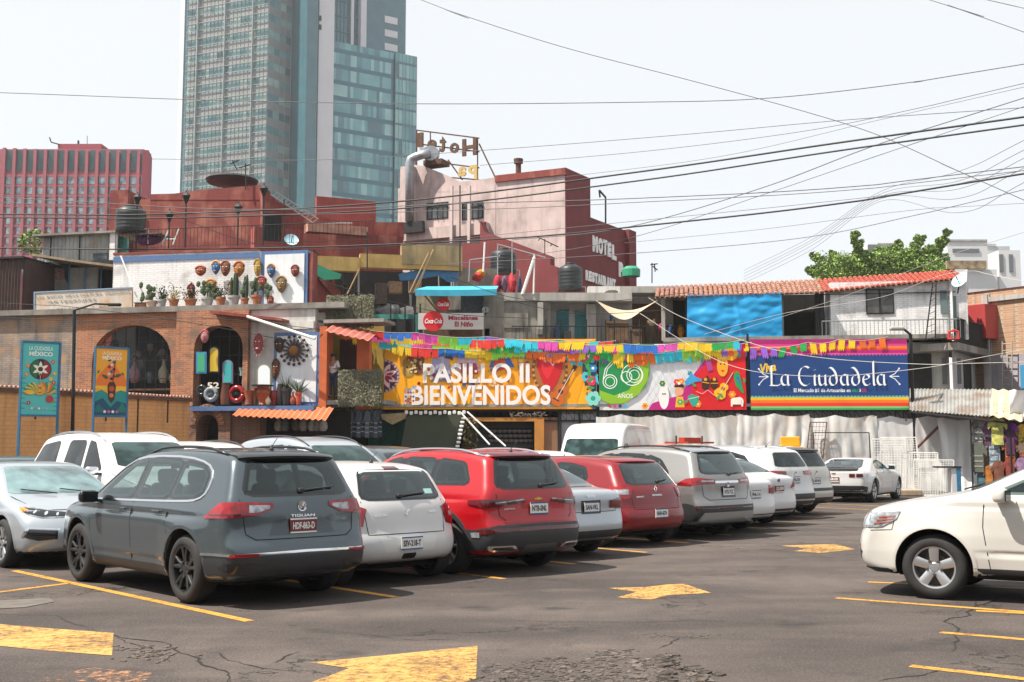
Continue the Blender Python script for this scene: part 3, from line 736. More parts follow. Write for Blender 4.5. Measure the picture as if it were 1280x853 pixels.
def spec(kind,L,W,H,wx,rw,ra,belt=None,**kw):
 """the reference shape of its kind, fitted to this vehicle's own wheelbase, overhangs, height and width"""
 r=REF[kind];belt=belt or r['belt']*H/r['H']
 fx=lambda x: float(np.interp(x,[-1,0,r['wx'][0],r['wx'][1],r['L'],r['L']+1],[-1,0,wx[0],wx[1],L,L+1]))
 fz=lambda z: float(np.interp(z,[0,r['rw'],r['belt'],r['H'],3],[0,rw,belt,H,3+H-r['H']]))
 ky=W/r['W']
 S=dict(L=L,W=W,wx=wx,rw=rw,ra=ra,belt=belt,paint=None)
 S['sec']=[(fz(a),b) for a,b in r['sec']]
 for k in ('outline','dlo'): S[k]=[(fx(a),fz(b)) for a,b in r[k]]
 S['wins']=[[(fx(a),fz(b)) for a,b in q] for q in r['wins']];S['seams']=[[(fx(a),fz(b)) for a,b in q] for q in r['seams']]
 for k in ('rearwin','windshield'): S[k]=[(a*ky,fz(b)) for a,b in r[k]]
 S['rseams']=[[(a*ky,fz(b)) for a,b in q] for q in r['rseams']]
 S['handles']=[(fx(a),fz(b)) for a,b in r['handles']];S['mirror']=(fx(r['mirror'][0]),fz(r['mirror'][1]))
 S['sill']=fz(r['sill']) if r['sill'] else None
 if 'crown' in r: S['crown']=r['crown']
 S.update(kw);return S
SCREEN=mat('sun screen behind glass',(0.17,0.28,0.29),0.06,coat=0.8,var=0.75,vscale=2.2,c2=(.05,.11,.12))
GREEN_GL=glass('green',(0.010,0.024,0.023));GREY_GL=glass('grey',(0.014,0.020,0.021))
WHITEP=paint('white',(0.60,0.60,0.60));WHITEC=paint('cream white',(0.53,0.515,0.48));REDP=paint('bright red',(0.36,0.003,0.009),0.1)
GREYP=paint('slate grey',(0.085,0.108,0.122),0.55,0.24);SILVERP=paint('silver',(0.32,0.34,0.36),0.6,0.3);SILVERB=paint('pale silver',(0.42,0.46,0.50),0.5,0.3)
REDB=paint('ruby red',(0.20,0.004,0.009),0.1);TAUPE=paint('silver taupe',(0.26,0.255,0.25),0.55,0.32);BEIGEP=paint('champagne',(0.52,0.50,0.45),0.35)
def badge_ring(y,z,r,m=CHROME,inner=None):
 def fn(S,root):
  p=S.march([[-0.3,y,z]],[[1,0,0]])[0];n=S.normals(p[None])[0];mb=MB()
  mb.lathe([(r*0.84,-0.004),(r*0.84,-0.014),(r,-0.016),(r,-0.002)],(p[0],p[1],p[2]),24,'x')
  if inner:
   for ln in inner: mb.tube([(p[0]-0.012,p[1]-a*r,p[2]+b*r) for a,b in ln],r*0.09,5)
  mb.build('badge',m,root,40)
 return fn
def bow_badge(y,z,wd=0.13,m=GOLD):
 def fn(S,root):
  p=S.march([[-0.3,y,z]],[[1,0,0]])[0];mb=MB();o=(p[0]-0.004,p[1],p[2])
  for a,b in ((1,.3),(.42,.62)): mb.prism([(-wd*a*.5,-wd*.2*b-.0),(wd*a*.5,-wd*.2*b),(wd*a*.5+.008,wd*.2*b),(-wd*a*.5+.008,wd*.2*b)],o,(0,-1,0),(0,0,1),(-0.012-0.002*b,0,0))
  mb.build('badge',m,root)
 return fn
def s_badge(y,z,r=0.05):
 def fn(S,root):
  p=S.march([[-0.3,y,z]],[[1,0,0]])[0];mb=MB()
  mb.prism([(r,.9*r),(-.1*r,.1*r),(r*.5,-.35*r),(-r*.2,-r*.9),(-r,-.25*r),(-.3*r,.15*r),(-.7*r,.5*r),(.1*r,r)],(p[0]-0.004,p[1],p[2]),(0,-1,0),(0,0,1),(-0.012,0,0));mb.build('badge',CHROME,root)
 return fn
def diamond_badge(y,z,r=0.06,m=CHROME):
 def fn(S,root):
  p=S.march([[-0.3,y,z]],[[1,0,0]])[0];mb=MB()
  for a,b in (((0,r),(r*.6,0)),((r*.6,0),(0,-r)),((0,-r),(-r*.6,0)),((-r*.6,0),(0,r))): mb.bar((p[0]-.01,p[1]+a[0],p[2]+a[1]),(p[0]-.01,p[1]+b[0],p[2]+b[1]),0.009)
  mb.build('badge',m,root)
 return fn
def words(txt,y,z,wd,h,m=CHROME):
 def fn(S,root):
  p=S.march([[-0.3,y,z]],[[1,0,0]])[0];n=S.normals(p[None])[0]
  u=Vector((0,-1,0));u=(u-Vector(n)*u.dot(Vector(n))).normalized();v=Vector(n).cross(u);v=v if v.z > 0 else -v
  text_mb(txt,0.1,Vector(p)+Vector(n)*0.008,u,v,fit=(wd,h),bold=0.002,depth=0.004).build('lettering',m,root)
 return fn
def seats(S,root): pass
def fleet():
 # 1 ---- slate grey SUV, nearest
 W_=0.92
 tl=[(22,1.075),(21,1.03),(30,.955),(44,.93),(66,.915),(58,1.02),(52,1.085),(40,1.09)]
 sp=spec('suv',4.70,1.84,1.66,(0.99,3.78),0.362,0.435,1.02,paint=GREYP,res=0.03,bglass=CG_DARK,wheel='tiguan',wdetail=True,tw=0.24,clad=False,archw=0.05,flare=0.035,
  rear_clad=[(-64,.27),(-64,.50),(-50,.53),(0,.53),(50,.53),(64,.50),(64,.27),(40,.25),(-40,.25)],
  wins=[[(0.92,1.13),(0.80,1.18),(0.80,1.36),(0.94,1.455),(1.38,1.50),(1.44,1.11)],[(1.50,1.105),(1.44,1.505),(2.18,1.53),(2.27,1.08)],[(2.37,1.08),(2.29,1.525),(2.62,1.47),(3.26,1.075)]],
  chrome_line=chaikin([(3.46,1.035),(2.3,1.05),(1.1,1.075),(0.82,1.10),(0.70,1.18),(0.70,1.38),(0.88,1.49),(1.35,1.555),(2.2,1.562),(2.72,1.505),(3.40,1.10)],1,False),
  groove=[(0.925,0.028,0.045,0.5,4.4),(0.42,.012,.04,1.2,3.5)],
  rails=(0.62,2.55,0.60,mat('black rail',(.03,.03,.03),.3,.3)),spoiler=(1.56,0.10,1.20,paint('slate dark',(0.02,0.022,0.025))),wiper=(-0.02,1.20,-0.42),antenna=0.75,
  plate=(0.83,'HDF-863-D',0.0,PLATEM),mirror_mat=GLOSSBLK,handle_mat=GREYP,
  panels=[('tail_light','wrapr2',tl,REDLENS,0.012),('tail_light','wrapr2',[(24,1.05),(24,1.02),(31,.98),(36,.98),(36,1.055)],CLEARLENS,0.016),
    ('tail_light','wrapr2',[(40,.957),(60,.945),(60,.958),(40,.972)],REDDARK,0.016),
    ('bumper_strip','wrapr',[(-66,.535),(0,.555),(66,.535),(66,.56),(0,.58),(-66,.56)],CHROME,0.016),
    ('reflector','wrapr2',[(30,.535),(44,.53),(44,.56),(30,.565)],REDLENS,0.020),
    ('fog_frame','wrapr2',[(26,.44),(34,.47),(48,.47),(52,.42),(44,.37),(30,.38)],GLOSSBLK,0.012),
    ('plate_recess','rear',[(-.40,.74),(-.34,.90),(.34,.90),(.40,.74)],paint('slate recess',(0.05,.065,.075),.5,.3),0.002)],
  extra=[badge_ring(0,1.035,0.055,CHROME,[[(-.5,.7),(-.1,-.1),(0,.15),(.1,-.1),(.5,.7)],[(-.75,.4),(-.35,-.75),(0,0),(.35,-.75),(.75,.4)]]),words('TIGUAN',0,.935,0.30,0.028)])
 make_car('parked_suv',sp,'slate grey SUV with black wheels and a maroon plate, nearest of the row','car',(233,754.5),'RL',43,'cars parked tail out in the near row')
 # 2 ---- white hatchback
 tl=[(34,.92),(36,.72),(44,.68),(56,.71),(60,.82),(56,.95),(44,.98)]
 sp=spec('hatch',3.84,1.735,1.49,(0.56,3.01),0.315,0.37,0.95,paint=WHITEP,res=0.03,wheel='seven',antenna=0.85,archw=0.03,
  rearwin=[(-.60,1.04),(-.51,1.36),(.51,1.36),(.60,1.04)],rglass=glass('tint',(.008,.014,.015)),wiper=(0.06,1.07,-0.40),
  plate=(0.50,'SSV-218-T',0,PLATEW),k=0.10,
  panels=[('tail_light','wrapr2',tl,REDLENS,0.012),('tail_light','wrapr2',[(40,.86),(40,.80),(52,.80),(53,.86)],CLEARLENS,0.016),
    ('brake_light','rear',[(-.11,1.385),(.11,1.385),(.10,1.415),(-.10,1.415)],REDDARK,0.012),
    ('tow_hatch','rear',rrect(-.10,.31,.10,.38,.02),GLOSSBLK,0.004),('lower_lip','wrapr',[(-60,.23),(60,.23),(60,.26),(-60,.26)],BLACKPL,0.006),
    ('plate_recess','rear',[(-.36,.40),(-.44,.58),(.44,.58),(.36,.40)],paint('white recess',(0.66,.66,.65)),0.002),
    ('window_sticker','rear',[(-.50,1.08),(-.36,1.08),(-.36,1.14),(-.50,1.14)],ink('9fc8c0'),0.008)],
  extra=[s_badge(0,.86,.045),words('SUZUKI',.40,.84,.17,.026),words('SWIFT',-.40,.86,.13,.022)])
 make_car('parked_hatchback',sp,'small white hatchback between the slate grey SUV and the big red SUV','car',(539,720.5),'RR',43,'cars parked tail out in the near row')
 # 3 ---- red SUV
 tl=[(15,.965),(15,.94),(36,.90),(48,.88),(60,.92),(60,.97),(46,.99)]
 sp=spec('suv',4.42,1.82,1.64,(0.93,3.48),0.355,0.43,1.04,paint=REDP,res=0.03,bglass=CG_DARK,wheel='twin',wdetail=True,clad=True,archw=0.06,flare=0.035,
  rear_clad=[(-64,.27),(-64,.60),(-54,.60),(-38,.66),(0,.67),(38,.66),(54,.60),(64,.60),(64,.27),(30,.24),(-30,.24)],
  dlo=[(0.50,1.16),(0.72,1.48),(1.2,1.53),(2.0,1.53),(2.44,1.48),(3.12,1.09),(3.10,1.05),(2.1,1.07),(1.5,1.10),(1.25,1.17)],
  wins=[[(0.58,1.19),(0.76,1.45),(1.28,1.50),(1.32,1.18)],[(1.40,1.12),(1.36,1.50),(2.02,1.51),(2.10,1.09)],[(2.20,1.09),(2.12,1.51),(2.40,1.46),(2.98,1.08)]],
  glass=GREY_GL,rglass=glass(),groove=[(0.98,.02,.04,.4,4.2),(0.62,.018,.10,1.2,3.1)],rearwin=[(-.66,1.14),(-.52,1.50),(.52,1.50),(.66,1.14)],
  rails=(0.50,2.65,0.60,CHROME),spoiler=(1.56,0.13,1.22,paint('dark ruby',(0.10,.004,.012))),wiper=(-.10,1.16,-.32),antenna=.62,plate=(0.86,'NTB-SNL',0,PLATEW),
  panels=[('tail_light','wrapr2',tl,REDDARK,0.014),('tail_light','wrapr2',[(16,.975),(40,.935),(40,.95),(16,.99)],CLEARLENS,0.018),
    ('bumper_band','wrapr',[(-52,.53),(-40,.57),(0,.58),(40,.57),(52,.53),(52,.59),(40,.62),(0,.63),(-40,.62),(-52,.59)],REDDARK,0.016),
    ('tail_crease','rear',[(-.62,.70),(-.50,.74),(.50,.74),(.62,.70),(.56,.685),(-.56,.685)],paint('red shade',(.36,.008,.015),.2),0.010),
    ('skid_plate','wrapr',[(-20,.30),(-16,.40),(16,.40),(20,.30)],mat('grey skid plate',(.09,.09,.095),.4,.3),0.018),
    ('exhaust_trim','wrapr2',[(22,.34),(26,.40),(44,.40),(46,.36),(40,.33)],CHROME,0.020),('exhaust_trim','wrapr2',[(26,.352),(28,.385),(41,.385),(42,.365),(38,.35)],GLOSSBLK,0.024),
    ('fog_light','wrapr2',[(50,.50),(56,.50),(57,.56),(50,.57)],CLEARLENS,0.018)],
  extra=[bow_badge(0,.985,.14),words('CAPTIVA',.50,.865,.18,.022)])
 make_car('parked_suv',sp,'bright red SUV with silver roof rails and a gold badge','car',(672,706.5),'RR',43,'cars parked tail out in the near row')
 # 4 ---- silver sedan
 tl=[(24,.86),(24,.75),(40,.73),(56,.80),(62,.88),(44,.90)]
 sp=spec('sedan',4.46,1.80,1.42,(0.90,3.53),0.33,0.39,.93,paint=SILVERB,res=0.034,wheel='seven',plate=(.77,'SAN-VKL',0,PLATEW),
  rear_clad=[(-60,.22),(-60,.40),(-40,.42),(40,.42),(60,.40),(60,.22)],rglass=GREEN_GL,
  panels=[('tail_light','wrapr2',tl,REDDARK,0.012),('tail_light','wrapr2',[(27,.83),(27,.79),(50,.81),(50,.85)],REDLENS,.016),('plate_frame','rear',[(-.21,.67),(.21,.67),(.21,.87),(-.21,.87)],GLOSSBLK,.004)],
  extra=[words('oooo',0,.93,.18,.05),words('A3',.48,.76,.08,.03)])
 make_car('parked_sedan',sp,'silver sedan with dark red tail lights between the bright red SUV and the ruby hatchback','car',(733,690.5),'RR',43,'cars parked tail out in the near row')
 # 5 ---- ruby hatchback
 tl=[(34,.98),(36,.82),(46,.80),(57,.90),(56,1.0),(44,1.02)]
 sp=spec('hatch',4.02,1.74,1.53,(0.72,3.30),0.315,0.38,.99,paint=REDB,res=0.034,wheel='seven',rglass=glass('tint'),glass=GREY_GL,antenna=2.3,plate=(.56,'NHH-87A',0,PLATEW),wiper=(-.15,1.09,-.25),
  rearwin=[(-.60,1.06),(-.50,1.37),(.50,1.37),(.60,1.06)],k=.12,spoiler=(1.43,.06,1.1,REDB),
  panels=[('tail_light','wrapr2',tl,REDLENS,0.014),('tail_light','wrapr2',[(38,.96),(38,.88),(50,.88),(52,.96)],CLEARLENS,0.018),('lower_lip','wrapr',[(-58,.22),(58,.22),(58,.30),(-58,.30)],BLACKPL,0.006),
    ('bumper_crease','wrapr',[(-56,.68),(56,.68),(56,.692),(-56,.692)],paint('ruby shade',(.25,.008,.012),.2),.006)],
  extra=[diamond_badge(0,.965,.055),words('SANDERO',0,.86,.26,.03),words('RENAULT',.42,.84,.18,.024)])
 make_car('parked_hatchback',sp,'ruby red hatchback with a diamond badge, fifth from the front in the near row','car',(823,677.5),'RR',43,'cars parked tail out in the near row')
 # 6 ---- silver taupe SUV
 tl=[(22,1.08),(22,1.0),(38,1.0),(50,.98),(66,.99),(54,1.10),(44,1.12)]
 sp=spec('suv',4.60,1.855,1.69,(0.98,3.67),0.36,0.45,1.06,paint=TAUPE,res=0.034,wheel='seven',clad=True,archw=0.08,flare=.03,rails=(0.5,2.6,.6,mat('black rail',(.03,.03,.03))),
  rear_clad=[(-64,.28),(-64,.66),(-54,.66),(-44,.62),(0,.62),(44,.62),(54,.66),(64,.66),(64,.28),(30,.25),(-30,.25)],spoiler=(1.60,.09,1.2,SILVERP),wiper=(-.1,1.18,-.3),plate=(.86,'NTE-TCC',0,PLATEW),groove=[(0.98,.02,.05,.4,4.4)],
  panels=[('tail_light','wrapr2',tl,REDLENS,0.014),('tail_light','wrapr2',[(24,1.07),(24,1.045),(40,1.045),(40,1.07)],CLEARLENS,.018),
    ('bumper_reflector','wrapr',[(-46,.565),(46,.565),(46,.585),(-46,.585)],REDDARK,.014),('skid_plate','wrapr',[(-44,.36),(-38,.50),(38,.50),(44,.36),(30,.32),(-30,.32)],SILVERP,.02),
    ('tail_bar','rear',[(-.45,1.02),(.45,1.02),(.43,1.06),(-.43,1.06)],CHROME,.006),('plate_frame','rear',[(-.21,.76),(.21,.76),(.21,.96),(-.21,.96)],GLOSSBLK,.004)],
  extra=[badge_ring(0,.99,.045)],exhaust=(.30,.62),exh_sides=(-1,))
 make_car('parked_suv',sp,'silver taupe SUV with black cladding, parked beside the ruby hatchback','car',(896,668),'RR',43,'cars parked tail out in the near row')
 # 7, 8 ---- two white sedans
 sp=spec('sedan',4.60,1.78,1.44,(0.98,3.68),0.325,0.385,.95,paint=WHITEP,res=0.045,wheel='seven',rglass=GREEN_GL,detail=False,plate=(.75,'PHA-114',0,PLATEW),rear_clad=[(-58,.24),(-58,.36),(58,.36),(58,.24)],
  panels=[('tail_light','wrapr2',[(28,.92),(28,.76),(44,.74),(57,.78),(54,.93)],REDLENS,.014)])
 make_car('parked_sedan',sp,'white sedan half hidden behind the silver taupe SUV','car',(926,661),'RR',43,'cars parked tail out in the near row')
 sp=spec('sedan',4.45,1.70,1.48,(0.92,3.47),0.32,0.375,.98,paint=WHITEP,res=0.045,wheel='steel',rglass=GREEN_GL,detail=False,plate=(.80,'G22-BRM',0,PLATEM),rear_clad=[(-58,.24),(-58,.37),(58,.37),(58,.24)],
  panels=[('tail_light','wrapr2',[(26,.80),(38,.98),(57,1.0),(60,.90),(44,.84)],REDLENS,.014)],extra=[badge_ring(0,.97,.04,ink('5a5c90'))])
 make_car('parked_sedan',sp,'white sedan with angular red tail lights and a maroon plate','car',(957,654),'RR',43,'cars parked tail out in the near row')
 # 9 ---- white SUV, 10 ---- champagne SUV
 sp=spec('suv',4.75,1.88,1.70,(1.0,3.80),0.36,0.43,1.08,paint=WHITEP,res=0.045,wheel='seven',clad=True,archw=.06,rear_clad=[(-62,.28),(-62,.60),(62,.60),(62,.28)],plate=(.92,'PXR-2291',0,PLATEW),antenna=.9,detail=False,rails=(.6,2.7,.6,CHROME),
  panels=[('tail_light','wrapr2',[(22,1.12),(22,1.04),(44,1.02),(60,1.06),(54,1.14)],REDLENS,.014),('bumper_strip','wrapr',[(-60,.44),(60,.44),(60,.47),(-60,.47)],CHROME,.014),('reflector','wrapr2',[(44,.48),(54,.48),(54,.58),(44,.58)],REDDARK,.016)],extra=[badge_ring(0,1.07,.045)])
 make_car('parked_suv',sp,'white SUV with a dark lower bumper, next to last in the near row','car',(980,646),'RR',43,'cars parked tail out in the near row')
 sp=spec('suv',4.68,1.84,1.71,(0.98,3.69),0.36,0.42,1.05,paint=BEIGEP,res=0.045,wheel='seven',rear_clad=[(-60,.28),(-60,.44),(60,.44),(60,.28)],plate=(.85,'NDP-4410',0,PLATEW),detail=False,spoiler=(1.60,.1,1.2,GLOSSBLK),
  panels=[('tail_light','wrapr2',[(48,1.12),(42,.92),(56,.90),(62,1.12)],REDLENS,.014),('bumper_band','wrapr',[(-60,.60),(60,.60),(60,.67),(-60,.67)],BLACKPL,.010)],extra=[badge_ring(0,1.05,.05)])
 make_car('parked_suv',sp,'champagne SUV with a black spoiler, last of the near row before the white coupe','car',(1006,641),'RR',43,'cars parked tail out in the near row')
 # 11 ---- white coupe
 cp=spec('sedan',4.84,1.93,1.36,(1.02,3.87),0.355,0.40,.95,paint=WHITEP,res=0.04,wheel='five',k=.12,flare=.05,
  outline=[(0.25,.30),(0.08,.36),(0.03,.55),(0.02,.80),(0.0,.98),(0.10,1.02),(0.42,1.0),(0.80,1.05),(1.35,1.27),(1.8,1.36),(2.3,1.355),(2.6,1.30),(3.2,1.02),(3.6,.98),(4.3,.93),(4.7,.82),(4.82,.70),(4.84,.40),(4.7,.20),(3.6,.18),(1.5,.18),(.6,.24)],
  wins=[[(1.62,1.05),(1.72,1.20),(1.98,1.26),(2.03,1.03)],[(2.10,1.03),(2.06,1.275),(2.45,1.26),(2.95,1.03)]],dlo=[(1.42,1.03),(1.66,1.22),(2.1,1.30),(2.5,1.28),(3.08,1.02)],
  rearwin=[(-.60,1.06),(-.50,1.28),(.50,1.28),(.60,1.06)],rear_clad=[(-58,.24),(-58,.48),(-44,.52),(44,.52),(58,.48),(58,.24)],handles=[(2.15,.93)],mirror=(2.90,1.0),rglass=glass('coupe',(.03,.022,.024)),
  plate=(.72,'VGR-920',0,PLATEM),seams=[[(1.95,1.0),(1.9,.35)],[(3.1,1.0),(3.15,.35)]],rseams=[],
  panels=[('tail_light','wrapr2',[(26,.88),(26,.78),(34,.78),(34,.88)],REDDARK,.012),('tail_light','wrapr2',[(36,.88),(36,.78),(45,.78),(45,.88)],REDDARK,.012),('tail_spoiler','rear',[(-.70,.975),(.70,.975),(.66,1.005),(-.66,1.005)],GLOSSBLK,.05),
    ('side_vent','side',[(1.45,.86),(1.55,.98),(1.58,.98),(1.50,.86)],BLACKPL,.004)],extra=[bow_badge(0,.90,.12)])
 make_car('parked_coupe',cp,'low white coupe with square dark red tail lights near the wire panels','car',(1090,628),'RR',-33)
 # 12 ---- cream SUV on the right
 hl=[(24,.74),(22,.90),(40,.925),(56,.93),(66,.945),(64,.86),(56,.77),(40,.735)]
 sp=spec('suv',4.88,1.87,1.69,(1.05,3.94),0.347,0.425,1.10,paint=WHITEC,res=0.03,wheel='five',wdetail=True,clad=False,archw=.04,flare=.05,cf=.20,tf=.06,
  outline=[(0.22,.27),(0.05,.33),(0.0,.50),(0.02,.64),(0.06,.70),(0.09,.80),(0.10,1.0),(0.13,1.12),(0.24,1.32),(0.36,1.53),(0.44,1.60),(0.9,1.675),(1.5,1.69),(2.1,1.68),(2.55,1.62),(2.85,1.53),(3.60,1.19),(3.80,1.15),(4.25,1.075),(4.58,1.0),(4.74,.94),(4.82,.84),(4.84,.72),(4.88,.62),(4.88,.42),(4.82,.30),(4.6,.24),(3.6,.26),(1.4,.26),(0.6,.27)],
  dlo=[(0.66,1.20),(0.98,1.46),(1.35,1.56),(2.2,1.58),(2.62,1.53),(3.44,1.17),(3.44,1.12),(2.3,1.13),(1.1,1.15),(0.72,1.17)],dlo_mat=WHITEC,
  wins=[[(0.80,1.20),(1.06,1.43),(1.40,1.51),(1.46,1.17)],[(1.54,1.165),(1.48,1.52),(2.20,1.54),(2.29,1.15)],[(2.40,1.145),(2.32,1.535),(2.60,1.50),(3.36,1.155)]],
  windshield=[(-.72,1.21),(-.58,1.55),(.58,1.55),(.72,1.21)],glass=GREEN_GL,wglass=GREEN_GL,mirror=(3.20,1.10),handles=[(1.74,1.0),(2.66,.99)],sill=.36,sec=[(0.0,.88),(0.28,.95),(0.5,.985),(0.70,1.0),(0.9,.995),(1.08,.975),(1.18,.93),(1.62,.76),(1.8,.70)],
  seams=[[(2.34,1.12),(2.32,.36)],[(3.40,1.12),(3.42,.80),(3.36,.36)],[(1.46,1.12),(1.44,.9),(1.34,.75)],[(4.33,.93),(4.38,.74),(4.78,.715)]],hoodwipers=1.17,groove=[(0.52,.022,.035,1.3,3.6),(1.02,.012,.03,.6,4.5)],
  panels=[('headlight','wrapf2',hl,CLEARLENS,0.010),*[('headlight','wrapf2',[(52+k*1.2,.795+.036*k),(61+k,.825+.03*k),(61.5+k,.838+.03*k),(52+k*1.2,.812+.036*k)],mat('headlight amber strips',(.35,.10,.07),.15,coat=1),0.016) for k in range(3)],
    ('headlight','wrapf2',[(26,.755),(25,.89),(49,.905),(50,.78),(40,.75)],mat('headlight bowl',(.62,.68,.72),.12,.6,coat=1),0.014),
    ('fog_recess','wrapf2',[(26,.40),(26,.54),(38,.56),(44,.48),(40,.40)],GLOSSBLK,.008),('front_lip','wrapf',[(-58,.27),(58,.27),(58,.31),(-58,.31)],BLACKPL,.014),
    ('grille','wrapf',[(-18,.73),(-20,.88),(20,.88),(18,.73)],GLOSSBLK,.006),('lower_grille','wrapf',[(-22,.36),(-24,.58),(24,.58),(22,.36)],BLACKPL,.006)])
 make_car('parked_suv',sp,'cream white SUV with five spoke silver wheels, nose in from the right edge','car',(1170,749.5),'FL',58)
 # 13 ---- silver sedan facing, left
 hl=[(21,.70),(20,.77),(38,.80),(55,.84),(64,.84),(56,.76),(40,.70)]
 sp=spec('sedan',4.88,1.86,1.45,(1.10,3.93),0.335,0.395,.93,paint=SILVERB,res=0.032,wheel='twin',wdetail=True,wglass=SCREEN,screen=True,cf=.34,
  panels=[('headlight','wrapf2',hl,CLEARLENS,.008),('headlight','wrapf2',[(23,.712),(22,.762),(38,.792),(57,.828),(60,.822),(54,.765),(40,.714)],GLOSSBLK,.012),*[('headlight','wrapf2',circ(a_,z_,r_/.02,14,r_),mat('headlight bowl',(.62,.68,.72),.12,.6,coat=1),.016) for a_,z_,r_ in ((29,.742,.02),(38,.755,.024),(47,.775,.02))],('headlight','wrapf2',[(53,.80),(60,.83),(63,.83),(56,.77)],AMBER,.014),
    ('grille','wrapf',[(-17,.52),(-19,.74),(19,.74),(17,.52),(12,.44),(-12,.44)],GLOSSBLK,.006),('grille_bar','wrapf',[(-20,.735),(-20,.765),(20,.765),(20,.735)],CHROME,.012),
    ('fog_recess','wrapf2',[(27,.42),(27,.53),(46,.55),(50,.45),(40,.40)],GLOSSBLK,.006),('fog_trim','wrapf2',[(25,.555),(48,.575),(53,.45),(51,.45),(46,.56),(27,.54)],CHROME,.010),
    ('lower_grille','wrapf',[(-23,.30),(-23,.40),(23,.40),(23,.30)],BLACKPL,.006)],
  fseams=[[(-.74,.97),(-.66,.80),(.66,.80),(.74,.97)]],hoodwipers=.985)
 make_car('parked_sedan',sp,'silver sedan with a pale windscreen, nose to nose with the slate grey SUV','car',(8,709.5),'FR',223,'cars parked nose out in the far row')
 # back row, seen between and over the others
 u,rdir=Vector((-.682,.731)),Vector((.515,.857));base=gp(8,709.5).xy
 def back(k,fwd=0.0): p=base+rdir*2.28*k+u*fwd;return (p.x,p.y)
 grp='cars parked nose out in the far row'
 fr=[('grille','wrapf',[(-17,.62),(-19,.86),(19,.86),(17,.62)],GLOSSBLK,.006),('headlight','wrapf2',[(24,.74),(24,.88),(50,.92),(56,.80)],CLEARLENS,.008)]
 big=spec('suv',5.30,2.03,1.95,(1.20,4.26),0.40,0.48,1.22,paint=WHITEP,res=0.05,wheel='five',detail=True,panels=fr,dlo_mat=WHITEP,rails=(.8,3.2,.68,CHROME),handle_mat=CHROME,mirror_mat=CHROME,opaque=True,glass=glass('black tint',(.006,.008,.009)),wglass=GREEN_GL,
  wins=[[(0.42,1.33),(0.62,1.72),(1.45,1.80),(1.60,1.30)],[(1.95,1.29),(1.90,1.80),(2.66,1.80),(2.80,1.27)],[(2.90,1.27),(2.78,1.80),(3.05,1.76),(3.72,1.27)]])
 make_car('parked_suv',big,'large boxy white SUV with near black side windows behind the silver sedan','car',None,'FR',223,grp,back(1.08,1.1))
 sp=spec('suv',4.9,1.9,1.80,(1.1,3.9),0.37,0.44,1.12,paint=WHITEP,res=0.05,wheel='seven',detail=False,panels=fr,dlo_mat=WHITEP,glass=GREY_GL,wglass=GREY_GL,rails=(.8,3.0,.62,BLACKPL))
 make_car('parked_suv',sp,'white SUV with roof bars whose roof shows just above the slate grey SUV','car',None,'FR',223,grp,back(2.0,1.5))
 sp=spec('suv',5.0,1.98,1.90,(1.15,4.05),0.38,0.46,1.17,paint=SILVERB,res=0.05,wheel='seven',detail=False,panels=fr,dlo_mat=SILVERB,glass=GREY_GL,wglass=GREEN_GL,rails=(.8,3.1,.64,BLACKPL))
 make_car('parked_suv',sp,'pale silver SUV with a green tinted windscreen behind the white hatchback','car',None,'FR',223,grp,back(3.0,0.1))
 sp=spec('suv',4.6,1.85,1.72,(1.0,3.7),0.36,0.43,1.08,paint=GREYP,res=0.055,wheel='seven',detail=False,panels=fr,glass=GREY_GL,wglass=GREY_GL)
 make_car('parked_suv',sp,'dull grey car low between the pale silver SUV and the bright red SUV','car',None,'FR',223,grp,back(4.2,0.5))
 sp=spec('suv',4.9,1.9,1.86,(1.1,3.9),0.37,0.44,1.15,paint=REDP,res=0.055,wheel='seven',detail=False,panels=fr,glass=GREY_GL,wglass=GREY_GL,rails=(.8,3.0,.62,BLACKPL))
 make_car('parked_suv',sp,'red car whose roof shows behind the pale silver SUV by the market stalls','car',None,'FR',223,grp,back(5.0,7.0))
 sp=spec('hatch',4.1,1.76,1.60,(.75,3.3),0.33,0.39,1.0,paint=WHITEP,res=0.055,wheel='seven',detail=False,panels=fr,glass=GREEN_GL,wglass=GREEN_GL)
 make_car('parked_hatchback',sp,'white car seen over the silver sedan, right of the bright red SUV','car',None,'FR',223,grp,back(7.3,0.3))
 sp=spec('sedan',4.6,1.78,1.50,(.98,3.65),0.33,0.39,.98,paint=BEIGEP,res=0.055,wheel='seven',detail=False,panels=fr,glass=GREEN_GL,wglass=GREEN_GL)
 make_car('parked_sedan',sp,'beige car in front of the tall white van','car',None,'FR',223,grp,back(9.0,2.5))
 sp=spec('suv',4.7,1.84,1.74,(1.0,3.75),0.36,0.43,1.08,paint=WHITEP,res=0.055,wheel='seven',detail=False,panels=fr,glass=GREY_GL,wglass=GREY_GL)
 make_car('parked_suv',sp,'white SUV seen over the roof of the silver taupe SUV','car',None,'FR',223,grp,back(10.6,1.0))
 # teal car, far left edge
 sp=spec('sedan',4.6,1.8,1.5,(1.0,3.7),0.33,0.39,.95,paint=paint('dark teal',(.03,.06,.07),.3),res=0.055,wheel='seven',detail=False,panels=fr,wglass=GREEN_GL)
 p=gp(-6,660);make_car('parked_sedan',sp,'dark teal car at the left edge in front of the orange wall','car',None,'FR',223,grp,(-9.6,21.6))
 # orange pick-up with a rack in the distance
 def rack(S,root):
  mb=MB();mb.box(2.2,-.7,S.H+.02,3.2,.7,S.H+.08);mb.box(2.6,-.45,S.H+.08,2.85,.45,S.H+.22);mb.build('roof_light_bar',ink('a03018'),root).location.x=0
  for y in (-.7,.7): MB().bar((2.7,y,S.H),(2.7,y,S.H+.28),.03).build('rack_post',BLACKPL,root)
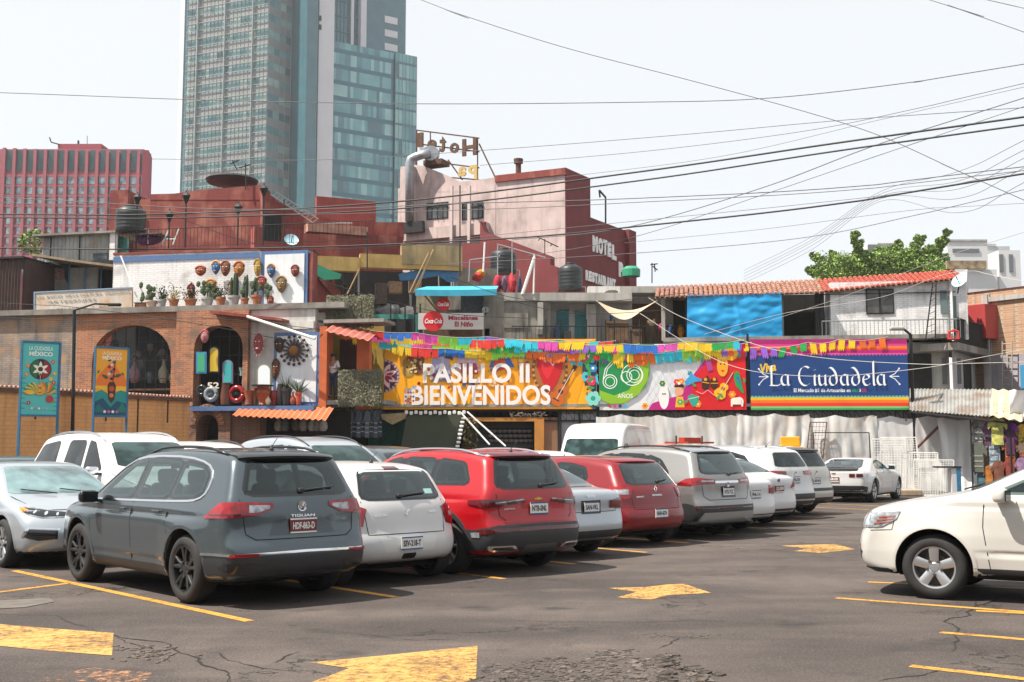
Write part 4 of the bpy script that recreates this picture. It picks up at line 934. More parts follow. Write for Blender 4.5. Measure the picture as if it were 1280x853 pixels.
 sp=spec('suv',4.9,1.9,1.80,(1.1,3.9),0.37,0.44,1.15,paint=paint('taxi orange',(.55,.10,.012)),res=0.055,wheel='seven',detail=False,panels=fr,glass=GREY_GL,wglass=GREY_GL,extra=[rack])
 make_car('parked_truck',sp,'orange vehicle with a red roof light bar beside the tall white van','car',None,'FR',223,None,(6.2,37.2))
 # tall white van
 vo=[(0.1,.35),(0.0,.55),(0.02,1.0),(0.04,2.3),(0.14,2.58),(0.5,2.66),(3.6,2.66),(4.15,2.56),(4.5,2.30),(5.05,1.45),(5.4,1.22),(5.75,1.05),(5.9,.8),(5.93,.5),(5.85,.3),(5.5,.26),(.6,.3)]
 vo=[(a,b*.92 if b > .5 else b) for a,b in vo]
 van=dict(L=5.93,W=2.02,wx=(1.3,4.95),rw=.35,ra=.43,belt=1.25,outline=vo,sec=[(0,.92),(.4,.98),(.9,1.0),(1.3,.99),(2.0,.93),(2.6,.88)],paint=WHITEP,res=.06,k=.14,crown=.05,cr=.04,
  wins=[[(4.0,1.28),(4.0,1.80),(4.40,1.80),(4.85,1.30)]],glass=glass(),wglass=GREEN_GL,windshield=[(-.85,1.36),(-.78,1.94),(.78,1.94),(.85,1.36)],mirror=(4.75,1.35),wheel='steel',detail=False,
  panels=[('side_crease','side',[(.2,2.2),(3.8,2.2),(3.8,2.215),(.2,2.215)],mat('white trim',(.6,.6,.6),.4),.006),('side_crease','side',[(.2,1.2),(3.8,1.2),(3.8,1.215),(.2,1.215)],mat('white trim',(.6,.6,.6),.4),.006),('grille','wrapf',[(-30,.7),(-30,.95),(30,.95),(30,.7)],GLOSSBLK,.006)])
 make_car('parked_van',van,'tall white panel van standing in front of the white tarpaulins','van',None,'FL',161,None,(3.15,33.2))
fleet()
# ------------------------------------------------------------ ground, paint and wear
def asphalt():
 m,t,b=newmat('asphalt');N,L=t.nodes,t.links
 tc=N.new('ShaderNodeTexCoord')
 def mp(sc):
  q=N.new('ShaderNodeMapping');q.inputs['Scale'].default_value=(sc,sc,sc) if not hasattr(sc,'__len__') else sc;L.new(tc.outputs['Object'],q.inputs[0]);return q.outputs[0]
 def noi(sc,det=6,ro=.55):
  n=N.new('ShaderNodeTexNoise');n.inputs['Scale'].default_value=1;n.inputs['Detail'].default_value=det;n.inputs['Roughness'].default_value=ro;L.new(mp(sc),n.inputs[0]);return n
 def ramp(src,a,bb,lo=0,hi=1):
  r=N.new('ShaderNodeMapRange');r.inputs[1].default_value=a;r.inputs[2].default_value=bb;r.inputs[3].default_value=lo;r.inputs[4].default_value=hi;L.new(src,r.inputs[0]);return r.outputs[0]
 def mix(f,a,bb,mode='MIX'):
  x=N.new('ShaderNodeMix');x.data_type='RGBA';x.blend_type=mode
  if isinstance(f,float): x.inputs[0].default_value=f
  else: L.new(f,x.inputs[0])
  for i,q in ((6,a),(7,bb)):
   if isinstance(q,tuple): x.inputs[i].default_value=(*q,1)
   else: L.new(q,x.inputs[i])
  return x.outputs[2]
 c=mix(ramp(noi((.16,.4,1),6,.6).outputs[0],.40,.62),(.046,.037,.034),(.112,.090,.079))
 c=mix(ramp(noi((2.2,1.1,1),7,.7).outputs[0],.42,.75,0,.6),c,(.040,.034,.034))
 c=mix(ramp(noi((.7,1.6,1),8,.75).outputs[0],.56,.72,0,.6),c,(.14,.108,.088))
 c=mix(ramp(noi(48,3,.85).outputs[0],.52,.70,0,.75),c,(.20,.17,.15))
 c=mix(ramp(noi(38,3,.85).outputs[0],.30,.47,.85,0),c,(.016,.014,.014))
 st=noi((.9,1.3,1),5);c=mix(ramp(st.outputs[0],.60,.70,0,.7),c,(.024,.021,.021))
 # cracks
 dist=noi(1.6,5,.65);ad=N.new('ShaderNodeVectorMath');ad.operation='MULTIPLY_ADD';L.new(dist.outputs['Color'],ad.inputs[0]);ad.inputs[1].default_value=(.9,.9,0);L.new(mp(.42),ad.inputs[2])
 vo=N.new('ShaderNodeTexVoronoi');vo.feature='DISTANCE_TO_EDGE';vo.inputs['Scale'].default_value=1;L.new(ad.outputs[0],vo.inputs['Vector'])
 cr=ramp(vo.outputs['Distance'],0.0,.010,1,0);msk=ramp(noi(.45,3).outputs[0],.52,.60)
 mu=N.new('ShaderNodeMath');mu.operation='MULTIPLY';L.new(cr,mu.inputs[0]);L.new(msk,mu.inputs[1])
 c=mix(mu.outputs[0],c,(.012,.010,.010))
 L.new(c,b.inputs['Base Color']);b.inputs['Roughness'].default_value=.88;b.inputs['Specular IOR Level'].default_value=.3
 bp=N.new('ShaderNodeBump');bp.inputs['Strength'].default_value=.55;bp.inputs['Distance'].default_value=.012;L.new(noi(75,4,.8).outputs[0],bp.inputs['Height'])
 b2=N.new('ShaderNodeBump');b2.inputs['Strength'].default_value=.8;b2.inputs['Distance'].default_value=.02;b2.invert=True;L.new(mu.outputs[0],b2.inputs['Height']);L.new(bp.outputs[0],b2.inputs['Normal'])
 b3=N.new('ShaderNodeBump');b3.inputs['Strength'].default_value=.4;b3.inputs['Distance'].default_value=.06;L.new(noi(2.5,4).outputs[0],b3.inputs['Height']);L.new(b2.outputs[0],b3.inputs['Normal'])
 L.new(b3.outputs[0],b.inputs['Normal']);return m
def roadpaint(name='road paint',c=(.62,.33,.035),a=.40,bb=.54,under=(.12,.10,.095)):
 m,t,b=newmat(name);N,L=t.nodes,t.links
 tc=N.new('ShaderNodeTexCoord');n=N.new('ShaderNodeTexNoise');n.inputs['Scale'].default_value=11;n.inputs['Detail'].default_value=10;n.inputs['Roughness'].default_value=.8
 n2=N.new('ShaderNodeTexNoise');n2.inputs['Scale'].default_value=1.3;n2.inputs['Detail'].default_value=3
 L.new(tc.outputs['Object'],n.inputs[0]);L.new(tc.outputs['Object'],n2.inputs[0])
 ad=N.new('ShaderNodeMath');ad.operation='MULTIPLY_ADD';ad.inputs[1].default_value=.35;L.new(n2.outputs[0],ad.inputs[0]);L.new(n.outputs[0],ad.inputs[2])
 r=N.new('ShaderNodeMapRange');r.inputs[1].default_value=a+.17;r.inputs[2].default_value=bb+.17;r.inputs[3].default_value=0;r.inputs[4].default_value=1;L.new(ad.outputs[0],r.inputs[0])
 tr=N.new('ShaderNodeBsdfTransparent');ms=N.new('ShaderNodeMixShader');out=N['Material Output']
 b.inputs['Base Color'].default_value=(*c,1);b.inputs['Roughness'].default_value=.8
 L.new(r.outputs[0],ms.inputs[0]);L.new(tr.outputs[0],ms.inputs[1]);L.new(b.outputs[0],ms.inputs[2]);L.new(ms.outputs[0],out.inputs[0]);return m
mb=MB();mb.grid(lambda u,v: (-520+1040*u,-60+500*v,0),1,1);struct('ground',mb,asphalt())
RP=roadpaint(c=(.52,.25,.035),a=.32,bb=.50);RPW=roadpaint('worn road paint',(.50,.275,.075),.36,.56);RPF=roadpaint('faded road paint',(.50,.24,.12),.50,.66)
def rline(a,b,w_=.11,m=None,z=.004,nm='parking_line'):
 a,b=Vector((a[0],a[1],0)),Vector((b[0],b[1],0));d=(b-a).normalized();n=Vector((-d.y,d.x,0))*w_/2;q=MB();up=Vector((0,0,z))
 q.add([a-n+up,b-n+up,b+n+up,a+n+up],[[0,1,2,3]]);return struct(nm,q,m or RP)
U1=Vector((-.682,.731,0));RD=Vector((.515,.857,0))
rline(gp(312,777),gp(312,777)+U1*6.2);rline(gp(-20,743),gp(86,729.5))
e1=gp(495,747)
for k in range(1,13):
 e=e1+RD*2.13*(k-1)
 if k == 2: e=gp(630,724)
 if k == 4: e=gp(808,691)
 rline(e,e+U1*4.8)
rline(gp(1045,748),gp(1330,769));rline(gp(1220,764),gp(1330,769.6));rline(gp(1175,791),gp(1330,804));rline(gp(1138,833),gp(1330,855));rline(gp(1085,728),gp(1330,738))
def mark(pts,m,nm='road_arrow'):
 q=MB();P=[gp(*p) for p in pts];q.add([(p.x,p.y,.004) for p in P],[list(range(len(P)))]);o=struct(nm,q,m)
 bm=bmesh.new();bm.from_mesh(o.data);bmesh.ops.triangulate(bm,faces=bm.faces);
 for f in bm.faces:
  if f.normal.z < 0: f.normal_flip()
 bm.to_mesh(o.data);bm.free()
mark([(-60,774),(20,783),(142,792),(140,820),(60,814),(-60,802)],RPW)
mark([(387,829),(480,820),(597,808),(595,849),(520,872),(372,860),(437,836)],RPW)
c6=lambda L_: [(560+x/1.778,650+y/1.778) for x,y in L_]
mark(c6([(355,152),(440,150),(490,144),(525,143),(585,163),(490,168),(450,178),(375,173),(420,161)]),RPW)
mark(c6([(740,58),(860,54),(905,66),(830,74),(770,70),(800,64)]),RPW)
mark([(40,852),(115,835),(190,842),(180,856),(100,862)],RPF)
# crumbled patch of stones and a few loose bits
stone=mat('crumbled stone',(.12,.095,.08),.9,var=.5,vscale=9,bump=.5)
mb=MB();rs=random.Random(3)
PM_=[mat('pale broken stone',(.14,.112,.095),.9,var=.4,vscale=9),mat('brown broken stone',(.085,.068,.058),.9,var=.5,vscale=9),mat('dark broken stone',(.055,.046,.042),.9,var=.4,vscale=9)]
for k in range(1300):
 px=rs.uniform(590,905);py=812+rs.uniform(0,52);e=abs((px-755)/150)**1.6+abs((py-850)/38)**1.3;n_=noise.noise(Vector((px*.02,py*.07,0)))
 if e > 1.05+n_*.9: continue
 g=gp(px,py);r_=rs.choice((.006,.009,.013,.018,.024)) if px < 790 or rs.random() < .8 else .05
 mb.rbox((g.x,g.y,.002),(r_*rs.uniform(1.6,3),r_*rs.uniform(1.2,2),min(.006,r_)*rs.uniform(.6,1.3)),r_*.25,1,Matrix.Rotation(rs.uniform(0,3.1),4,'Z') @ Matrix.Rotation(rs.uniform(-.2,.2),4,'X'),mi=rs.choices((0,1,2),(3,3,2))[0])
tag(mb.build('rubble',PM_),'crumbled patch of broken paving stones in the asphalt at the bottom edge',None,None,'stuff')
mb=MB()
for k in range(70):
 px,py=172+rs.gauss(16,22),818+rs.gauss(0,5);g=gp(px,py);mb.rbox((g.x,g.y,.002),(rs.uniform(.02,.07),rs.uniform(.02,.05),.015),.004,1,Matrix.Rotation(rs.uniform(0,3),4,'Z'))
for k in range(40):
 px,py=rs.gauss(845,30),rs.gauss(795,2);g=gp(px,py);mb.rbox((g.x,g.y,.002),(rs.uniform(.01,.05),rs.uniform(.01,.03),.012),.004,1)
tag(mb.build('loose_gravel',stone),'loose gravel around two small potholes in the asphalt',None,None,'stuff')
# small covers set in the asphalt
mb=MB();P=[gp(*p) for p in ((-10,752),(62,748),(68,753),(30,760),(-10,762))];mb.add([(p.x,p.y,.006) for p in P],[[0,4,3,2,1]]);tag(struct('pavement_patch',mb,mat('old concrete',(.14,.12,.105),.9,var=.4,vscale=5)),None,None)
# long cracks
CRK=mat('crack',(.010,.009,.009),.95)
def crack(pts,w_=.022,seed=0,amp=.10):
 rr=random.Random(seed);P=[gp(*p) for p in pts];L_=[]
 for a,b in zip(P,P[1:]):
  n=max(2,int((b-a).length/.06))
  for k in range(n): u=k/n;q=a.lerp(b,u);d=(b-a).normalized();L_.append(q+Vector((-d.y,d.x,0))*(noise.noise(q*2.1+Vector((seed,0,0)))*amp+noise.noise(q*9)*amp*.35))
 V=[]
 for i,q in enumerate(L_):
  d=(L_[min(i+1,len(L_)-1)]-L_[max(i-1,0)]).normalized();n=Vector((-d.y,d.x,0));w2=w_*(.25+.75*rr.random())*min(1,4*min(i,len(L_)-1-i)/len(L_)+.1)/2;V += [q+n*w2+Vector((0,0,.0035)),q-n*w2+Vector((0,0,.0035))]
 mb=MB();mb.add(V,[[2*i,2*i+1,2*i+3,2*i+2] for i in range(len(L_)-1)]);struct('asphalt_crack',mb,CRK)
for i_,(c_,w_) in enumerate((([(1275,742),(1218,757),(1210,768),(1190,776),(1196,808),(1186,822)],.03),([(1100,853),(1152,844),(1185,832)],.022),([(110,786),(150,797),(205,806),(250,828),(300,856)],.03),([(140,797),(200,815),(215,830)],.022),([(250,812),(330,836),(385,845)],.018),([(345,829),(372,820),(388,812)],.02),
 ([(560,774),(700,778),(860,776),(1040,784)],.012),([(0,768),(60,770),(130,790)],.015),([(640,700),(760,706),(900,704)],.010),([(820,812),(850,798),(880,795)],.02),([(1275,716),(1180,780)],.008),([(420,790),(520,800),(600,796)],.012))):
 crack(c_,w_,i_)
# ------------------------------------------------------------ upright planes to build on
class FR:
 """upright plane through two sight lines at given depths; s runs along it, n points to the viewer"""
 def __init__(s,pxa,Ya,pxb,Yb):
  a,b=at(pxa,500,Ya),at(pxb,500,Yb);s.o=Vector((a.x,a.y,0));d=Vector((b.x-a.x,b.y-a.y,0));s.len=d.length;s.u=d.normalized();s.n=Vector((s.u.y,-s.u.x,0))
 def hit(s,px,py,d=0.0):
  r=ray(px,py);c=Vector((0,0,CAM_H));o=s.o+s.n*d;t=(o-c).dot(s.n)/r.dot(s.n);p=c+r*t;q=p-o;return q.dot(s.u),p.z
 def P(s,a,z,d=0.0): return s.o+s.u*a+s.n*d+Vector((0,0,z))
 def pt(s,px,py,d=0.0): a,z=s.hit(px,py,d);return s.P(a,z,d)
 def box(s,mb,a0,z0,a1,z1,d0,d1,mi=None):
  """d0 back, d1 front"""
  a0,a1=min(a0,a1),max(a0,a1);z0,z1=min(z0,z1),max(z0,z1);d0,d1=min(d0,d1),max(d0,d1)
  v=[s.P(a,z,d) for z in (z0,z1) for a,d in ((a0,d1),(a1,d1),(a1,d0),(a0,d0))]
  return mb.add(v,[[3,2,1,0],[4,5,6,7],[0,1,5,4],[1,2,6,5],[2,3,7,6],[3,0,4,7]],mi)
 def pbox(s,mb,px0,py0,px1,py1,d0,d1,mi=None):
  """box whose front face fills the sighted rectangle"""
  a0,z0=s.hit(px0,py1,d1);a1,z1=s.hit(px1,py0,d1);return s.box(mb,a0,z0,a1,z1,d0,d1,mi)
 def gbox(s,mb,px0,py0,px1,d0,d1,mi=None,z0=0.0):
  a0,z1=s.hit(px0,py0,d1);a1,_=s.hit(px1,py0,d1);return s.box(mb,a0,z0,a1,z1,d0,d1,mi)
 def poly(s,mb,pts,d=0.01,th=0.01,mi=None,px=True):
  q=[s.hit(x,y,d) for x,y in pts] if px else pts
  ar=sum(q[i][0]*q[(i+1) % len(q)][1]-q[(i+1) % len(q)][0]*q[i][1] for i in range(len(q)))
  if ar < 0: q=q[::-1]
  n=len(q);V=[s.P(a,z,d) for a,z in q]+[s.P(a,z,d-th) for a,z in q]
  tri=delaunay_2d_cdt([Vector(p) for p in q],[(i,(i+1) % n) for i in range(n)],[],1,1e-7) if n > 4 else None
  if tri and len(tri[0]) == n:
   fr=[list(f) for f in tri[2]];fr=[f if (Vector(q[f[1]])-Vector(q[f[0]])).cross(Vector(q[f[2]])-Vector(q[f[0]])) > 0 else f[::-1] for f in fr]
  else: fr=[list(range(n))]
  return mb.add(V,fr+[[k+n for k in f[::-1]] for f in fr]+[[i,n+i,n+(i+1) % n,(i+1) % n][::-1] for i in range(n)][::1],mi)
 def text(s,mb,txt,px0,py0,px1,py1,d=0.02,bold=0,flip=False,depth=.004,shear=0,tilt=0.0):
  a0,z0=s.hit(px0,py1,d);a1,z1=s.hit(px1,py0,d);u=s.u;v=Vector((0,0,1))
  if tilt: u=(u*math.cos(tilt)+v*math.sin(tilt));v=Vector((0,0,1)).cross(s.n)*0+Vector((0,0,1))*math.cos(tilt)-s.u*math.sin(tilt)
  if flip: u=-u
  o=s.P((a0+a1)/2,(z0+z1)/2,d)
  return text_mb(txt,1,o,u,v,fit=(a1-a0,z1-z0),bold=bold,depth=depth,shear=shear,mb=mb)
 def arch_wall(s,mb,a0,z0,a1,z1,ha0,hz0,ha1,hz1,rise,d0,d1,n=14):
  """wall with a round-headed opening: springing at hz1-rise"""
  s.box(mb,a0,z0,ha0,z1,d0,d1);s.box(mb,ha1,z0,a1,z1,d0,d1)
  if hz0 > z0: s.box(mb,ha0,z0,ha1,hz0,d0,d1)
  c=(ha0+ha1)/2;w_=(ha1-ha0)/2;arc=[(c+w_*math.cos(math.pi*k/n),hz1-rise+rise*math.sin(math.pi*k/n)**.8) for k in range(n+1)]
  for k in range(n):
   (xa,za),(xb,zb)=arc[k],arc[k+1]
   V=[s.P(a,z,d) for d in (d1,d0) for a,z in ((xb,zb),(xa,za),(xa,z1),(xb,z1))]
   mb.add(V,[[0,1,2,3],[7,6,5,4],[0,4,5,1],[3,2,6,7]])
  return mb
def corr(F,mb,a0,z0,a1,z1,d,pitch=.09,amp=.02,horiz=False,dz=0.0,mi=None):
 """corrugated sheet standing on (or leaning back by dz from) the plane"""
 n=max(4,int((a1-a0)/pitch*4));V=[];Fc=[]
 for i in range(n+1):
  a=a0+(a1-a0)*i/n;o=amp*math.sin(i*math.pi/2)
  V += [F.P(a,z0,d+o),F.P(a,z1,d+o-dz)]
 for i in range(n): Fc.append([2*i,2*i+2,2*i+3,2*i+1])
 return mb.add(V,Fc,mi)
def nib(F,mb,strokes,ox,oy,sx,sy,d,w_=.09,ang=35,px=True):
 """broad-nib lettering: strokes in letter space, placed with its origin sighted at ox, oy"""
 a0,z0=F.hit(ox,oy,d);k=0
 nx,nz=math.cos(R(ang))*w_/2,math.sin(R(ang))*w_/2
 for st in strokes:
  st=chaikin(st,2,False) if len(st) > 2 else st
  for (xa,ya),(xb,yb) in zip(st,st[1:]):
   A=(a0+xa*sx,z0+ya*sy);B=(a0+xb*sx,z0+yb*sy);k += 1;dd=d+.0004*(k % 7)
   q=[(A[0]-nx,A[1]-nz),(B[0]-nx,B[1]-nz),(B[0]+nx,B[1]+nz),(A[0]+nx,A[1]+nz)]
   ar=sum(q[i][0]*q[(i+1) % 4][1]-q[(i+1) % 4][0]*q[i][1] for i in range(4))
   if abs(ar) < 1e-6:
    q=[(A[0]-nz*.25,A[1]+nx*.25),(A[0]+nz*.25,A[1]-nx*.25),(B[0]+nz*.25,B[1]-nx*.25),(B[0]-nz*.25,B[1]+nx*.25)]
   F.poly(mb,q,dd,.002,px=False)
   t=w_*.13;e=[(A[0]-t,A[1]),(A[0],A[1]-t),(B[0]+t,B[1]),(B[0],B[1]+t)]
def rail(F,mb,a0,z0,a1,z1,d,step=.13,r=.012,rt=.02):
 mb.bar(F.P(a0,z1,d),F.P(a1,z1,d),rt);mb.bar(F.P(a0,z0+.06,d),F.P(a1,z0+.06,d),r)
 n=max(1,int((a1-a0)/step))
 for i in range(n+1):
  a=a0+(a1-a0)*i/n;mb.bar(F.P(a,z0,d),F.P(a,z1,d),r,n=4)
 return mb
# ------------------------------------------------------------ building materials
BRICK_O=brick('orange brick',(.46,.17,.07),(.30,.10,.045),(.36,.25,.17),.24,.08,.010,stain=(.16,.11,.08),streak=.35)
BRICK_G=brick('weathered brick',(.30,.22,.17),(.40,.30,.23),(.22,.19,.16),.26,.085,.012,wash=(.15,.135,.125),washamt=.75,stain=(.42,.24,.12),streak=.6)
BRICK_P=brick('painted orange wall',(.78,.40,.16),(.72,.36,.14),(.56,.28,.11),.36,.14,.008,bump=.4,streak=.3)
BRICK_W=brick('white painted brick',(.80,.79,.79),(.74,.73,.73),(.60,.59,.58),.26,.085,.010,stain=(.46,.44,.42),streak=.3)
BRICK_B=brick('raw brown brick',(.36,.19,.10),(.44,.26,.15),(.40,.34,.27),.28,.10,.014,streak=.4)
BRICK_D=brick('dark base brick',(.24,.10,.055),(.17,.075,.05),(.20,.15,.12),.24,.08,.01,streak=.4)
PINK=mat('pink render',(.56,.44,.42),.85,var=.22,vscale=.9,stain=(.34,.27,.25),streak=.35,bump=.3,bscale=6)
MAROON=mat('maroon paint',(.19,.032,.034),.8,var=.25,vscale=.8,streak=.3,bump=.15,bscale=5)
REDWALL=mat('brick red paint',(.23,.045,.036),.85,var=.3,vscale=.6,stain=(.36,.13,.09),streak=.45)
REDLT=mat('salmon red paint',(.32,.075,.06),.85,var=.25,vscale=1,streak=.35)
CONC=mat('weathered concrete',(.30,.28,.25),.9,var=.45,vscale=1.2,stain=(.12,.10,.085),streak=.6,bump=.3,bscale=8)
CONCL=mat('pale concrete',(.42,.40,.37),.9,var=.3,vscale=1.2,streak=.5)
CREAM=mat('stained cream render',(.46,.33,.16),.85,var=.4,vscale=1.2,stain=(.20,.15,.10),streak=.6)
WHITEW=mat('whitewashed render',(.62,.60,.57),.85,var=.2,vscale=1.1,stain=(.38,.35,.32),streak=.45)
TILEW=mat('white tiles',(.76,.78,.80),.35,var=.12,vscale=1.5,streak=.25)
BLUET=mat('blue border tiles',(.035,.13,.36),.4,var=.6,vscale=22,c2=(.35,.45,.6))
BLUEM=mat('blue painted metal',(.04,.19,.34),.5,var=.3,vscale=8)
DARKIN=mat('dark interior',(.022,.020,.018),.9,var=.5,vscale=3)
IRON=mat('black iron',(.018,.018,.019),.6,.3)
RUST=mat('rusty iron',(.12,.055,.03),.85,var=.5,vscale=6)
CORRB=mat('brown corrugated sheet',(.085,.050,.042),.6,.2,var=.25,vscale=3,streak=.4)
CORRG=mat('grey corrugated sheet',(.40,.40,.38),.5,.4,var=.3,vscale=1.5,stain=(.25,.17,.12),streak=.4)
TANKM=mat('black water tank',(.022,.026,.028),.45,var=.4,vscale=3,streak=.4)
TERRA=mat('terracotta',(.40,.14,.065),.8,var=.3,vscale=10)
PLANTG=mat('plant green',(.05,.09,.025),.7,var=.5,vscale=14)
PLANTD=mat('dark plant green',(.025,.05,.018),.7,var=.5,vscale=14)
WINGL=glass('window',(.03,.04,.045))
TEAL=mat('teal paint',(.05,.26,.22),.7,var=.3,vscale=2,streak=.4)
WOOD=mat('old wood',(.22,.13,.07),.85,var=.5,vscale=4,streak=.4)
def tank(pxc,pyt,pyb,Y,label,width_px):
 P=at(pxc,pyb,Y);z1=zat(pyt,Y);h=z1-P.z;r=width_px/F_PX*Y/2
 t=thing('water_tank',label,'water tank',(P.x,Y,P.z),group=None);c=(P.x,Y,P.z)
 mb=MB();pr=[(0,0),(r*.97,0),(r,.04)]
 for k in range(1,6): zz=h*.78*k/6;pr += [(r,zz-.03),(r*1.02,zz),(r,zz+.03)]
 pr += [(r,h*.76),(r*.93,h*.82),(r*.55,h*.92),(r*.42,h*.93)];mb.lathe(pr,c,28,cap=False);part('tank_shell',mb,TANKM,t,50)
 mb=MB();mb.lathe([(r*.44,h*.92),(r*.46,h*.95),(r*.42,h),(0,h*1.01)],c,20,cap=False);part('tank_lid',mb,TANKM,t,50)
 mb=MB();mb.tube([(c[0]+r,Y-.05,c[2]+.15),(c[0]+r+.15,Y-.05,c[2]+.15),(c[0]+r+.15,Y-.05,c[2]-.5)],.03,6);part('pipe',mb,mat('pvc pipe',(.5,.48,.44),.6),t);return t
# ------------------------------------------------------------ low orange wall with its coping
WL=FR(-40,34.6,237,43.3)
t=thing('orange_wall','low painted orange block wall with scalloped coping along the left side','wall',WL.P(0,0))
mb=MB();WL.gbox(mb,-40,490,237,-.25,0);z1=3.5
mb=MB();WL.box(mb,0,0,WL.len,3.42,-.25,0);part('wall',mb,BRICK_P,t)
mb=MB();WL.box(mb,-.1,3.42,WL.len+.05,3.56,-.32,.10);part('coping',mb,mat('coping brown',(.16,.085,.05),.8,var=.4,vscale=5),t)
mb=MB()
for k in range(int(WL.len/.17)): a=.08+k*.17;mb.bar(WL.P(a,3.60,-.2),WL.P(a,3.58,.14),.055,n=8)
part('scalloped_tiles',mb,mat('scallop tile',(.42,.22,.16),.7,var=.5,vscale=12),t)
for k in range(6):
 a=1.0+k*1.5;mb=MB();WL.box(mb,a,2.6 if k % 2 else 1.9,a+.05,3.42,.0,.03);part('drip_pipe',mb,RUST,t)
# street lamp in front of the brick
p=WL.pt(92,523,.25);t=thing('lamp_post','thin dark lamp post with a short slanted arm against the weathered brick','lamp post',(p.x,p.y,0))
pt_,pa=WL.pt(93,388,.25),WL.pt(143,381,1.0);mb=MB();mb.bar((p.x,p.y,1.6),pt_,.055,n=8);part('post',mb,IRON,t)
mb=MB();mb.tube([pt_,(pt_+pa)/2+Vector((0,0,.12)),pa],.035,6);part('lamp_arm',mb,IRON,t)
mb=MB();mb.rbox(pa,(.45,.2,.10),.04,2);part('lamp_head',mb,IRON,t)
# two posters in blue frames
def poster(name,F,x0,y0,x1,y1,ground_y,label,draw,d=.9):
 a0,z1=F.hit(x0,y0,d);a1,z0=F.hit(x1,y1,d);t=thing(name,label,'poster',F.P((a0+a1)/2,0,d))
 for a in (a0,a1): mb=MB();mb.bar(F.P(a,0,d),F.P(a,z1+.02,d),.045,n=4);part('post',mb,BLUEM,t)
 for z in (z0,z1): mb=MB();mb.bar(F.P(a0,z,d),F.P(a1,z,d),.045,n=4);part('frame_bar',mb,BLUEM,t)
 draw(t,F,a0+.03,z0+.03,a1-.03,z1-.03,d+.01)
class Pic:
 """prints shapes in 0..1 panel space as thin raised layers"""
 def __init__(s,t,F,a0,z0,a1,z1,d): s.t,s.F,s.a0,s.z0,s.w,s.h,s.d=t,F,a0,z0,a1-a0,z1-z0,d;s.k=0;s.q={}
 def poly(s,pts,c,name='print'):
  s.k += 1;P=[(s.a0+x*s.w,s.z0+y*s.h) for x,y in pts];mb=s.q.setdefault((name,c),MB());s.F.poly(mb,P,s.d+.00022*s.k+.002,.0006,px=False)
 def circ(s,x,y,r,c,n=20,a0=0,a1=360,ry=None,name='print'):
  s.poly(circ(x,y,r,n,(ry or r)*s.w/s.h if ry is None else ry,a0,a1),c,name)
 def line(s,pts,w_,c,name='print'):
  for a,b in zip(pts,pts[1:]):
   ax,ay,bx,by=a[0]*s.w,a[1]*s.h,b[0]*s.w,b[1]*s.h;L_=math.hypot(bx-ax,by-ay)+1e-9;nx,ny=-(by-ay)/L_*w_*s.w/2,(bx-ax)/L_*w_*s.w/2
   s.poly([((ax+nx)/s.w,(ay+ny)/s.h),((bx+nx)/s.w,(by+ny)/s.h),((bx-nx)/s.w,(by-ny)/s.h),((ax-nx)/s.w,(ay-ny)/s.h)],c,name)
 def text(s,tx,x,y,w_,h_,c,bold=0,name='lettering',shear=0,tilt=0):
  s.k += 1;mb=s.q.setdefault((name,c),MB());u=s.F.u;v=Vector((0,0,1))
  if tilt: u,v=u*math.cos(tilt)+v*math.sin(tilt),v*math.cos(tilt)-u*math.sin(tilt)
  text_mb(tx,1,s.F.P(s.a0+x*s.w,s.z0+y*s.h,s.d+.00022*s.k+.002),u,v,fit=(w_*s.w,h_*s.h),bold=bold,depth=.0006,shear=shear,mb=mb)
 def flower(s,x,y,r,c,c2,n=6):
  for k in range(n): a=2*math.pi*k/n;s.circ(x+r*.6*math.cos(a),y+r*.6*math.sin(a)*s.w/s.h,r*.42,c,10,name='flower_print')
  s.circ(x,y,r*.32,c2,10,name='flower_print')
 def leaf(s,x,y,L_,a,c):
  ca,sa=math.cos(R(a)),math.sin(R(a));P=[(0,0),(.3,.22),(.7,.16),(1,0),(.7,-.16),(.3,-.22)]
  s.poly([(x+(px*ca-py*sa)*L_,y+(px*sa+py*ca)*L_*s.w/s.h) for px,py in P],c,'leaf_print')
 def guitar(s,x,y,L_,a,c='e0a020',c2='5a2a10'):
  ca,sa=math.cos(R(a)),math.sin(R(a));T=lambda P: [(x+(px*ca-py*sa)*L_,y+(px*sa+py*ca)*L_*s.w/s.h) for px,py in P]
  body=[(-.42+.0,0)];body=[(-.45,0),(-.42,.14),(-.30,.20),(-.18,.15),(-.12,.11),(-.02,.14),(.06,.09),(.08,0),(.06,-.09),(-.02,-.14),(-.12,-.11),(-.18,-.15),(-.30,-.20),(-.42,-.14)]
  s.poly(T(body),c,'guitar_print');s.poly(T([(.06,.025),(.48,.02),(.48,-.02),(.06,-.025)]),c2,'guitar_print');s.poly(T([(.46,.045),(.60,.05),(.60,-.05),(.46,-.045)]),c2,'guitar_print')
  s.poly(T(circ(-.10,0,.06,14)),c2,'guitar_print');s.poly(T([(-.33,.08),(-.30,.08),(-.30,-.08),(-.33,-.08)]),c2,'guitar_print');s.poly(T([(-.3,.008),(.5,.008),(.5,-.008),(-.3,-.008)]),'e8e0d0','guitar_print')
 def flush(s):
  for (nm,c),mb in s.q.items(): part(nm,mb,ink(c),s.t)
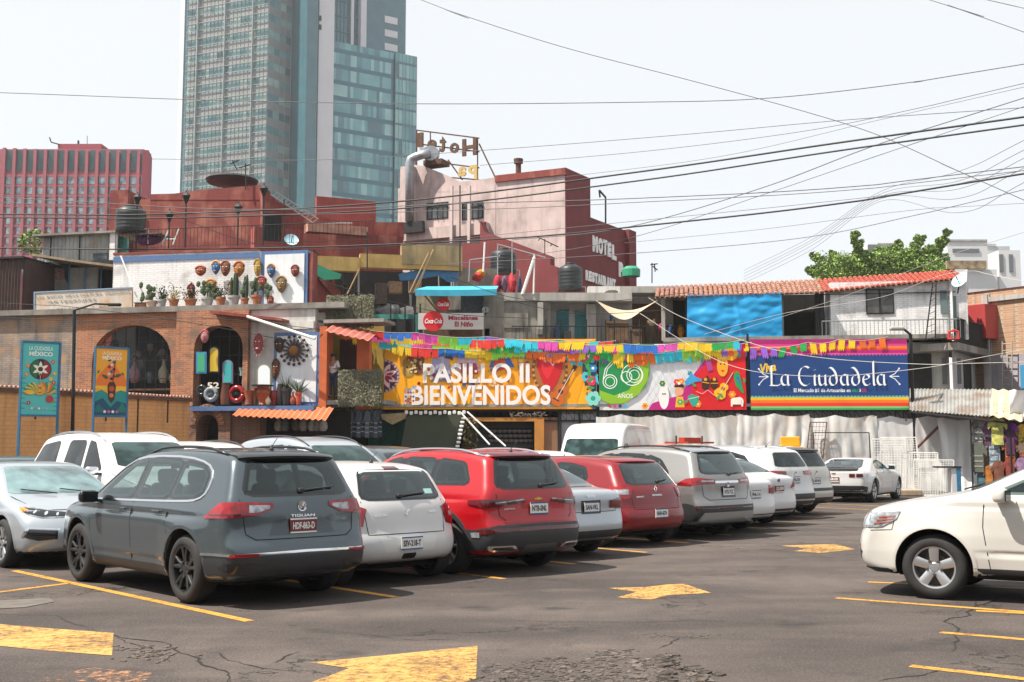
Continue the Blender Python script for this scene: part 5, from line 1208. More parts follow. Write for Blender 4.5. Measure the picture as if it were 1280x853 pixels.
def poster1(t,F,a0,z0,a1,z1,d):
 mb=MB();F.box(mb,a0,z0,a1,z1,d-.01,d);part('poster_sheet',mb,ink('58c0b8'),t)
 p=Pic(t,F,a0,z0,a1,z1,d)
 for k in range(7): p.poly([(0,.08+k*.07),(.1+.1*(k % 2),.075+k*.07),(.1,.09+k*.07),(0,.095+k*.07)],'3f8f98');p.poly([(1,.05+k*.06),(.75+.1*(k % 2),.055+k*.06),(1,.065+k*.06)],'3f8f98')
 p.text('LA CIUDADELA',.5,.925,.66,.055,'f4f4ee',.01);p.text('MÉXICO',.5,.855,.66,.075,'f4f4ee',.03)
 p.circ(.5,.635,.31,'2c2630',30);p.poly(circ(.5,.635,.285,16,.285*p.w/p.h,100,250),'1f6f45');p.poly(circ(.5,.635,.285,16,.285*p.w/p.h,-80,70),'9c2433')
 for k in range(6): a=k*60+30;p.leaf(.5,.635,.24,a,'f3ead2')
 p.circ(.5,.635,.07,'4a3a30')
 for x,y,c in ((.15,.68,'e8803a'),(.84,.74,'d84a50'),(.12,.56,'e8803a'),(.9,.58,'e0b040'),(.14,.30,'e0583a'),(.88,.45,'c83048'),(.2,.16,'b02850'),(.86,.2,'e07a30'),(.27,.33,'8c2840'),(.8,.5,'f0b030')): p.flower(x,y,.06,c,'f6d890')
 p.circ(.30,.32,.08,'a02c3c');p.circ(.78,.22,.11,'b83a40')
 for k in range(7): p.leaf(.62,.30,.36,15+k*16,('e8a830','3a8a5a','e06a30')[k % 3]);p.leaf(.38,.30,.34,100+k*12,('f0c040','3a8a5a')[k % 2])
 p.guitar(.5,.40,.62,90,'e0a030','7a4018')
 for k in range(5): p.circ(.30+k*.1,.085,.03,('d8d8e0','e06080','f2f2f2','80c8e0','c8a0d8')[k])
 p.flush()
def poster2(t,F,a0,z0,a1,z1,d):
 mb=MB();F.box(mb,a0,z0,a1,z1,d-.01,d);part('poster_sheet',mb,ink('f4a824'),t)
 p=Pic(t,F,a0,z0,a1,z1,d)
 p.poly([(0,.5),(.12,.62),(.25,.68),(.42,.78),(.55,.80),(.75,.66),(.9,.60),(1,.52),(1,.40),(0,.40)],'f07a28');p.poly([(0,.40),(0,.44),(1,.44),(1,.36)],'f8c028')
 p.poly([(0,0),(0,.34),(.2,.38),(.5,.30),(.8,.38),(1,.36),(1,0)],'1f8f8c');p.poly([(0,0),(0,.20),(.25,.26),(.5,.12),(.7,.22),(1,.18),(1,0)],'15506a')
 for k in range(9): p.leaf(.04+.035*k,.04,.30-.02*k,70+5*k,'1a6f70');p.leaf(.96-.035*k,.04,.36-.03*k,110-5*k,'1c7a6c')
 p.poly([(.42,.24),(.38,.44),(.44,.50),(.60,.50),(.66,.44),(.62,.24),(.52,.18)],'4a2818');p.circ(.52,.40,.09,'c84a28');p.circ(.52,.30,.07,'d8803a')
 for k in range(9): p.circ(.50+.09*math.sin(k*2.1),.55+.035*k,.05,('2a2a50','8a3050','e0d0b0','305a80')[k % 4])
 p.line([(.55,.5),(.62,.84)],.025,'3a2010');p.leaf(.4,.55,.25,150,'3a5a3a');p.leaf(.6,.58,.25,20,'3a5a3a');p.leaf(.05,.62,.14,60,'2a6a4a');p.leaf(.9,.6,.14,120,'2a6a4a')
 p.text('LA CIUDADELA',.5,.93,.62,.05,'fdf3d8',.01);p.text('MÉXICO',.5,.865,.62,.07,'fdf3d8',.03)
 for k in range(4): p.circ(.32+k*.13,.055,.045,('f0e0e8','e06080','f2f2f2','c86090')[k])
 p.flush()
FP1=FR(27,33.0,73,33.5);FP2=FR(119,36.0,158,36.6)
poster('poster',FP1,28,427,72,520,560,'teal poster of a guitar and flowers in a blue frame, LA CIUDADELA MÉXICO',poster1,0)
poster('poster',FP2,119.5,434,158,521,560,'orange poster with teal agave leaves in a blue frame, before the big arch',poster2,0)
# ------------------------------------------------------------ brick arcade building on the left
FL=FR(-40,46.5,430,43.4)
B=thing('brick_building','brick craft building with two wide arches and a roof terrace','building',FL.P(FL.len/2,0,-3))
h=lambda px,py,d=0: FL.hit(px,py,d)
zt=h(120,393)[1]
mb=MB();FL.box(mb,0,0,h(112,400)[0],zt,-.4,0);part('wall',mb,BRICK_G,B,label='weathered grey brown brick wall at the left end')
mb=MB();a0,a1=h(112,0)[0],h(238,0)[0];FL.arch_wall(mb,a0,0,a1,zt,h(131,0)[0],h(240,494)[1],h(227,0)[0],h(240,405)[1],1.55,-.4,.02);part('wall',mb,BRICK_O,B,label='orange brick wall round the large arch')
ix0,ix1,iz0,iz1=h(128,0)[0],h(230,0)[0],h(240,496)[1],h(240,402)[1]
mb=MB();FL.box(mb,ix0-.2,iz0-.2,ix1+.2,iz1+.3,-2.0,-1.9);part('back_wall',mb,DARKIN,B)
w_=MB();FL.box(w_,ix0,iz0,ix1,iz1,-.34,-.33);g=part('arch_window',w_,mat('arch glass',(.02,.025,.03),.05,alpha=.12),B)
mb=MB()
for k in range(9): a=ix0+(ix1-ix0)*k/8;mb.bar(FL.P(a,iz0,-.3),FL.P(a,iz1,-.3),.018,n=4)
for k in range(5): z=iz0+(iz1-iz0)*k/4;mb.bar(FL.P(ix0,z,-.3),FL.P(ix1,z,-.3),.018,n=4)
sub('glazing_bars',mb,IRON,g,B)
mb=MB();FL.box(mb,ix0,iz0+.28,ix1,iz0+.36,-1.3,-.45);part('shelf',mb,WOOD,B)
mb=MB();FL.box(mb,-.1,zt,h(432,0)[0]+.2,zt+.22,-1.2,.22);part('roof_ledge',mb,CONC,B)
# bay with the second arch
b0,b1=h(237,0)[0],h(324,0)[0];bz=h(240,508)[1]
mb=MB();FL.arch_wall(mb,b0,bz,b1,zt,h(259,0)[0],bz,h(318,0)[0],h(240,409)[1],1.0,-.3,.35);part('wall',mb,BRICK_O,B,label='orange brick wall round the narrower arch')
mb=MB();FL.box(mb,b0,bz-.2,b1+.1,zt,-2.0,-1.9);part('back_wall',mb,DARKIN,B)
mb=MB()
for k in range(6): a=h(259,0)[0]+(h(318,0)[0]-h(259,0)[0])*k/5;mb.bar(FL.P(a,bz,-.2),FL.P(a,zt-.3,-.2),.022,n=4)
for k in range(4): z=bz+.5+k*.75;mb.bar(FL.P(h(259,0)[0],z,-.2),FL.P(h(318,0)[0],z,-.2),.022,n=4)
part('window_grille',mb,IRON,B)
mb=MB();FL.box(mb,b1,bz,h(402,0)[0],zt,-.2,.12);part('wall',mb,WHITEW,B,label='whitewashed wall of the bay')
mb=MB();FL.pbox(mb,341,415,400,508,.12,.17);part('tile_border',mb,BLUET,B)
mb=MB();FL.pbox(mb,345,419.5,396,503,.17,.19);part('tile_panel',mb,TILEW,B)
mb=MB();FL.pbox(mb,398,408,409,512,-.3,.32);part('column',mb,mat('orange column',(.55,.12,.03),.7,var=.2,vscale=3,streak=.3),B)
# ledge and base
mb=MB();FL.pbox(mb,237,507,392,514,-1,.75);part('terrace_slab',mb,BLUET,B)
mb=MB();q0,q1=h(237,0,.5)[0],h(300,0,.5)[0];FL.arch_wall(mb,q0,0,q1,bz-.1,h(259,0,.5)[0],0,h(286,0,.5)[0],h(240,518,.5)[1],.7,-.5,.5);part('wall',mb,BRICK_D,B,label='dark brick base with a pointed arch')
ac,aw=(h(259,0,.5)[0]+h(286,0,.5)[0])/2,(h(286,0,.5)[0]-h(259,0,.5)[0])/2;zc=h(240,532,.5)[1]
mb=MB()
for k in range(13):
 t_=math.pi*(k+.5)/13;ca,sa=math.cos(t_),math.sin(t_);r0,r1=aw*1.05,aw*1.55
 FL.poly(mb,[(ac+r*math.cos(tt),zc+r*1.15*math.sin(tt)) for r,tt in ((r0,t_-.10),(r1,t_-.10),(r1,t_+.10),(r0,t_+.10))],.55,.06,px=False)
part('arch_stones',mb,BRICK_O,B)
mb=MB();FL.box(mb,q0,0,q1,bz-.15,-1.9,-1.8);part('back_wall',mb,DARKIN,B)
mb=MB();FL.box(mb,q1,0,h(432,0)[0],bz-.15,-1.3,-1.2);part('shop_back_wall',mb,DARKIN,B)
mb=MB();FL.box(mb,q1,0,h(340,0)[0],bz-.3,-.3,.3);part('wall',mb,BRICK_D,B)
# orange scalloped shed roof over the stall
mb=MB();a0_,a1_=h(312,0,.6)[0],h(424,0,.6)[0];zr=h(240,511,.6)[1]
n_=64;V=[];Fc=[]
for i in range(n_+1):
 a=a0_+(a1_-a0_)*i/n_;o=.035*math.sin(i*math.pi/2);V += [FL.P(a,zr+.08+o-(a-a0_)*.02,.5),FL.P(a,zr-.30+o-(a-a0_)*.05,1.35)]
for i in range(n_): Fc.append([2*i,2*i+1,2*i+3,2*i+2])
mb.add(V,Fc);single('stall_roof',mb,mat('orange corrugated roof',(.60,.17,.07),.6,var=.2,vscale=4),'orange scalloped sheet roof over the stall under the white tile panel','canopy',FL.P(a0_,0,.6))
# terrace walls above
mb=MB();TW=thing('terrace_wall','white painted brick terrace wall with a blue band, hung with masks','wall',FL.P(h(240,0)[0],zt+.22,-1.2))
a0_,z1=h(142,322,-1.2);a1_,_=h(330,0,-1.2);mb=MB();FL.box(mb,a0_,zt+.2,a1_,h(240,316,-1.2)[1],-1.5,-1.2);part('wall',mb,BRICK_W,TW)
mb=MB();FL.box(mb,a0_,h(240,325,-1.2)[1],a1_,h(240,318.5,-1.2)[1],-1.2,-1.17);part('blue_band',mb,BLUET,TW)
mb=MB();FL.box(mb,a0_,h(240,316,-1.2)[1],a1_,h(240,313,-1.2)[1],-1.55,-1.15);part('coping',mb,REDWALL,TW)
mb=MB();FL.pbox(mb,325,312.5,385,401,-1.5,-.9);part('tile_border',mb,BLUET,TW)
mb=MB();FL.pbox(mb,329.5,317,380.5,396.5,-.9,-.87);part('tile_panel',mb,TILEW,TW)
mb=MB();FL.pbox(mb,385,316,391,405,-1.5,-.95);part('end_post',mb,REDWALL,TW)
mb=MB();FL.pbox(mb,340,401,392,412,-1.0,.18);part('wall',mb,WHITEW,TW)
t=single('sloping_canopy',(lambda m: (FL.poly(m,[(262,388),(352,398),(352,401),(262,392)],.9,.9),m)[1])(MB()),REDWALL,'narrow dark red canopy board sloping over the second arch','canopy',FL.pt(262,390,.5))
mb=MB();mb.bar(FL.pt(309,396,.9),FL.pt(394,423.5,1.3),.06,n=8);single('white_pole',mb,mat('white pole',(.7,.69,.66),.5),'long white pole slanting across the white tile panel with the metal sun','pole',FL.pt(309,396,.9))
mb=MB();mb.bar(FL.pt(151,320,-.8),FL.pt(172,374,-.4),.03,n=6);single('white_pole',mb,mat('white pole',(.7,.69,.66),.5),'thin pale pole leaning by the faded MEXICANA sign','pole',FL.pt(151,320,-.8))
# railing on the terrace with lanterns
mb=MB();RL=thing('railing','long black iron railing of thin bars on the upper terrace','railing',FL.P(h(144,0)[0],h(240,313)[1],-1.6))
ra0,rz0=h(144,313,-1.8);ra1,_=h(470,0,-1.8);rz1=h(240,285,-1.8)[1]
rail(FL,mb,ra0,rz0,ra1,rz1,-1.8,.16,.010,.018);part('bars',mb,IRON,RL)
for px,pt2,nm in ((172,243,'standing over the black tank at the far left'),(233,241,'in front of the brick red wall'),(212,264,'shorter, between the two left lanterns'),(298,255,'near the end of the brick red wall'),(330,232,'tallest, at the corner of the brick red wall')):
 a,z=h(px,pt2,-1.8);L_=thing('lantern_post','old style lantern post, '+nm,'lantern',FL.P(a,rz0,-1.8),group='lantern posts on the terrace railing')
 mb=MB();mb.bar(FL.P(a,rz0,-1.8),FL.P(a,z-.45,-1.8),.035,n=6);part('post',mb,IRON,L_)
 c=FL.P(a,z-.45,-1.8);mb=MB();mb.lathe([(.05,0),(.17,.30),(.19,.31),(.12,.40),(.03,.47),(.02,.55)],c,6,cap=False);part('lantern',mb,IRON,L_)
# faded sign, brown shed, blue room
t=thing('faded_sign','long faded white sign with worn blue lettering about MEXICANA culture','sign',FL.pt(100,391,-.3));q=[(42,365),(165,359),(165,388),(42,392)]
mb=MB();FL.poly(mb,q,-.3,.1);part('sign_board',mb,mat('faded sign board',(.52,.47,.41),.8,stain=(.42,.25,.13),streak=.3),t)
mb=MB();FL.poly(mb,[(42,365),(165,359),(165,360.5),(42,366.5)],-.27,.02);FL.poly(mb,[(42,365),(43.5,365),(43.5,392),(42,392)],-.268,.02);part('sign_border',mb,mat('faded blue',(.20,.30,.42),.8),t)
mb=MB();FL.text(mb,'LAS  RAICES  DE LA CULTURA  MEXICANA',45.5,365.5,163,371.5,-.28,tilt=.03);FL.text(mb,'ARTESANIAS',60,374,120,378.5,-.28,tilt=.03);FL.text(mb,'TALAVERA  Y  BARRO',70,382,150,387,-.28,tilt=.03);part('worn_lettering',mb,mat('worn ink',(.26,.22,.20),.8,var=.7,vscale=7,c2=(.5,.45,.4)),t)
t=thing('brown_shed','brown corrugated metal shed on the roof at the left edge','shed',FL.P(h(0,0)[0],zt+.2,-.5))
mb=MB();corr(FL,mb,h(-40,0)[0],zt+.2,h(41,0,-.3)[0],h(240,316,-.3)[1],-.3,.14,.03);part('sheet_wall',mb,CORRB,t)
mb=MB();FL.box(mb,h(-40,0)[0],h(240,316,-.3)[1],h(43,0,-.2)[0],h(240,314,-.3)[1]+.02,-2.8,-.15);part('roof',mb,IRON,t)
mb=MB();FL.box(mb,h(38,0)[0],zt+.2,h(41,0,-.3)[0],h(240,316,-.3)[1],-2.5,-.4);part('side_wall',mb,CORRB,t)
t=thing('rooftop_room','low open rooftop room with blue posts and a shabby tin roof','room',FL.P(h(90,0)[0],zt+.2,-2.5))
mb=MB();FL.pbox(mb,42,325,145,392,-3.6,-3.5);part('back_wall',mb,DARKIN,t)
for x in (43,60,84,104,124,140): mb=MB();FL.pbox(mb,x,327,x+2.2,392,-2.3,-2.2);part('post',mb,BLUEM,t)
mb=MB();FL.pbox(mb,86,334,122,372,-2.7,-2.6);part('wall',mb,CONC,t)
mb=MB();FL.pbox(mb,62,336,80,350,-2.5,-2.45);part('cloth',mb,mat('orange brown cloth',(.30,.13,.06),.9,var=.6,vscale=6,c2=(.1,.1,.2)),t)
mb=MB();FL.poly(mb,[(40,317),(95,325),(143,331),(143,334),(95,328),(40,320)],-1.6,2.2);part('tin_roof',mb,mat('rusty tin',(.32,.24,.16),.7,.2,var=.5,vscale=3),t)
FS=FR(20,51,180,49.5)
t=thing('rooftop_shed','grey white corrugated rooftop shed with a slanted roof edge','shed',FS.P(2,6,0))
a0_,z0_=FS.hit(52,330);a1_,z1_=FS.hit(146,292);mb=MB();corr(FS,mb,a0_,z0_-1,a1_,z1_,0,.2,.03);part('sheet_wall',mb,CORRG,t)
mb=MB();FS.poly(mb,[(40,293),(146,288),(146,290.5),(40,295.5)],.4,2.5);part('roof',mb,CONC,t)
for x in (62,98,136): mb=MB();FS.pbox(mb,x,292,x+1.6,325,.04,.12);part('post',mb,IRON,t)
mb=MB();FS.pbox(mb,116,316,134,327,.04,.08);part('dark_window',mb,WINGL,t)
mb=MB();FS.pbox(mb,146,288,160,318,-.6,-.5);part('turquoise_sheet',mb,mat('turquoise sheet',(.12,.42,.36),.5,var=.4,vscale=7),t)
mb=MB();FS.pbox(mb,136,289,144,335,.03,.25);part('brick_pier',mb,BRICK_W,t)
tank(163,257,291,47.5,'black water tank on the terrace at the far left, before the red tower wall',37)
mb=MB();FL.pbox(mb,146,291,200,294,-3.4,-2.0);part('tank_stand',mb,CONC,B)
mb=MB();FL.pbox(mb,168,296,202,307,-2.9,-2.2);mb2=MB();mb2.blob(FL.pt(186,300,-2.5),(.55,.3,.25),2,.5);single('purple_bundle',mb2,mat('purple cloth',(.12,.03,.12),.9,var=.6,vscale=6),'purple cloth bundle behind the terrace railing','bundle',FL.pt(186,303,-2.5),smooth=True)
mb2=MB()
for a_,b_ in (((202,306),(212,286)),((216,306),(224,285)),((206,299),(220,299))): mb2.bar(FL.pt(*a_,-2.4),FL.pt(*b_,-2.4),.03,n=5)
single('folding_stand',mb2,mat('white pole',(.7,.69,.66),.5),'white folding frame standing behind the terrace railing','frame',FL.pt(212,306,-2.4))
# ------------------------------------------------------------ masks, pots and wares
def mask(px,py,w_px,h_px,c,c2,label,d,style=0):
 a,z=h(px,py,d);w_=w_px/F_PX*45/2;hh=h_px/F_PX*45/2;c0=FL.P(a,z,d);t=thing('wall_mask',label,'mask',c0,group='clay masks hung on the craft building')
 mb=MB();N_=16
 def face(u,v):
  th=(u-.5)*math.pi;ph=(v-.5)*math.pi;x=math.sin(th)*math.cos(ph);y=math.sin(ph);dep=math.cos(th)*math.cos(ph)
  wd=1-.25*max(0,-y)**1.5*(1 if style != 1 else 2.2)
  nose=.35*math.exp(-((x/.16)**2+((y+.05)/.28)**2));eye=-.16*sum(math.exp(-(((x-s_*.38)/.18)**2+((y-.2)/.12)**2)) for s_ in (1,-1));mo=.12*math.exp(-((x/.3)**2+((y+.48)/.09)**2))
  return c0+FL.u*(x*w_*wd)+Vector((0,0,y*hh))+FL.n*((dep*.40+nose+eye*1.5+mo)*w_)
 mb.grid(face,N_,N_);f=part('face',mb,mat('mask '+c,tuple(q*.7 for q in hexc(c)),.75,var=.6,vscale=16),t,True)
 for s_ in (1,-1):
  m2=MB();m2.blob(c0+FL.u*(s_*.36*w_)+Vector((0,0,.20*hh))+FL.n*(w_*.46),(w_*.16,w_*.10,hh*.07),1);part('eye',m2,ink('efe8d8'),t,True)
 m2=MB();m2.blob(c0+Vector((0,0,-.46*hh))+FL.n*(w_*.55),(w_*.34,w_*.14,hh*.09),1);part('mouth',m2,ink(c2),t,True)
 m2=MB();
 if style == 2:
  for k in range(14): a_=2*math.pi*k/14;m2.bar(c0+(FL.u*math.cos(a_)*w_+Vector((0,0,math.sin(a_)*hh)))*.9,c0+(FL.u*math.cos(a_)*w_+Vector((0,0,math.sin(a_)*hh)))*1.4,w_*.14,w_*.05,n=5)
 else:
  m2.tube([c0+FL.u*(math.cos(R(a_))*w_*.98)+Vector((0,0,math.sin(R(a_))*hh*.98))+FL.n*(.12*w_) for a_ in range(20,161,20)],w_*.22,6)
 part('headdress',m2,ink(c2),t,True)
for m_ in ((251,339,15,13,'b0562a','a04a24','wide terracotta mask, leftmost of the top row',-.95,0),(270,335,12,18,'3a78b8','c88a3a','blue bearded mask in the left part of the top row',-.95,1),(282,336,13,20,'9a5a3c','7a4630','brown mask with headband beside the blue bearded mask',-.95,0),
 (299,337,15,20,'c87a28','9a4a1c','ochre horned mask of the top row',-.95,1),(322,335,10,22,'d8b04a','8a6a2a','narrow yellow mask at the edge of the tile panel',-.85,0),(339,339,11,18,'3a70a8','c0782a','blue bearded mask on the white tile panel',-.78,1),
 (369,339,11,15,'a04838','6a2a24','small red mask at the right of the white tile panel',-.78,0),(352,356,14,21,'a08050','7a6038','large tan mask low on the white tile panel',-.78,0),(327,354,14,17,'a84434','8a3428','red mask under the narrow yellow mask',-.78,0),
 (264,357,15,15,'d09028','a86a1c','gold mask behind the potted cactus',-.95,1),(290,360,11,18,'a8702c','7a4a20','long ochre mask behind the tall cactus',-.95,0),(338,377,9,15,'9a4028','7a3020','rust coloured square mask low on the tile panel',-.78,0),(239,365,11,20,'9a3a30','6a2622','red clay mask standing behind the pots',-.95,0),
 (256,421,11,16,'d88a90','a03a48','pink speckled mask left of the second arch',.42,0),(323,430,13,26,'c05a58','d8a0a0','tall red sun faced mask right of the second arch',.42,2),(349,432,12,18,'5a3c28','3a2418','dark wooden mask at the corner of the white panel',.25,0),(345,461,10,24,'8a4c24','5a3018','long carved wooden mask on the left border of the white panel',.25,0)):
 mask(*m_)
def pot_plant(px,pyb,wp,hp,plant,label,d=-.35,potm=None):
 a,z=h(px,pyb,d);z=max(z,zt+.22) if pyb < 400 else z;r=wp/F_PX*45/2;hh=hp/F_PX*45;c=FL.P(a,z,d);t=thing('potted_plant',label,'plant',c,group='potted plants on the craft building')
 mb=MB();mb.lathe([(r*.68,0),(r*.9,hh*.75),(r*1.02,hh*.78),(r*1.02,hh),(r*.9,hh),(r*.85,hh*.9),(0,hh*.88)],c,14,cap=False);part('pot',mb,potm or TERRA,t,40)
 g=MB();rr=random.Random(int(px));top=Vector(c)+Vector((0,0,hh*.9))
 if plant == 'cactus':
  for k in range(5):
   o=top+Vector((rr.uniform(-.6,.6)*r,rr.uniform(-.4,.4)*r,0));H_=rr.uniform(.5,1.0);g.lathe([(.05,0),(.065,H_*.3),(.06,H_*.8),(.03,H_),(0,H_+.02)],o,7,cap=False)
 elif plant == 'nopal':
  for k in range(16):
   o=top+Vector((rr.gauss(0,.22),rr.gauss(0,.12),rr.uniform(.05,.65)));g.blob(o,(rr.uniform(.07,.12),.03,rr.uniform(.10,.15)),1)
  g.bar(top,top+Vector((0,0,.6)),.03)
 elif plant == 'agave':
  for k in range(16):
   a_=rr.uniform(0,6.28);e=rr.uniform(.3,1.3);L_=rr.uniform(.4,.75);dd=Vector((math.cos(a_)*math.cos(e),math.sin(a_)*math.cos(e),math.sin(e)));g.bar(top,top+dd*L_,.045,.004,n=4,flat=.4)
 else:
  for k in range(110):
   o=top+Vector((rr.gauss(0,.17),rr.gauss(0,.12),abs(rr.gauss(.22,.2))));s_=rr.uniform(.03,.07);q_=Vector((rr.uniform(-1,1),rr.uniform(-1,1),rr.uniform(-1,1))).normalized()*s_;w2=q_.cross(Vector((.3,.5,.8))).normalized()*s_*.6
   g.add([o-q_,o+w2,o+q_,o-w2],[[0,1,2,3]])
  for k in range(5): g.bar(top,top+Vector((rr.gauss(0,.12),rr.gauss(0,.08),.4)),.012)
 part('foliage',g,{'yellow': mat('yellow flowers',(.55,.38,.04),.7,var=.5,vscale=14,c2=(.1,.15,.02))}.get(plant,PLANTG if int(px) % 2 else PLANTD),t)
GREYPOT=mat('grey glazed pot',(.40,.38,.37),.4,var=.3,vscale=9)
for a_ in ((189,386,15,10,'nopal','dark prickly plant in a pale pot, leftmost on the ledge',-.35,mat('pale pink pot',(.5,.36,.30),.7)),(202,387,12,11,'leafy','small dark shrub in a stone pot on the ledge',-.35,GREYPOT),(217,385,13,11,'yellow','yellow flowering plant in a terracotta pot on the ledge'),
 (238,385,16,11,'leafy','green plant in a wide terracotta bowl before the red clay mask'),(259,384,16,12,'nopal','dark bushy plant in a grey pot before the gold mask',-.35,GREYPOT),(276,385,12,12,'leafy','pale leafed shrub in a terracotta pot on the ledge'),
 (292,389,15,12,'cactus','tall column cactus in a white glazed bowl',-.1,GREYPOT),(306,389,10,9,'cactus','thin cactus in a small dark red pot',-.1),(321,391,14,12,'nopal','big branching cactus with yellow blooms near the tile panel',-.1),
 (358,506,13,20,'agave','spiky agave in a tall black pot on the blue ledge',.5,mat('black pot',(.03,.028,.027),.4)),(373,506,8,15,'agave','slim spiky plant in a red and white pot at the right of the blue ledge',.5,ink('c05038'))):
 pot_plant(*a_)
mb=MB();FL.pbox(mb,166,376,196,388,-.7,-.55);
t=thing('brick_planter','low brick planter box by the foot of the leaning pole','planter',FL.pt(180,388,-.5));mb=MB();FL.pbox(mb,168,379,182,388,-.9,-.5);part('box',mb,BRICK_O,t);mb=MB();FL.pbox(mb,167,377.5,197,379,-.9,-.45);part('rim',mb,IRON,t)
def ware(px,pyb,wp,hp,prof,c,label,d=.5,name='clay_pot',cat='pot',mt=None):
 a,z=h(px,pyb,d);r=wp/F_PX*45/2;hh=hp/F_PX*45;mb=MB();mb.lathe([(p*r,q*hh) for p,q in prof],FL.P(a,z,d),18,cap=False)
 return single(name,mb,mt or mat('ware '+c,hexc(c),.35,var=.35,vscale=9),label,cat,FL.P(a,z,d),'pottery on show in the arches',45)
VASE=[(0,0),(.55,0),(1,.3),(.9,.5),(.3,.75),(.25,.92),(.45,1),(.3,.98)]
URN=[(0,0),(.6,0),(.5,.1),(.9,.5),(1,.7),(.8,.86),(.9,1),(.7,.96)]
CUP=[(0,0),(.7,0),(.7,.05),(.55,.4),(.95,.9),(1,1),(.85,.96),(0,.9)]
for x,wd,hg,prf,c,lb in ((168,15,32,VASE,'a07c86','mauve long necked vase in the big arch, behind the orange poster'),(204,14,30,VASE,'a8a890','pale grey long necked vase in the middle of the big arch'),(222,9,11,[(0,0),(.6,.1),(1,.5),(.6,.9),(0,1)],'6a4a40','small round brown pot at the right end of the big arch')):
 ware(x,479,wd,hg,prf,c,lb,-.8)
for x,wd,hg,prf,c,lb in ((311,14,17,CUP,'9a5a40','plain terracotta goblet pot on the blue ledge'),(282,14,26,[(0,0),(.8,0),(.95,.4),(.7,.9),(.8,1),(.6,1)],'6a4030','tall brown clay cylinder with a curved lip'),(330,20,22,URN,'a04c28','brown and cream patterned urn with a wide dark rim'),
 (343,10,17,URN,'8a2420','dark red urn beside the patterned urn'),(350,10,25,[(0,0),(.7,0),(.9,.3),(.7,1),(.5,1)],'3c3434','slim dark grey vase on the blue ledge'),(366,8,15,VASE,'b0583c','small terracotta bottle right of the agave')):
 ware(x,506,wd,hg,prf,c,lb)
def ring_pot(px,py,r_px,c,c2,label):
 a,z=h(px,py,.5);r=r_px/F_PX*45;t=thing('ring_vase',label,'vase',FL.P(a,z-r,.5));o=FL.P(a,z,.5)
 pts=[o+FL.u*math.cos(R(k))*r*.74+Vector((0,0,math.sin(R(k))*r*.74)) for k in range(0,361,20)];mb=MB();mb.tube(pts,r*.3,8);part('ring',mb,ink(c,.2),t,True)
 mb=MB();mb.lathe([(0,-.03),(r*.5,-.03),(r*.5,.03),(0,.03)],o,16,'y');part('disc',mb,ink(c2,.3),t,True)
ring_pot(296,493,11,'8a1c1c','101010','glossy dark red ring shaped vase on the blue ledge');ring_pot(264,493,9.5,'888c90','55585c','grey metal dish standing under the number 52')
ring_pot(252,488,7,'2a2c30','141414','black round plate leaning at the left end of the blue ledge')
mb=MB();FL.text(mb,'52',259,478,274,486,.40,bold=.02);single('house_number',mb,ink('d8d0c0'),'pale house number 52 in the second arch','number',FL.pt(266,482,.4))
def framed(px0,py0,px1,py1,c,c2,label,d=.40,arch=False):
 t=thing('framed_mirror',label,'mirror',FL.pt((px0+px1)/2,py1,d));w_=(px1-px0)/2;cx=(px0+px1)/2
 def shp(k,bot):
  if not arch: return [(px0+k,py0+k),(px1-k,py0+k),(px1-k,py1-k),(px0+k,py1-k)]
  return [(px0+k,py1-k),(px0+k,py0+w_)]+[(cx-(w_-k)*math.cos(R(a_)),py0+w_-(w_-k)*math.sin(R(a_))) for a_ in range(20,180,20)]+[(px1-k,py0+w_),(px1-k,py1-k)]
 mb=MB();FL.poly(mb,shp(0,0),d,.05);part('frame',mb,ink(c),t);mb=MB();FL.poly(mb,shp(2.0 if not arch else 1.6,0),d+.012,.01);part('panel',mb,ink(c2,.1),t);return t
framed(245,440,258,467,'3078b0','3a9a6a','blue framed picture with a green panel on the brick pier')
framed(261,433,274,466,'302838','c8a830','arched yellow and purple mirror hanging in the second arch',.1,True)
framed(278,450,291,480,'7a6a8a','38a0a0','arched teal and pink mirror in the middle of the second arch',.1,True)
framed(321,455,339,487,'8a8070','dfe6ea','arched white mirror in front of the second arch',.62,True)
mb=MB();a,z=h(328,483,.62);mb.lathe([(0,0),(.42,0),(.42,.05),(0,.05)],FL.P(a,z,.62),18,cap=False);single('dark_tray',mb,IRON,'flat black tray under the arched white mirror','tray',FL.P(a,z,.62))
mb=MB();pts=[(305,440),(309,436),(313,440),(316,462),(319,480),(302,480),(304,462)];FL.poly(mb,pts,.05,.25);single('hooded_figure',mb,mat('figure grey',(.32,.36,.36),.6,var=.5,vscale=9),'pale hooded figurine standing inside the second arch','figurine',FL.pt(310,480,.05))
# metal sun
a,z=h(367,438,.3);o=FL.P(a,z,.25);t=thing('metal_sun','round painted metal sun with dark petals on the white tile panel','wall ornament',o)
mb=MB()
for k in range(16):
 a_=2*math.pi*k/16;dd=FL.u*math.cos(a_)+Vector((0,0,math.sin(a_)));e=dd*.52;mb.bar(o+dd*.15,o+dd*.45,.06,.04,n=4);mb.blob(o+dd*.55,(.07,.05,.07),1)
part('rays',mb,mat('dark painted metal',(.03,.035,.03),.5,var=.7,vscale=12,c2=(.25,.03,.05)),t)
mb=MB();mb.lathe([(0,-.12),(.14,-.10),(.2,-.02),(.22,.02)],o,16,'y',cap=False);part('face',mb,ink('8a5a28'),t,True)
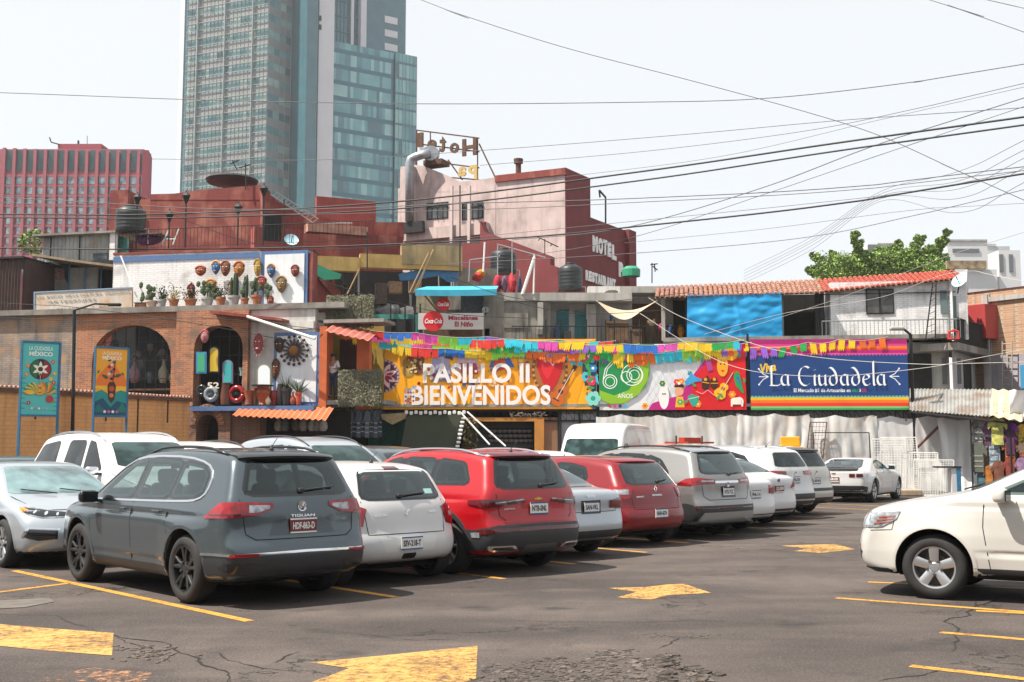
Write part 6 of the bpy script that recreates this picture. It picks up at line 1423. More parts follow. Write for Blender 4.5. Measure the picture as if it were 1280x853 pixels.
# balcony beside the orange column, with the person and the camouflage nets
t=thing('balcony_shop','orange walled balcony shop beside the camouflage nets','shop',FL.pt(440,510,-1))
mb=MB();FL.pbox(mb,409,405,480,512,-2.3,-2.2);part('back_wall',mb,mat('yellow back wall',(.35,.22,.03),.8,var=.3,vscale=2),t)
mb=MB();FL.pbox(mb,424,424,452,468,-1.9,-1.6);part('shelves',mb,mat('wares dark',(.06,.035,.03),.9,var=.8,vscale=12,c2=(.4,.15,.1)),t)
mb=MB();FL.pbox(mb,445,418,462,512,-.6,-.3);part('column',mb,mat('orange column',(.55,.12,.03)),t)
mb=MB();FL.pbox(mb,404,500,482,506,-1.2,.3);part('floor_slab',mb,CONC,t)
mb=MB();FL.pbox(mb,404,398,480,404,-1.2,.3);part('upper_slab',mb,CONC,t)
mb=MB();n_=24;V=[];Fc=[]
a0_,z0_=FL.hit(414,413,.3);a1_,z1_=FL.hit(468,425,.3)
for i in range(n_+1):
 a=a0_+(a1_-a0_)*i/n_;zz=z0_+(z1_-z0_)*i/n_;o_=.03*math.sin(i*math.pi/2);V += [FL.P(a,zz+.28+o_,.0),FL.P(a,zz-.1+o_,1.0)]
for i in range(n_): Fc.append([2*i,2*i+1,2*i+3,2*i+2])
mb.add(V,Fc);single('tin_awning',mb,mat('pink tin',(.52,.17,.13),.5,.1,var=.3,vscale=5),'faded pink corrugated awning above the balcony','awning',FL.pt(414,415,.4))
NET=mat('camouflage net',(.20,.19,.12),.95,var=.8,vscale=11,c2=(.5,.5,.35),bump=.8,bscale=20)
def net(x0,y0,x1,y1,d,label):
 a0,z1=FL.hit(x0,y0,d);a1,z0=FL.hit(x1,y1,d);mb=MB();rr=random.Random(int(x0))
 mb.grid(lambda u,v: FL.P(a0+(a1-a0)*u,z0+(z1-z0)*v+.04*math.sin(u*9),d+.05*math.sin(u*17)+.03*math.sin(v*11)),24,12)
 for k in range(2200):
  o=FL.P(rr.uniform(a0,a1),rr.uniform(z0-.05,z1+.04),d+rr.uniform(0,.10));s_=rr.uniform(.02,.05);q_=Vector((rr.uniform(-1,1),rr.uniform(-.6,.6),rr.uniform(-1,1))).normalized()*s_;w2=q_.cross(FL.n).normalized()*s_*.7
  mb.add([o-q_,o+w2,o+q_,o-w2],[[0,1,2,3]])
 single('camouflage_net',mb,NET,label,'net',FL.P(a0,z0,d))
net(423,464,477,506,.35,'camouflage net hung on the balcony rail beside the person');net(408,371,467,409,-.4,'camouflage net draped on the floor above the pink awning')
# crowded wares and ironwork inside the two arches
for x,yb,wd,hg,prf,c,d,lb in ((140,479,11,22,VASE,'705048',-.8,'brown long necked vase at the left end of the big arch'),(152,479,10,16,URN,'8a7a60',-.8,'tan urn second from the left in the big arch'),(187,479,10,14,URN,'4a5a5a',-.8,'dark green grey urn between the two long necked vases'),(214,479,7,18,VASE,'9a9a90',-.8,'thin grey bottle vase at the right of the big arch'),
 (272,506,9,12,URN,'5a2a20',.2,'dark red brown pot behind the grey metal dish'),(302,470,7,10,CUP,'88a0a0',-.1,'small pale green cup hanging high in the second arch'),(288,506,8,15,VASE,'3a3a40',.15,'black bottle vase behind the tall clay cylinder'),(318,506,9,20,URN,'a06a40',.35,'tan urn next to the plain terracotta goblet'),(335,506,7,12,VASE,'d8c8b0',.62,'cream bottle vase before the patterned urn')):
 ware(x,yb,wd,hg,prf,c,lb,d)
LAMPN=['leftmost','second','third','fourth','fifth','rightmost']
for k in range(6):
 x=143+k*15;y=425+(k*7) % 16;P0=FL.pt(x,y,-.6);mb=MB();mb.bar(P0,P0+Vector((0,0,1.0 if k in (2,3) else .45)),.008,n=4);mb.lathe([(.02,.02),(.14,-.05),(.18,-.22),(.08,-.34),(.0,-.36)],P0,8,cap=False)
 for q in range(6): a=q*1.047;mb.bar(P0+Vector((.05*math.cos(a),.05*math.sin(a),-.05)),P0+Vector((.26*math.cos(a),.26*math.sin(a),-.30)),.012,n=4)
 single('hanging_lamp',mb,mat('wrought iron lamp',(.10,.09,.075),.5,.5),LAMPN[k]+' wrought iron lamp hanging in the big arch','lamp',tuple(P0))
# ------------------------------------------------------------ person on the balcony
def person(px,feet_y,head_y,d):
 a,z=FL.hit(px,feet_y,d);_,z1=FL.hit(px,head_y,d);H=z1-z;k=H/1.70;o=FL.P(a,z,d)
 def T(x,y,zz): return (o+FL.u*x*k+FL.n*y*k+Vector((0,0,zz*k)))[:]
 J={'pel': (0,0,.95,.13),'waist': (0,0,1.10,.12),'chest': (0,.02,1.30,.145),'neck': (0,.02,1.46,.055),'head0': (.01,.04,1.54,.075),'head': (.01,.04,1.63,.085),
   'hl': (-.09,0,.90,.09),'kl': (-.10,.03,.50,.062),'al': (-.10,0,.09,.042),'tl': (-.10,.15,.04,.035),'hr': (.09,0,.90,.09),'kr': (.11,.02,.50,.062),'ar': (.12,-.02,.09,.042),'tr': (.13,.13,.04,.035),
   'sl': (-.18,.02,1.40,.055),'el': (-.24,.04,1.14,.042),'wl': (-.10,.24,1.10,.030),'ml': (-.03,.28,1.12,.028),'sr': (.18,.02,1.40,.055),'er': (.26,.08,1.16,.042),'wr': (.14,.28,1.13,.030),'mr': (.07,.32,1.14,.028)}
 E=[('pel','waist'),('waist','chest'),('chest','neck'),('neck','head0'),('head0','head'),('pel','hl'),('hl','kl'),('kl','al'),('al','tl'),('pel','hr'),('hr','kr'),('kr','ar'),('ar','tr'),('chest','sl'),('sl','el'),('el','wl'),('wl','ml'),('chest','sr'),('sr','er'),('er','wr'),('wr','mr')]
 def skin(keys,edges,name,m,parent=None,grow=0.0):
  ks=list(keys);me=bpy.data.meshes.new(name);me.from_pydata([T(*J[q][:3]) for q in ks],[(ks.index(p),ks.index(q)) for p,q in edges],[]);ob=bpy.data.objects.new(name,me);col.objects.link(ob)
  md=ob.modifiers.new('s','SKIN');sb=ob.modifiers.new('u','SUBSURF');sb.levels=sb.render_levels=2
  for i,q in enumerate(ks): me.skin_vertices[0].data[i].radius=(J[q][3]*k+grow,)*2
  me.skin_vertices[0].data[0].use_root=True
  bpy.context.view_layer.update();ev=ob.evaluated_get(bpy.context.evaluated_depsgraph_get());m2=bpy.data.meshes.new_from_object(ev);bpy.data.objects.remove(ob)
  m2.name=name;m2.materials.clear();m2.materials.append(m);m2.transform(Matrix.Translation(-o));m2.polygons.foreach_set('use_smooth',[True]*len(m2.polygons))
  r_=bpy.data.objects.new(name,m2);col.objects.link(r_);r_.parent=parent
  if not parent: r_.location=o
  return r_
 SK=mat('skin',(.30,.16,.10),.6)
 P=skin(J.keys(),E,'person',SK);tag(P,'person in white shirt and dark jeans standing on the balcony by the orange column','person')
 skin(['waist','pel','chest','sl','el','sr','er'],[('pel','waist'),('waist','chest'),('chest','sl'),('sl','el'),('chest','sr'),('sr','er')],'shirt',mat('white shirt',(.62,.60,.60),.85),P,.014)
 skin(['pel','hl','kl','al','hr','kr','ar'],[('pel','hl'),('hl','kl'),('kl','al'),('pel','hr'),('hr','kr'),('kr','ar')],'jeans',mat('dark jeans',(.03,.045,.09),.85),P,.014)
 hm=MB();c=Vector(T(.01,.02,1.66))-o;hm.blob(c,(.095*k,.105*k,.09*k),3,.1);hm.build('hair',mat('black hair',(.012,.01,.009),.7),P,True)
 fm=MB()
 for s_ in (-1,1): fm.blob(Vector(T(.01+s_*.033,.122,1.64))-o,(.012*k,.008*k,.007*k),1)
 fm.build('eyes',ink('1a1210'),P,True);fm=MB();fm.blob(Vector(T(.01,.13,1.60))-o,(.012*k,.02*k,.02*k),2);fm.blob(Vector(T(.01,.118,1.565))-o,(.024*k,.01*k,.007*k),1);fm.build('nose_and_mouth',mat('lips',(.22,.09,.07),.6),P,True)
 sh=MB()
 for q in ('tl','tr'): sh.rbox(Vector(T(J[q][0],.08,.045))-o,(.10*k,.27*k,.08*k),.03*k,2)
 sh.build('shoes',mat('dark shoe',(.03,.028,.028),.6),P,True)
person(416,498,443,-.1)
# ------------------------------------------------------------ brick red buildings behind the terrace
FA=FR(140,56,345,55)
t=thing('red_building','tall windowless building painted brick red behind the terrace railing','building',FA.P(5,0,-2))
mb=MB();FA.gbox(mb,188,243,330,-5,0);part('wall',mb,REDWALL,t)
mb=MB();q=[(188,246),(250,238),(327,231),(330,243),(330,250),(188,250)];FA.poly(mb,q,.02,.4);part('parapet',mb,REDWALL,t)
mb=MB();FA.gbox(mb,138,238,160,-3,.1);part('side_pier',mb,REDWALL,t)
mb=MB();FA.gbox(mb,158,250,190,-4,-.6);part('recess',mb,mat('patched red',(.36,.12,.08),.85,stain=(.5,.4,.35),var=.4,vscale=1),t)
mb=MB();a,z=FA.hit(290,233,-2.5);mb.lathe([(0,0),(1.25,.15),(1.35,.30),(1.2,.42),(0,.42)],FA.P(a,z,-2.5),24,cap=False);single('roof_disc',mb,IRON,'large dark shallow dish on top of the brick red building','dish',FA.P(a,z,-2.5))
FB=FR(320,54,505,57)
t=thing('red_building','long stepped salmon red building with an outside stair below the glass towers','building',FB.P(6,0,-2))
mb=MB();FB.gbox(mb,318,283,500,-5,-.5);part('wall',mb,REDLT,t)
mb=MB();FB.poly(mb,[(328,234),(336,238),(345,252),(385,268),(430,278),(505,278),(505,300),(328,300)],-.6,2.0);part('wall',mb,REDWALL,t,label='stepped upper wall falling to the right')
mb=MB();FB.pbox(mb,395,252,470,300,-3,-2.7);part('wall',mb,REDLT,t)
mb=MB()
for a_,b_ in (((338,243),(392,279)),((345,240),(398,274)),((395,279),(440,279))): mb.bar(FB.pt(*a_,-.2),FB.pt(*b_,-.2),.035,n=5)
for k in range(12): mb.bar(FB.pt(340+k*4.6,246+k*3.0,-.2),FB.pt(346+k*4.6,241+k*3.0,-.2),.02,n=4)
part('stair_rail',mb,mat('grey rail',(.4,.4,.4),.5,.3),t)
mb=MB();FB.gbox(mb,400,288,504,-.5,.3);part('wall',mb,REDWALL,t)
mb=MB();FB.pbox(mb,385,284,460,289,-.4,.4);part('ledge',mb,mat('worn ledge',(.5,.25,.18),.9,var=.4,vscale=3),t)
mb=MB();FB.pbox(mb,330,268,352,300,-.55,-.45);part('dark_opening',mb,DARKIN,t)
FC=FR(386,50,620,52)
t=thing('cream_building','low cream yellow building with a deep shadowed opening full of clutter','building',FC.P(4,0,-2))
mb=MB();FC.pbox(mb,386,322,450,337,-.4,.05);part('wall',mb,mat('yellow band',(.56,.36,.12),.8,var=.3,vscale=1.5,streak=.4),t)
mb=MB();FC.pbox(mb,450,322,578,334,-.4,.03);part('wall',mb,mat('yellow band',(.56,.36,.12),.8),t)
mb=MB();FC.pbox(mb,502,308,578,330,-.4,.06);part('wall',mb,CREAM,t)
mb=MB();FC.gbox(mb,380,336,620,-3.0,-2.9);part('back_wall',mb,DARKIN,t)
mb=MB();FC.gbox(mb,380,292,420,-1.0,-.9);part('wall',mb,REDWALL,t)
mb=MB();FC.gbox(mb,565,334,622,-1.2,-.9);part('wall',mb,CONC,t)
for x,w_ in ((447,3),(512,3),(548,2),(567,5)): mb=MB();FC.pbox(mb,x,336,x+w_,420,-.6,-.45);part('post',mb,CONCL,t)
mb=MB();FC.pbox(mb,386,395,530,400,-2.9,.0);part('floor_slab',mb,CONC,t)
def clutter(F,boxes,d,grp=None):
 for (x0,y0,x1,y1,c,nm,lb,cat) in boxes:
  mb=MB();a0,z0=F.hit(x0,y1,d);a1,z1=F.hit(x1,y0,d);c0=F.P((a0+a1)/2,(z0+z1)/2,d-.2)
  if nm in ('bundle','cloth_heap'): mb.blob(c0,((a1-a0)/2,.25,(z1-z0)/2),2,.7,seed=int(x0));single(nm,mb,mat('stuff '+c,hexc(c),.9,var=.5,vscale=7),lb,cat,F.P((a0+a1)/2,z0,d),smooth=True)
  else: mb.rbox(c0,(a1-a0,.4,z1-z0),.02,1,Matrix.Rotation(math.atan2(F.u.y,F.u.x),4,'Z'));single(nm,mb,mat('stuff '+c,hexc(c),.85,var=.45,vscale=7),lb,cat,F.P((a0+a1)/2,z0,d))
clutter(FC,[(486,352,503,366,'9a7a5c','crate','pale brown crate under the cream building, left of the blue canopy','crate'),(470,354,484,380,'5a4a40','crate','dark wooden crate in the shade behind the clothes heap','crate'),(512,350,527,366,'a08468','crate','cardboard box beside the leaning poles','box'),
 (500,382,518,398,'d8d0c8','bundle','white bundle on the floor under the cream building','bundle'),(470,378,500,400,'8a8a88','bundle','grey heap of clothes beside the upper camouflage net','bundle'),(452,384,470,398,'6a7078','bundle','dark bundle at the end of the upper camouflage net','bundle'),
 (592,340,604,352,'c03840','bundle','red and white bundle above the blue canopy','bundle'),(597,336,608,345,'d88a20','bundle','orange bundle above the blue canopy','bundle')],-.2)
mb=MB();FC.poly(mb,[(498,343),(520,338),(572,336),(572,352),(560,353),(548,345),(520,350),(500,351)],-.1,.03);single('blue_tarp',mb,mat('blue tarp',(.03,.16,.34),.5,var=.3,vscale=4),'crumpled dark blue tarp hanging above the blue canopy','tarp',FC.pt(540,345,-.1))
mb=MB();FC.poly(mb,[(388,324),(390,340),(405,350),(425,349),(427,343),(410,337),(396,330)],.7,.02);single('green_tarp',mb,mat('green tarp',(.03,.34,.20),.5,var=.2,vscale=4),'bright green tarp sagging beside the white mask wall','tarp',FC.pt(405,340,.7))
for i_,(a_,b_) in enumerate((((512,366),(536,316)),((517,366),(542,312)),((521,363),(534,330)),((434,368),(449,337)))):
 mb=MB();mb.bar(FC.pt(*a_,.25),FC.pt(*b_,.25),.03,n=5);single('leaning_pole',mb,mat('bamboo',(.45,.30,.16),.7),('longest of the three poles leaning by the blue canopy' ,'middle one of the three poles leaning by the blue canopy','shortest of the three poles leaning by the blue canopy','lone pale pole leaning left of the cream building')[i_],'pole',FC.pt(*a_,.25))
# stair and ladders in the maroon recess behind the net
mb=MB();FC.gbox(mb,386,318,450,-1.4,-1.3);
t=thing('maroon_stair','maroon stair and railings rising behind the upper camouflage net','stair',FC.pt(420,400,-.8))
mb=MB();FC.poly(mb,[(392,340),(398,330),(450,395),(440,400)],-.7,.6);part('stringer',mb,REDWALL,t)
mb=MB()
for k in range(9): mb.bar(FC.pt(392+k*7,330+k*8,-.5),FC.pt(392+k*7,312+k*8,-.5),.025,n=4)
mb.bar(FC.pt(392,312,-.5),FC.pt(448,376,-.5),.035,n=5);part('rail',mb,IRON,t)
for x in (409,428,442): mb=MB();FC.pbox(mb,x,334,x+2,405,-.5,-.4);part('post',mb,RUST,t)
# ------------------------------------------------------------ teal shop front, blue canopy, shop signs
FD=FR(460,48.5,640,48.5)
t=thing('teal_shop','teal green shop front under the general store sign','shop',FD.P(2,0,-1))
mb=MB();FD.gbox(mb,462,393,528,-.3,0);part('wall',mb,TEAL,t)
mb=MB();FD.pbox(mb,480,399,516,430,0,.04);part('dark_opening',mb,DARKIN,t)
for x in (462,487,505,517,524): mb=MB();FD.pbox(mb,x,380,x+2.2,430,.05,.12);part('post',mb,IRON,t)
mb=MB();FD.gbox(mb,528,366,622,-1.2,-1.1);part('back_wall',mb,CONC,t)
mb=MB();FD.pbox(mb,576,370,607,391,-1.0,-.95);part('window_grille',mb,mat('grille grey',(.14,.16,.18),.5,var=.7,vscale=25),t)
mb=MB();FD.pbox(mb,520,366,560,391,-.6,-.55);part('plank_wall',mb,mat('pale planks',(.38,.32,.22),.85,var=.4,vscale=6,streak=.6),t)
mb=MB();FD.pbox(mb,604,365,630,430,-.9,-.5);part('wall',mb,CONC,t)
mb=MB();FD.pbox(mb,530,411,612,440,-.6,-.5);part('lower_wall',mb,mat('brown lower wall',(.16,.09,.06),.9,var=.5,vscale=4),t)
t=thing('blue_canopy','bright blue canvas canopy over the general store sign','canopy',FD.pt(570,364,.3))
mb=MB();a0,z0=FD.hit(519,362,1.0);a1,z1=FD.hit(621,356,.8);am,zm=FD.hit(540,352,-.2)
A,Bp,Cp,D_=FD.P(a0,z0,1.0),FD.P(a1,z0+.02,1.0),FD.P(a1+.05,z0+.42,-.9),FD.P(a0+.35,z0+.40,-.9)
mb.grid(lambda u,v: (A*(1-u)+Bp*u)*(1-v)+(D_*(1-u)+Cp*u)*v+Vector((0,0,-.03*math.sin(u*math.pi)*(1-v))),24,6);CV=mat('blue canvas',(.04,.36,.52),.7,var=.15,vscale=3);part('canvas_top',mb,CV,t)
mb=MB();mb.grid(lambda u,v: (A*(1-u)+Bp*u)+Vector((0,0,-.26*v-.03*math.sin(u*math.pi))),24,2);part('valance',mb,CV,t)
t=thing('shop_sign','white shop sign reading Miscelánea El Niño with a red drink logo','sign',FD.pt(563,412,.6))
mb=MB();FD.pbox(mb,522.5,391.5,604.5,412,.55,.6);part('board',mb,mat('sign white',(.60,.58,.58),.5,var=.1,vscale=2),t)
mb=MB();FD.pbox(mb,603,387,605.5,427,.5,.56);part('post',mb,CONCL,t)
mb=MB();a,z=FD.hit(541.5,401.5,.62);FD.poly(mb,circ(a,z,.43,30),.62,.01,px=False);part('red_disc',mb,ink('d01420'),t)
mb=MB();FD.text(mb,'Coca·Cola',531,398.5,552.5,404.5,.63,bold=.025,shear=.35);part('logo_lettering',mb,ink('f4f0ee'),t)
mb=MB();FD.text(mb,'Miscelánea',560.5,394.5,597.5,400.2,.61,bold=.03);part('lettering',mb,ink('a01830'),t)
mb=MB();FD.text(mb,'El Niño',568.5,402.2,591.5,408.5,.61,bold=.03);part('lettering',mb,ink('a01830'),t)
t=thing('round_sign','small round red drink sign above the white shop sign','sign',FD.pt(554,388,.5))
mb=MB();a,z=FD.hit(554,380.5,.5);FD.poly(mb,circ(a,z,.29,28),.5,.06,px=False);part('disc',mb,ink('c81820'),t)
mb=MB();FD.text(mb,'Coca·Cola',547.5,378,561,383,.51,bold=.03,shear=.3);part('logo_lettering',mb,ink('f4f0ee'),t)
mb=MB();mb.bar(FD.pt(549,392,.3),FD.pt(528,366,.3),.03);part('bracket',mb,WOOD,t)
tank(629,311,342,54,'black water tank among red cloths above the blue canopy',33)
tank(713,329,363,53,'dark green black water tank in front of the maroon hotel wall',30)
mb=MB();P=at(839,346,56);mb.lathe([(0,0),(.45,0),(.46,.35),(.3,.5),(0,.52)],(P.x-6.3*0,P.y,P.z),16,cap=False)
single('green_tank',mb,mat('green tank',(.03,.25,.14),.4),'small green tank on the roof beside the maroon hotel','water tank',(P.x,P.y,P.z))
bpy.data.objects['green_tank'].location.x=xat(789,56,348)
# ------------------------------------------------------------ hotel in pink and maroon
B0=at(707,340,62);u1=Vector((.906,-.423,0));
class _F(FR):
 def __init__(s,o,u): s.o=Vector((o.x,o.y,0));s.u=Vector(u).normalized();s.n=Vector((s.u.y,-s.u.x,0));s.len=10
FH=_F(B0-u1*10.6,u1);FM=_F(B0,(.515,.857,0))
Hh=thing('hotel','hotel with a pink rendered front and a maroon side wall lettered MOTEL','building',B0)
hh=lambda px,py,d=0: FH.hit(px,py,d);Lh=10.6
mb=MB();a5=hh(520,0)[0];a62=hh(620,0)[0]
zl=hh(560,240)[1];zr_=hh(705,219)[1];FH.box(mb,a62-.2,0,Lh-.02,zr_,-2,0);part('wall',mb,PINK,Hh)
mb=MB();FH.box(mb,hh(500,0)[0],0,a62,hh(570,228)[1],-7,.02);part('wall',mb,PINK,Hh)
mb=MB();FH.poly(mb,[(500,212),(516,206),(531,208),(560,220),(584,232),(600,240),(500,240)],.03,2.6);part('parapet',mb,PINK,Hh)
mb=MB();FH.box(mb,a62,zr_,Lh+.05,zr_+.38,-2,.12);part('parapet',mb,REDWALL,Hh)
mb=MB();FH.pbox(mb,500,207,515,280,.03,.5);part('chimney_breast',mb,PINK,Hh)
for x0,x1 in ((533,560),(577,604)):
 mb=MB();FH.pbox(mb,x0,252,x1,275.5,.02,.05);wv=part('window',mb,IRON,Hh);mb=MB();FH.pbox(mb,x0+2,253.5,x1-1.5,274,.05,.06);sub('pane',mb,mat('dusty pane',(.10,.11,.115),.2,var=.6,vscale=2),wv,Hh)
 mb=MB()
 for k in range(1,4): FH.pbox(mb,x0+(x1-x0)*k/4-.4,253,x0+(x1-x0)*k/4+.4,275,.06,.09)
 FH.pbox(mb,x0,258,x1,258.9,.06,.092);sub('frame',mb,IRON,wv,Hh)
mb=MB();FH.pbox(mb,500,276,528,292,.6,.9);part('dark_box',mb,IRON,Hh)
mb=MB();FH.pbox(mb,500,278,608,302,.05,.45);part('wall',mb,mat('faded pink',(.54,.42,.39),.85,var=.25,vscale=1,streak=.6),Hh)
mb=MB();FH.pbox(mb,600,277,606,335,.02,.6);part('pilaster',mb,MAROON,Hh)
for x in (562,584): mb=MB();FH.pbox(mb,x,232,x+3.4,304,.46,.62);part('pipe',mb,mat('pale pipe',(.5,.42,.4),.6),Hh)
# descending maroon stair wall in front
mb=MB();FH.poly(mb,[(600,277),(606,290),(640,302),(688,320),(688,331),(697,334),(699,400),(578,400),(578,305),(600,305)],1.2,.6);part('stair_wall',mb,MAROON,Hh)
# side wall
mh=lambda px,py,d=0: FM.hit(px,py,d)
z235,z271=mh(735,236)[1],mh(738,272)[1];s1,s2=mh(736,0)[0],mh(785,0)[0]
mb=MB();FM.box(mb,.0,0,s1,zr_+.42,-6,.02);part('side_wall',mb,MAROON,Hh)
mb=MB();FM.box(mb,s1,0,s2,z271,-7,.02);part('side_wall',mb,MAROON,Hh)
mb=MB();FM.box(mb,s2-.8,0,s2+.2,z271+.05,-1,.3);part('end_pier',mb,MAROON,Hh)
WL_=mat('white wall letters',(.85,.83,.8),.8,var=.1,vscale=3)
def wallword(txt,pts,name='lettering'):
 """letters painted along the receding wall, each standing upright between its own sight lines"""
 for ch,(x0,y0,x1,y1) in zip(txt,pts):
  mb=MB();a0,zb=mh(x0,y1,.04);a1,ztp=mh(x1,y0,.04);text_mb(ch,1,FM.P((a0+a1)/2,(zb+ztp)/2,.04),FM.u,(0,0,1),fit=(a1-a0,ztp-zb),bold=.07,depth=.06,mb=mb);part(name,mb,WL_,Hh)
wallword('MOTEL',[(740.2,296.5,746.3,314.5),(747.4,299,752.6,317),(753.4,301,758,318.5),(758.8,304,763,320.8),(764.4,307.5,769.5,324.5)])
wallword('P',[(773,329,778,346)]);wallword('RESTAURANT',[(731.5+k*3.75,338.5+k*1.25,734.8+k*3.75,350.5+k*1.25) for k in range(10)])
# roof sign seen from behind
t=thing('hotel_sign','rooftop Hotel sign seen from behind on its open steel frame','sign',FH.pt(560,230,-1))
mb=MB()
for a_,b_ in (((521,163),(599,173)),((521,180),(599,190)),((521,163),(521,210)),((538,165),(538,225)),((597,172),(597,226)),((560,205),(599,210)),((560,222),(599,225)),((599,180),(620,224)),((560,200),(578,225))): mb.bar(FH.pt(*a_,-1.6),FH.pt(*b_,-1.6),.05,n=4)
part('frame',mb,RUST,t)
for ch,x0,y0,x1,y1 in (('H',577.5,172,595.5,195.5),('o',562,178,573,192),('t',549,170,557,190.5),('e',534,174,545,186.5),('l',521.5,165.5,528.5,184)):
 mb=MB();a0,zb=hh(x0,y1,-1.4);a1,ztp=hh(x1,y0,-1.4);text_mb(ch,1,FH.P((a0+a1)/2,(zb+ztp)/2,-1.4),-FH.u,(0,0,1),fit=(a1-a0,ztp-zb),bold=.03,depth=.12,mb=mb);part('letter',mb,RUST,t)
for ch,x0,y0,x1,y1 in (('P',585,206,596,225),('a',572,208,582,221)):
 mb=MB();a0,zb=hh(x0,y1,-1.4);a1,ztp=hh(x1,y0,-1.4);text_mb(ch,1,FH.P((a0+a1)/2,(zb+ztp)/2,-1.4),-FH.u,(0,0,1),fit=(a1-a0,ztp-zb),bold=.03,depth=.12,mb=mb);part('letter',mb,mat('old gold',(.45,.32,.10),.6),t)
t=thing('exhaust_duct','bent galvanised duct climbing the pink hotel wall to a fan housing','duct',FH.pt(512,276,.8));DUCT=mat('galvanised duct',(.38,.40,.42),.4,.6,var=.3,vscale=4)
mb=MB();mb.tube([FH.pt(512,277,.8),FH.pt(512,205,.8),FH.pt(513.5,199,.8),FH.pt(518,197,.7),FH.pt(527,194,.6),FH.pt(537,191,.5)],.26,12);part('pipe',mb,DUCT,t,True)
mb=MB();a,z=hh(541,194,-.2);mb.lathe([(0,-.3),(.45,-.3),(.5,0),(.45,.3),(0,.3)],FH.P(a,z,0),18,'y');part('fan_housing',mb,DUCT,t,40)
mb=MB();FH.poly(mb,[(523,184),(538,184),(548,188),(547,196),(527,190)],-.3,.2);part('hood',mb,DUCT,t)
mb=MB();FH.pbox(mb,529,198,552,207,-.8,.2);part('base',mb,RUST,t)
mb=MB();a,z=hh(648,221,-2);mb.lathe([(.16,0),(.16,.75),(.26,.78),(.28,1.05),(.2,1.05)],FH.P(a,z,-2),12,cap=False);single('roof_vent',mb,RUST,'short rusty flue with a dark cap on the hotel roof','chimney',FH.P(a,z,-2))
mb=MB();p0=at(757,280,64);mb.bar(p0,at(757,247,64),.05);mb.bar(at(757,247,64),at(749,238,64),.06);mb.bar(at(749,238,64),at(750,247,64),.05);single('roof_lamp',mb,IRON,'bent dark floodlight bracket rising over the maroon side wall','lamp',p0)
for nm,pts,lb in (('tv_antenna',[((681,318),(681,299)),((671,296),(698,309)),((675,298),(673,301)),((690,305),(688,308))],'small tv antenna leaning before the pink hotel wall'),('tv_antenna',[((815,354),(815,329)),((813,331),(822,330)),((816,333),(822,338)),((818,330),(819,340))],'tv antenna on the tiled roof against the sky'),('tv_antenna',[((307,238),(307,205)),((299,210),(313,206)),((288,205),(300,200)),((290,200),(296,212))],'tv antenna over the brick red building before the glass tower')):
 mb=MB();Y=55 if nm and pts[0][0][0] != 681 else 60
 for a_,b_ in pts: mb.bar(at(*a_,Y),at(*b_,Y),.035,n=4)
 single(nm,mb,IRON,lb,'antenna',at(*pts[0][0],Y))
# ------------------------------------------------------------ shabby flats above the middle of the banners
FE=FR(600,50.5,870,50.5)
t=thing('grey_flats','row of shabby grey flats with teal doors above the banners','building',FE.P(5,0,-2))
mb=MB();FE.gbox(mb,625,372,688,-3,0);part('wall',mb,CONC,t)
mb=MB();FE.gbox(mb,688,376,790,-3,-.9);part('wall',mb,mat('pale grey wall',(.40,.39,.38),.85,var=.25,vscale=1.2,streak=.5),t)
mb=MB();FE.pbox(mb,622,366,790,376,-3,.15);part('roof_slab',mb,CONCL,t)
mb=MB();FE.gbox(mb,735,358,868,-3.2,-1.6);part('wall',mb,WHITEW,t)
mb=MB();FE.gbox(mb,733,380,745,-1.6,-.5);part('wall',mb,CONCL,t)
mb=MB();FE.pbox(mb,775,358,862,366,-2.8,-.3);part('roof_slab',mb,CONCL,t)
mb=MB();FE.pbox(mb,830,368,858,440,-1.6,-1.0);part('wall',mb,CONC,t)
mb=MB();FE.pbox(mb,842,376,856,425,-.99,-.95);part('doorway',mb,DARKIN,t)
for x0,x1,y0,lb in ((696,711,388,None),(719,732,390,None)): mb=MB();FE.pbox(mb,x0,y0,x1,436,-.9,-.85);dd=part('door',mb,mat('teal door',(.02,.15,.17),.6,var=.3,vscale=3),t);mb=MB();FE.pbox(mb,x0-1.2,y0-1.5,x1+1.2,y0,-.9,-.8);part('lintel',mb,CONC,t)
mb=MB();FE.pbox(mb,628,376,660,410,.0,.04);part('concrete_panel',mb,mat('board concrete',(.28,.26,.23),.9,var=.4,vscale=2,streak=.5),t)
mb=MB();FE.pbox(mb,672,378,679,418,.0,.25);part('pilaster',mb,CONCL,t)
mb=MB();FE.pbox(mb,782,380,834,440,-1.59,-1.5);part('plank_wall',mb,mat('brown planks',(.15,.085,.05),.85,var=.4,vscale=4,streak=.6),t)
t=thing('railing','black iron railing in front of the teal doors','railing',FE.pt(740,430,.3));mb=MB();a0,z0=FE.hit(640,437,.3);a1,z1=FE.hit(858,408,.3);rail(FE,mb,a0,z0,a1,z1,.3,.17,.012,.025);part('bars',mb,IRON,t)
mb=MB()
for x in (682,700,733,757,768,800,832): a,_=FE.hit(x,430,.3);mb.bar(FE.P(a,z0-.6,.3),FE.P(a,z1+.3,.3),.035,n=5)
part('posts',mb,IRON,t)
for i_,(x0,y0,x1,y1) in enumerate([(758,402,786,430),(790,412,802,436)]):
 mb=MB();FE.pbox(mb,x0,y0,x1,y1,-.4,.1);t=thing('wooden_cabinet',('wide brown wooden cabinet behind the railing','narrow wooden cabinet right of the wide one')[i_],'cabinet',FE.pt((x0+x1)/2,y1,0));part('carcass',mb,WOOD,t);mb=MB();FE.pbox(mb,x0-.5,y0-.5,x1+.5,y0+2.5,-.45,.14);part('top',mb,WOOD,t)
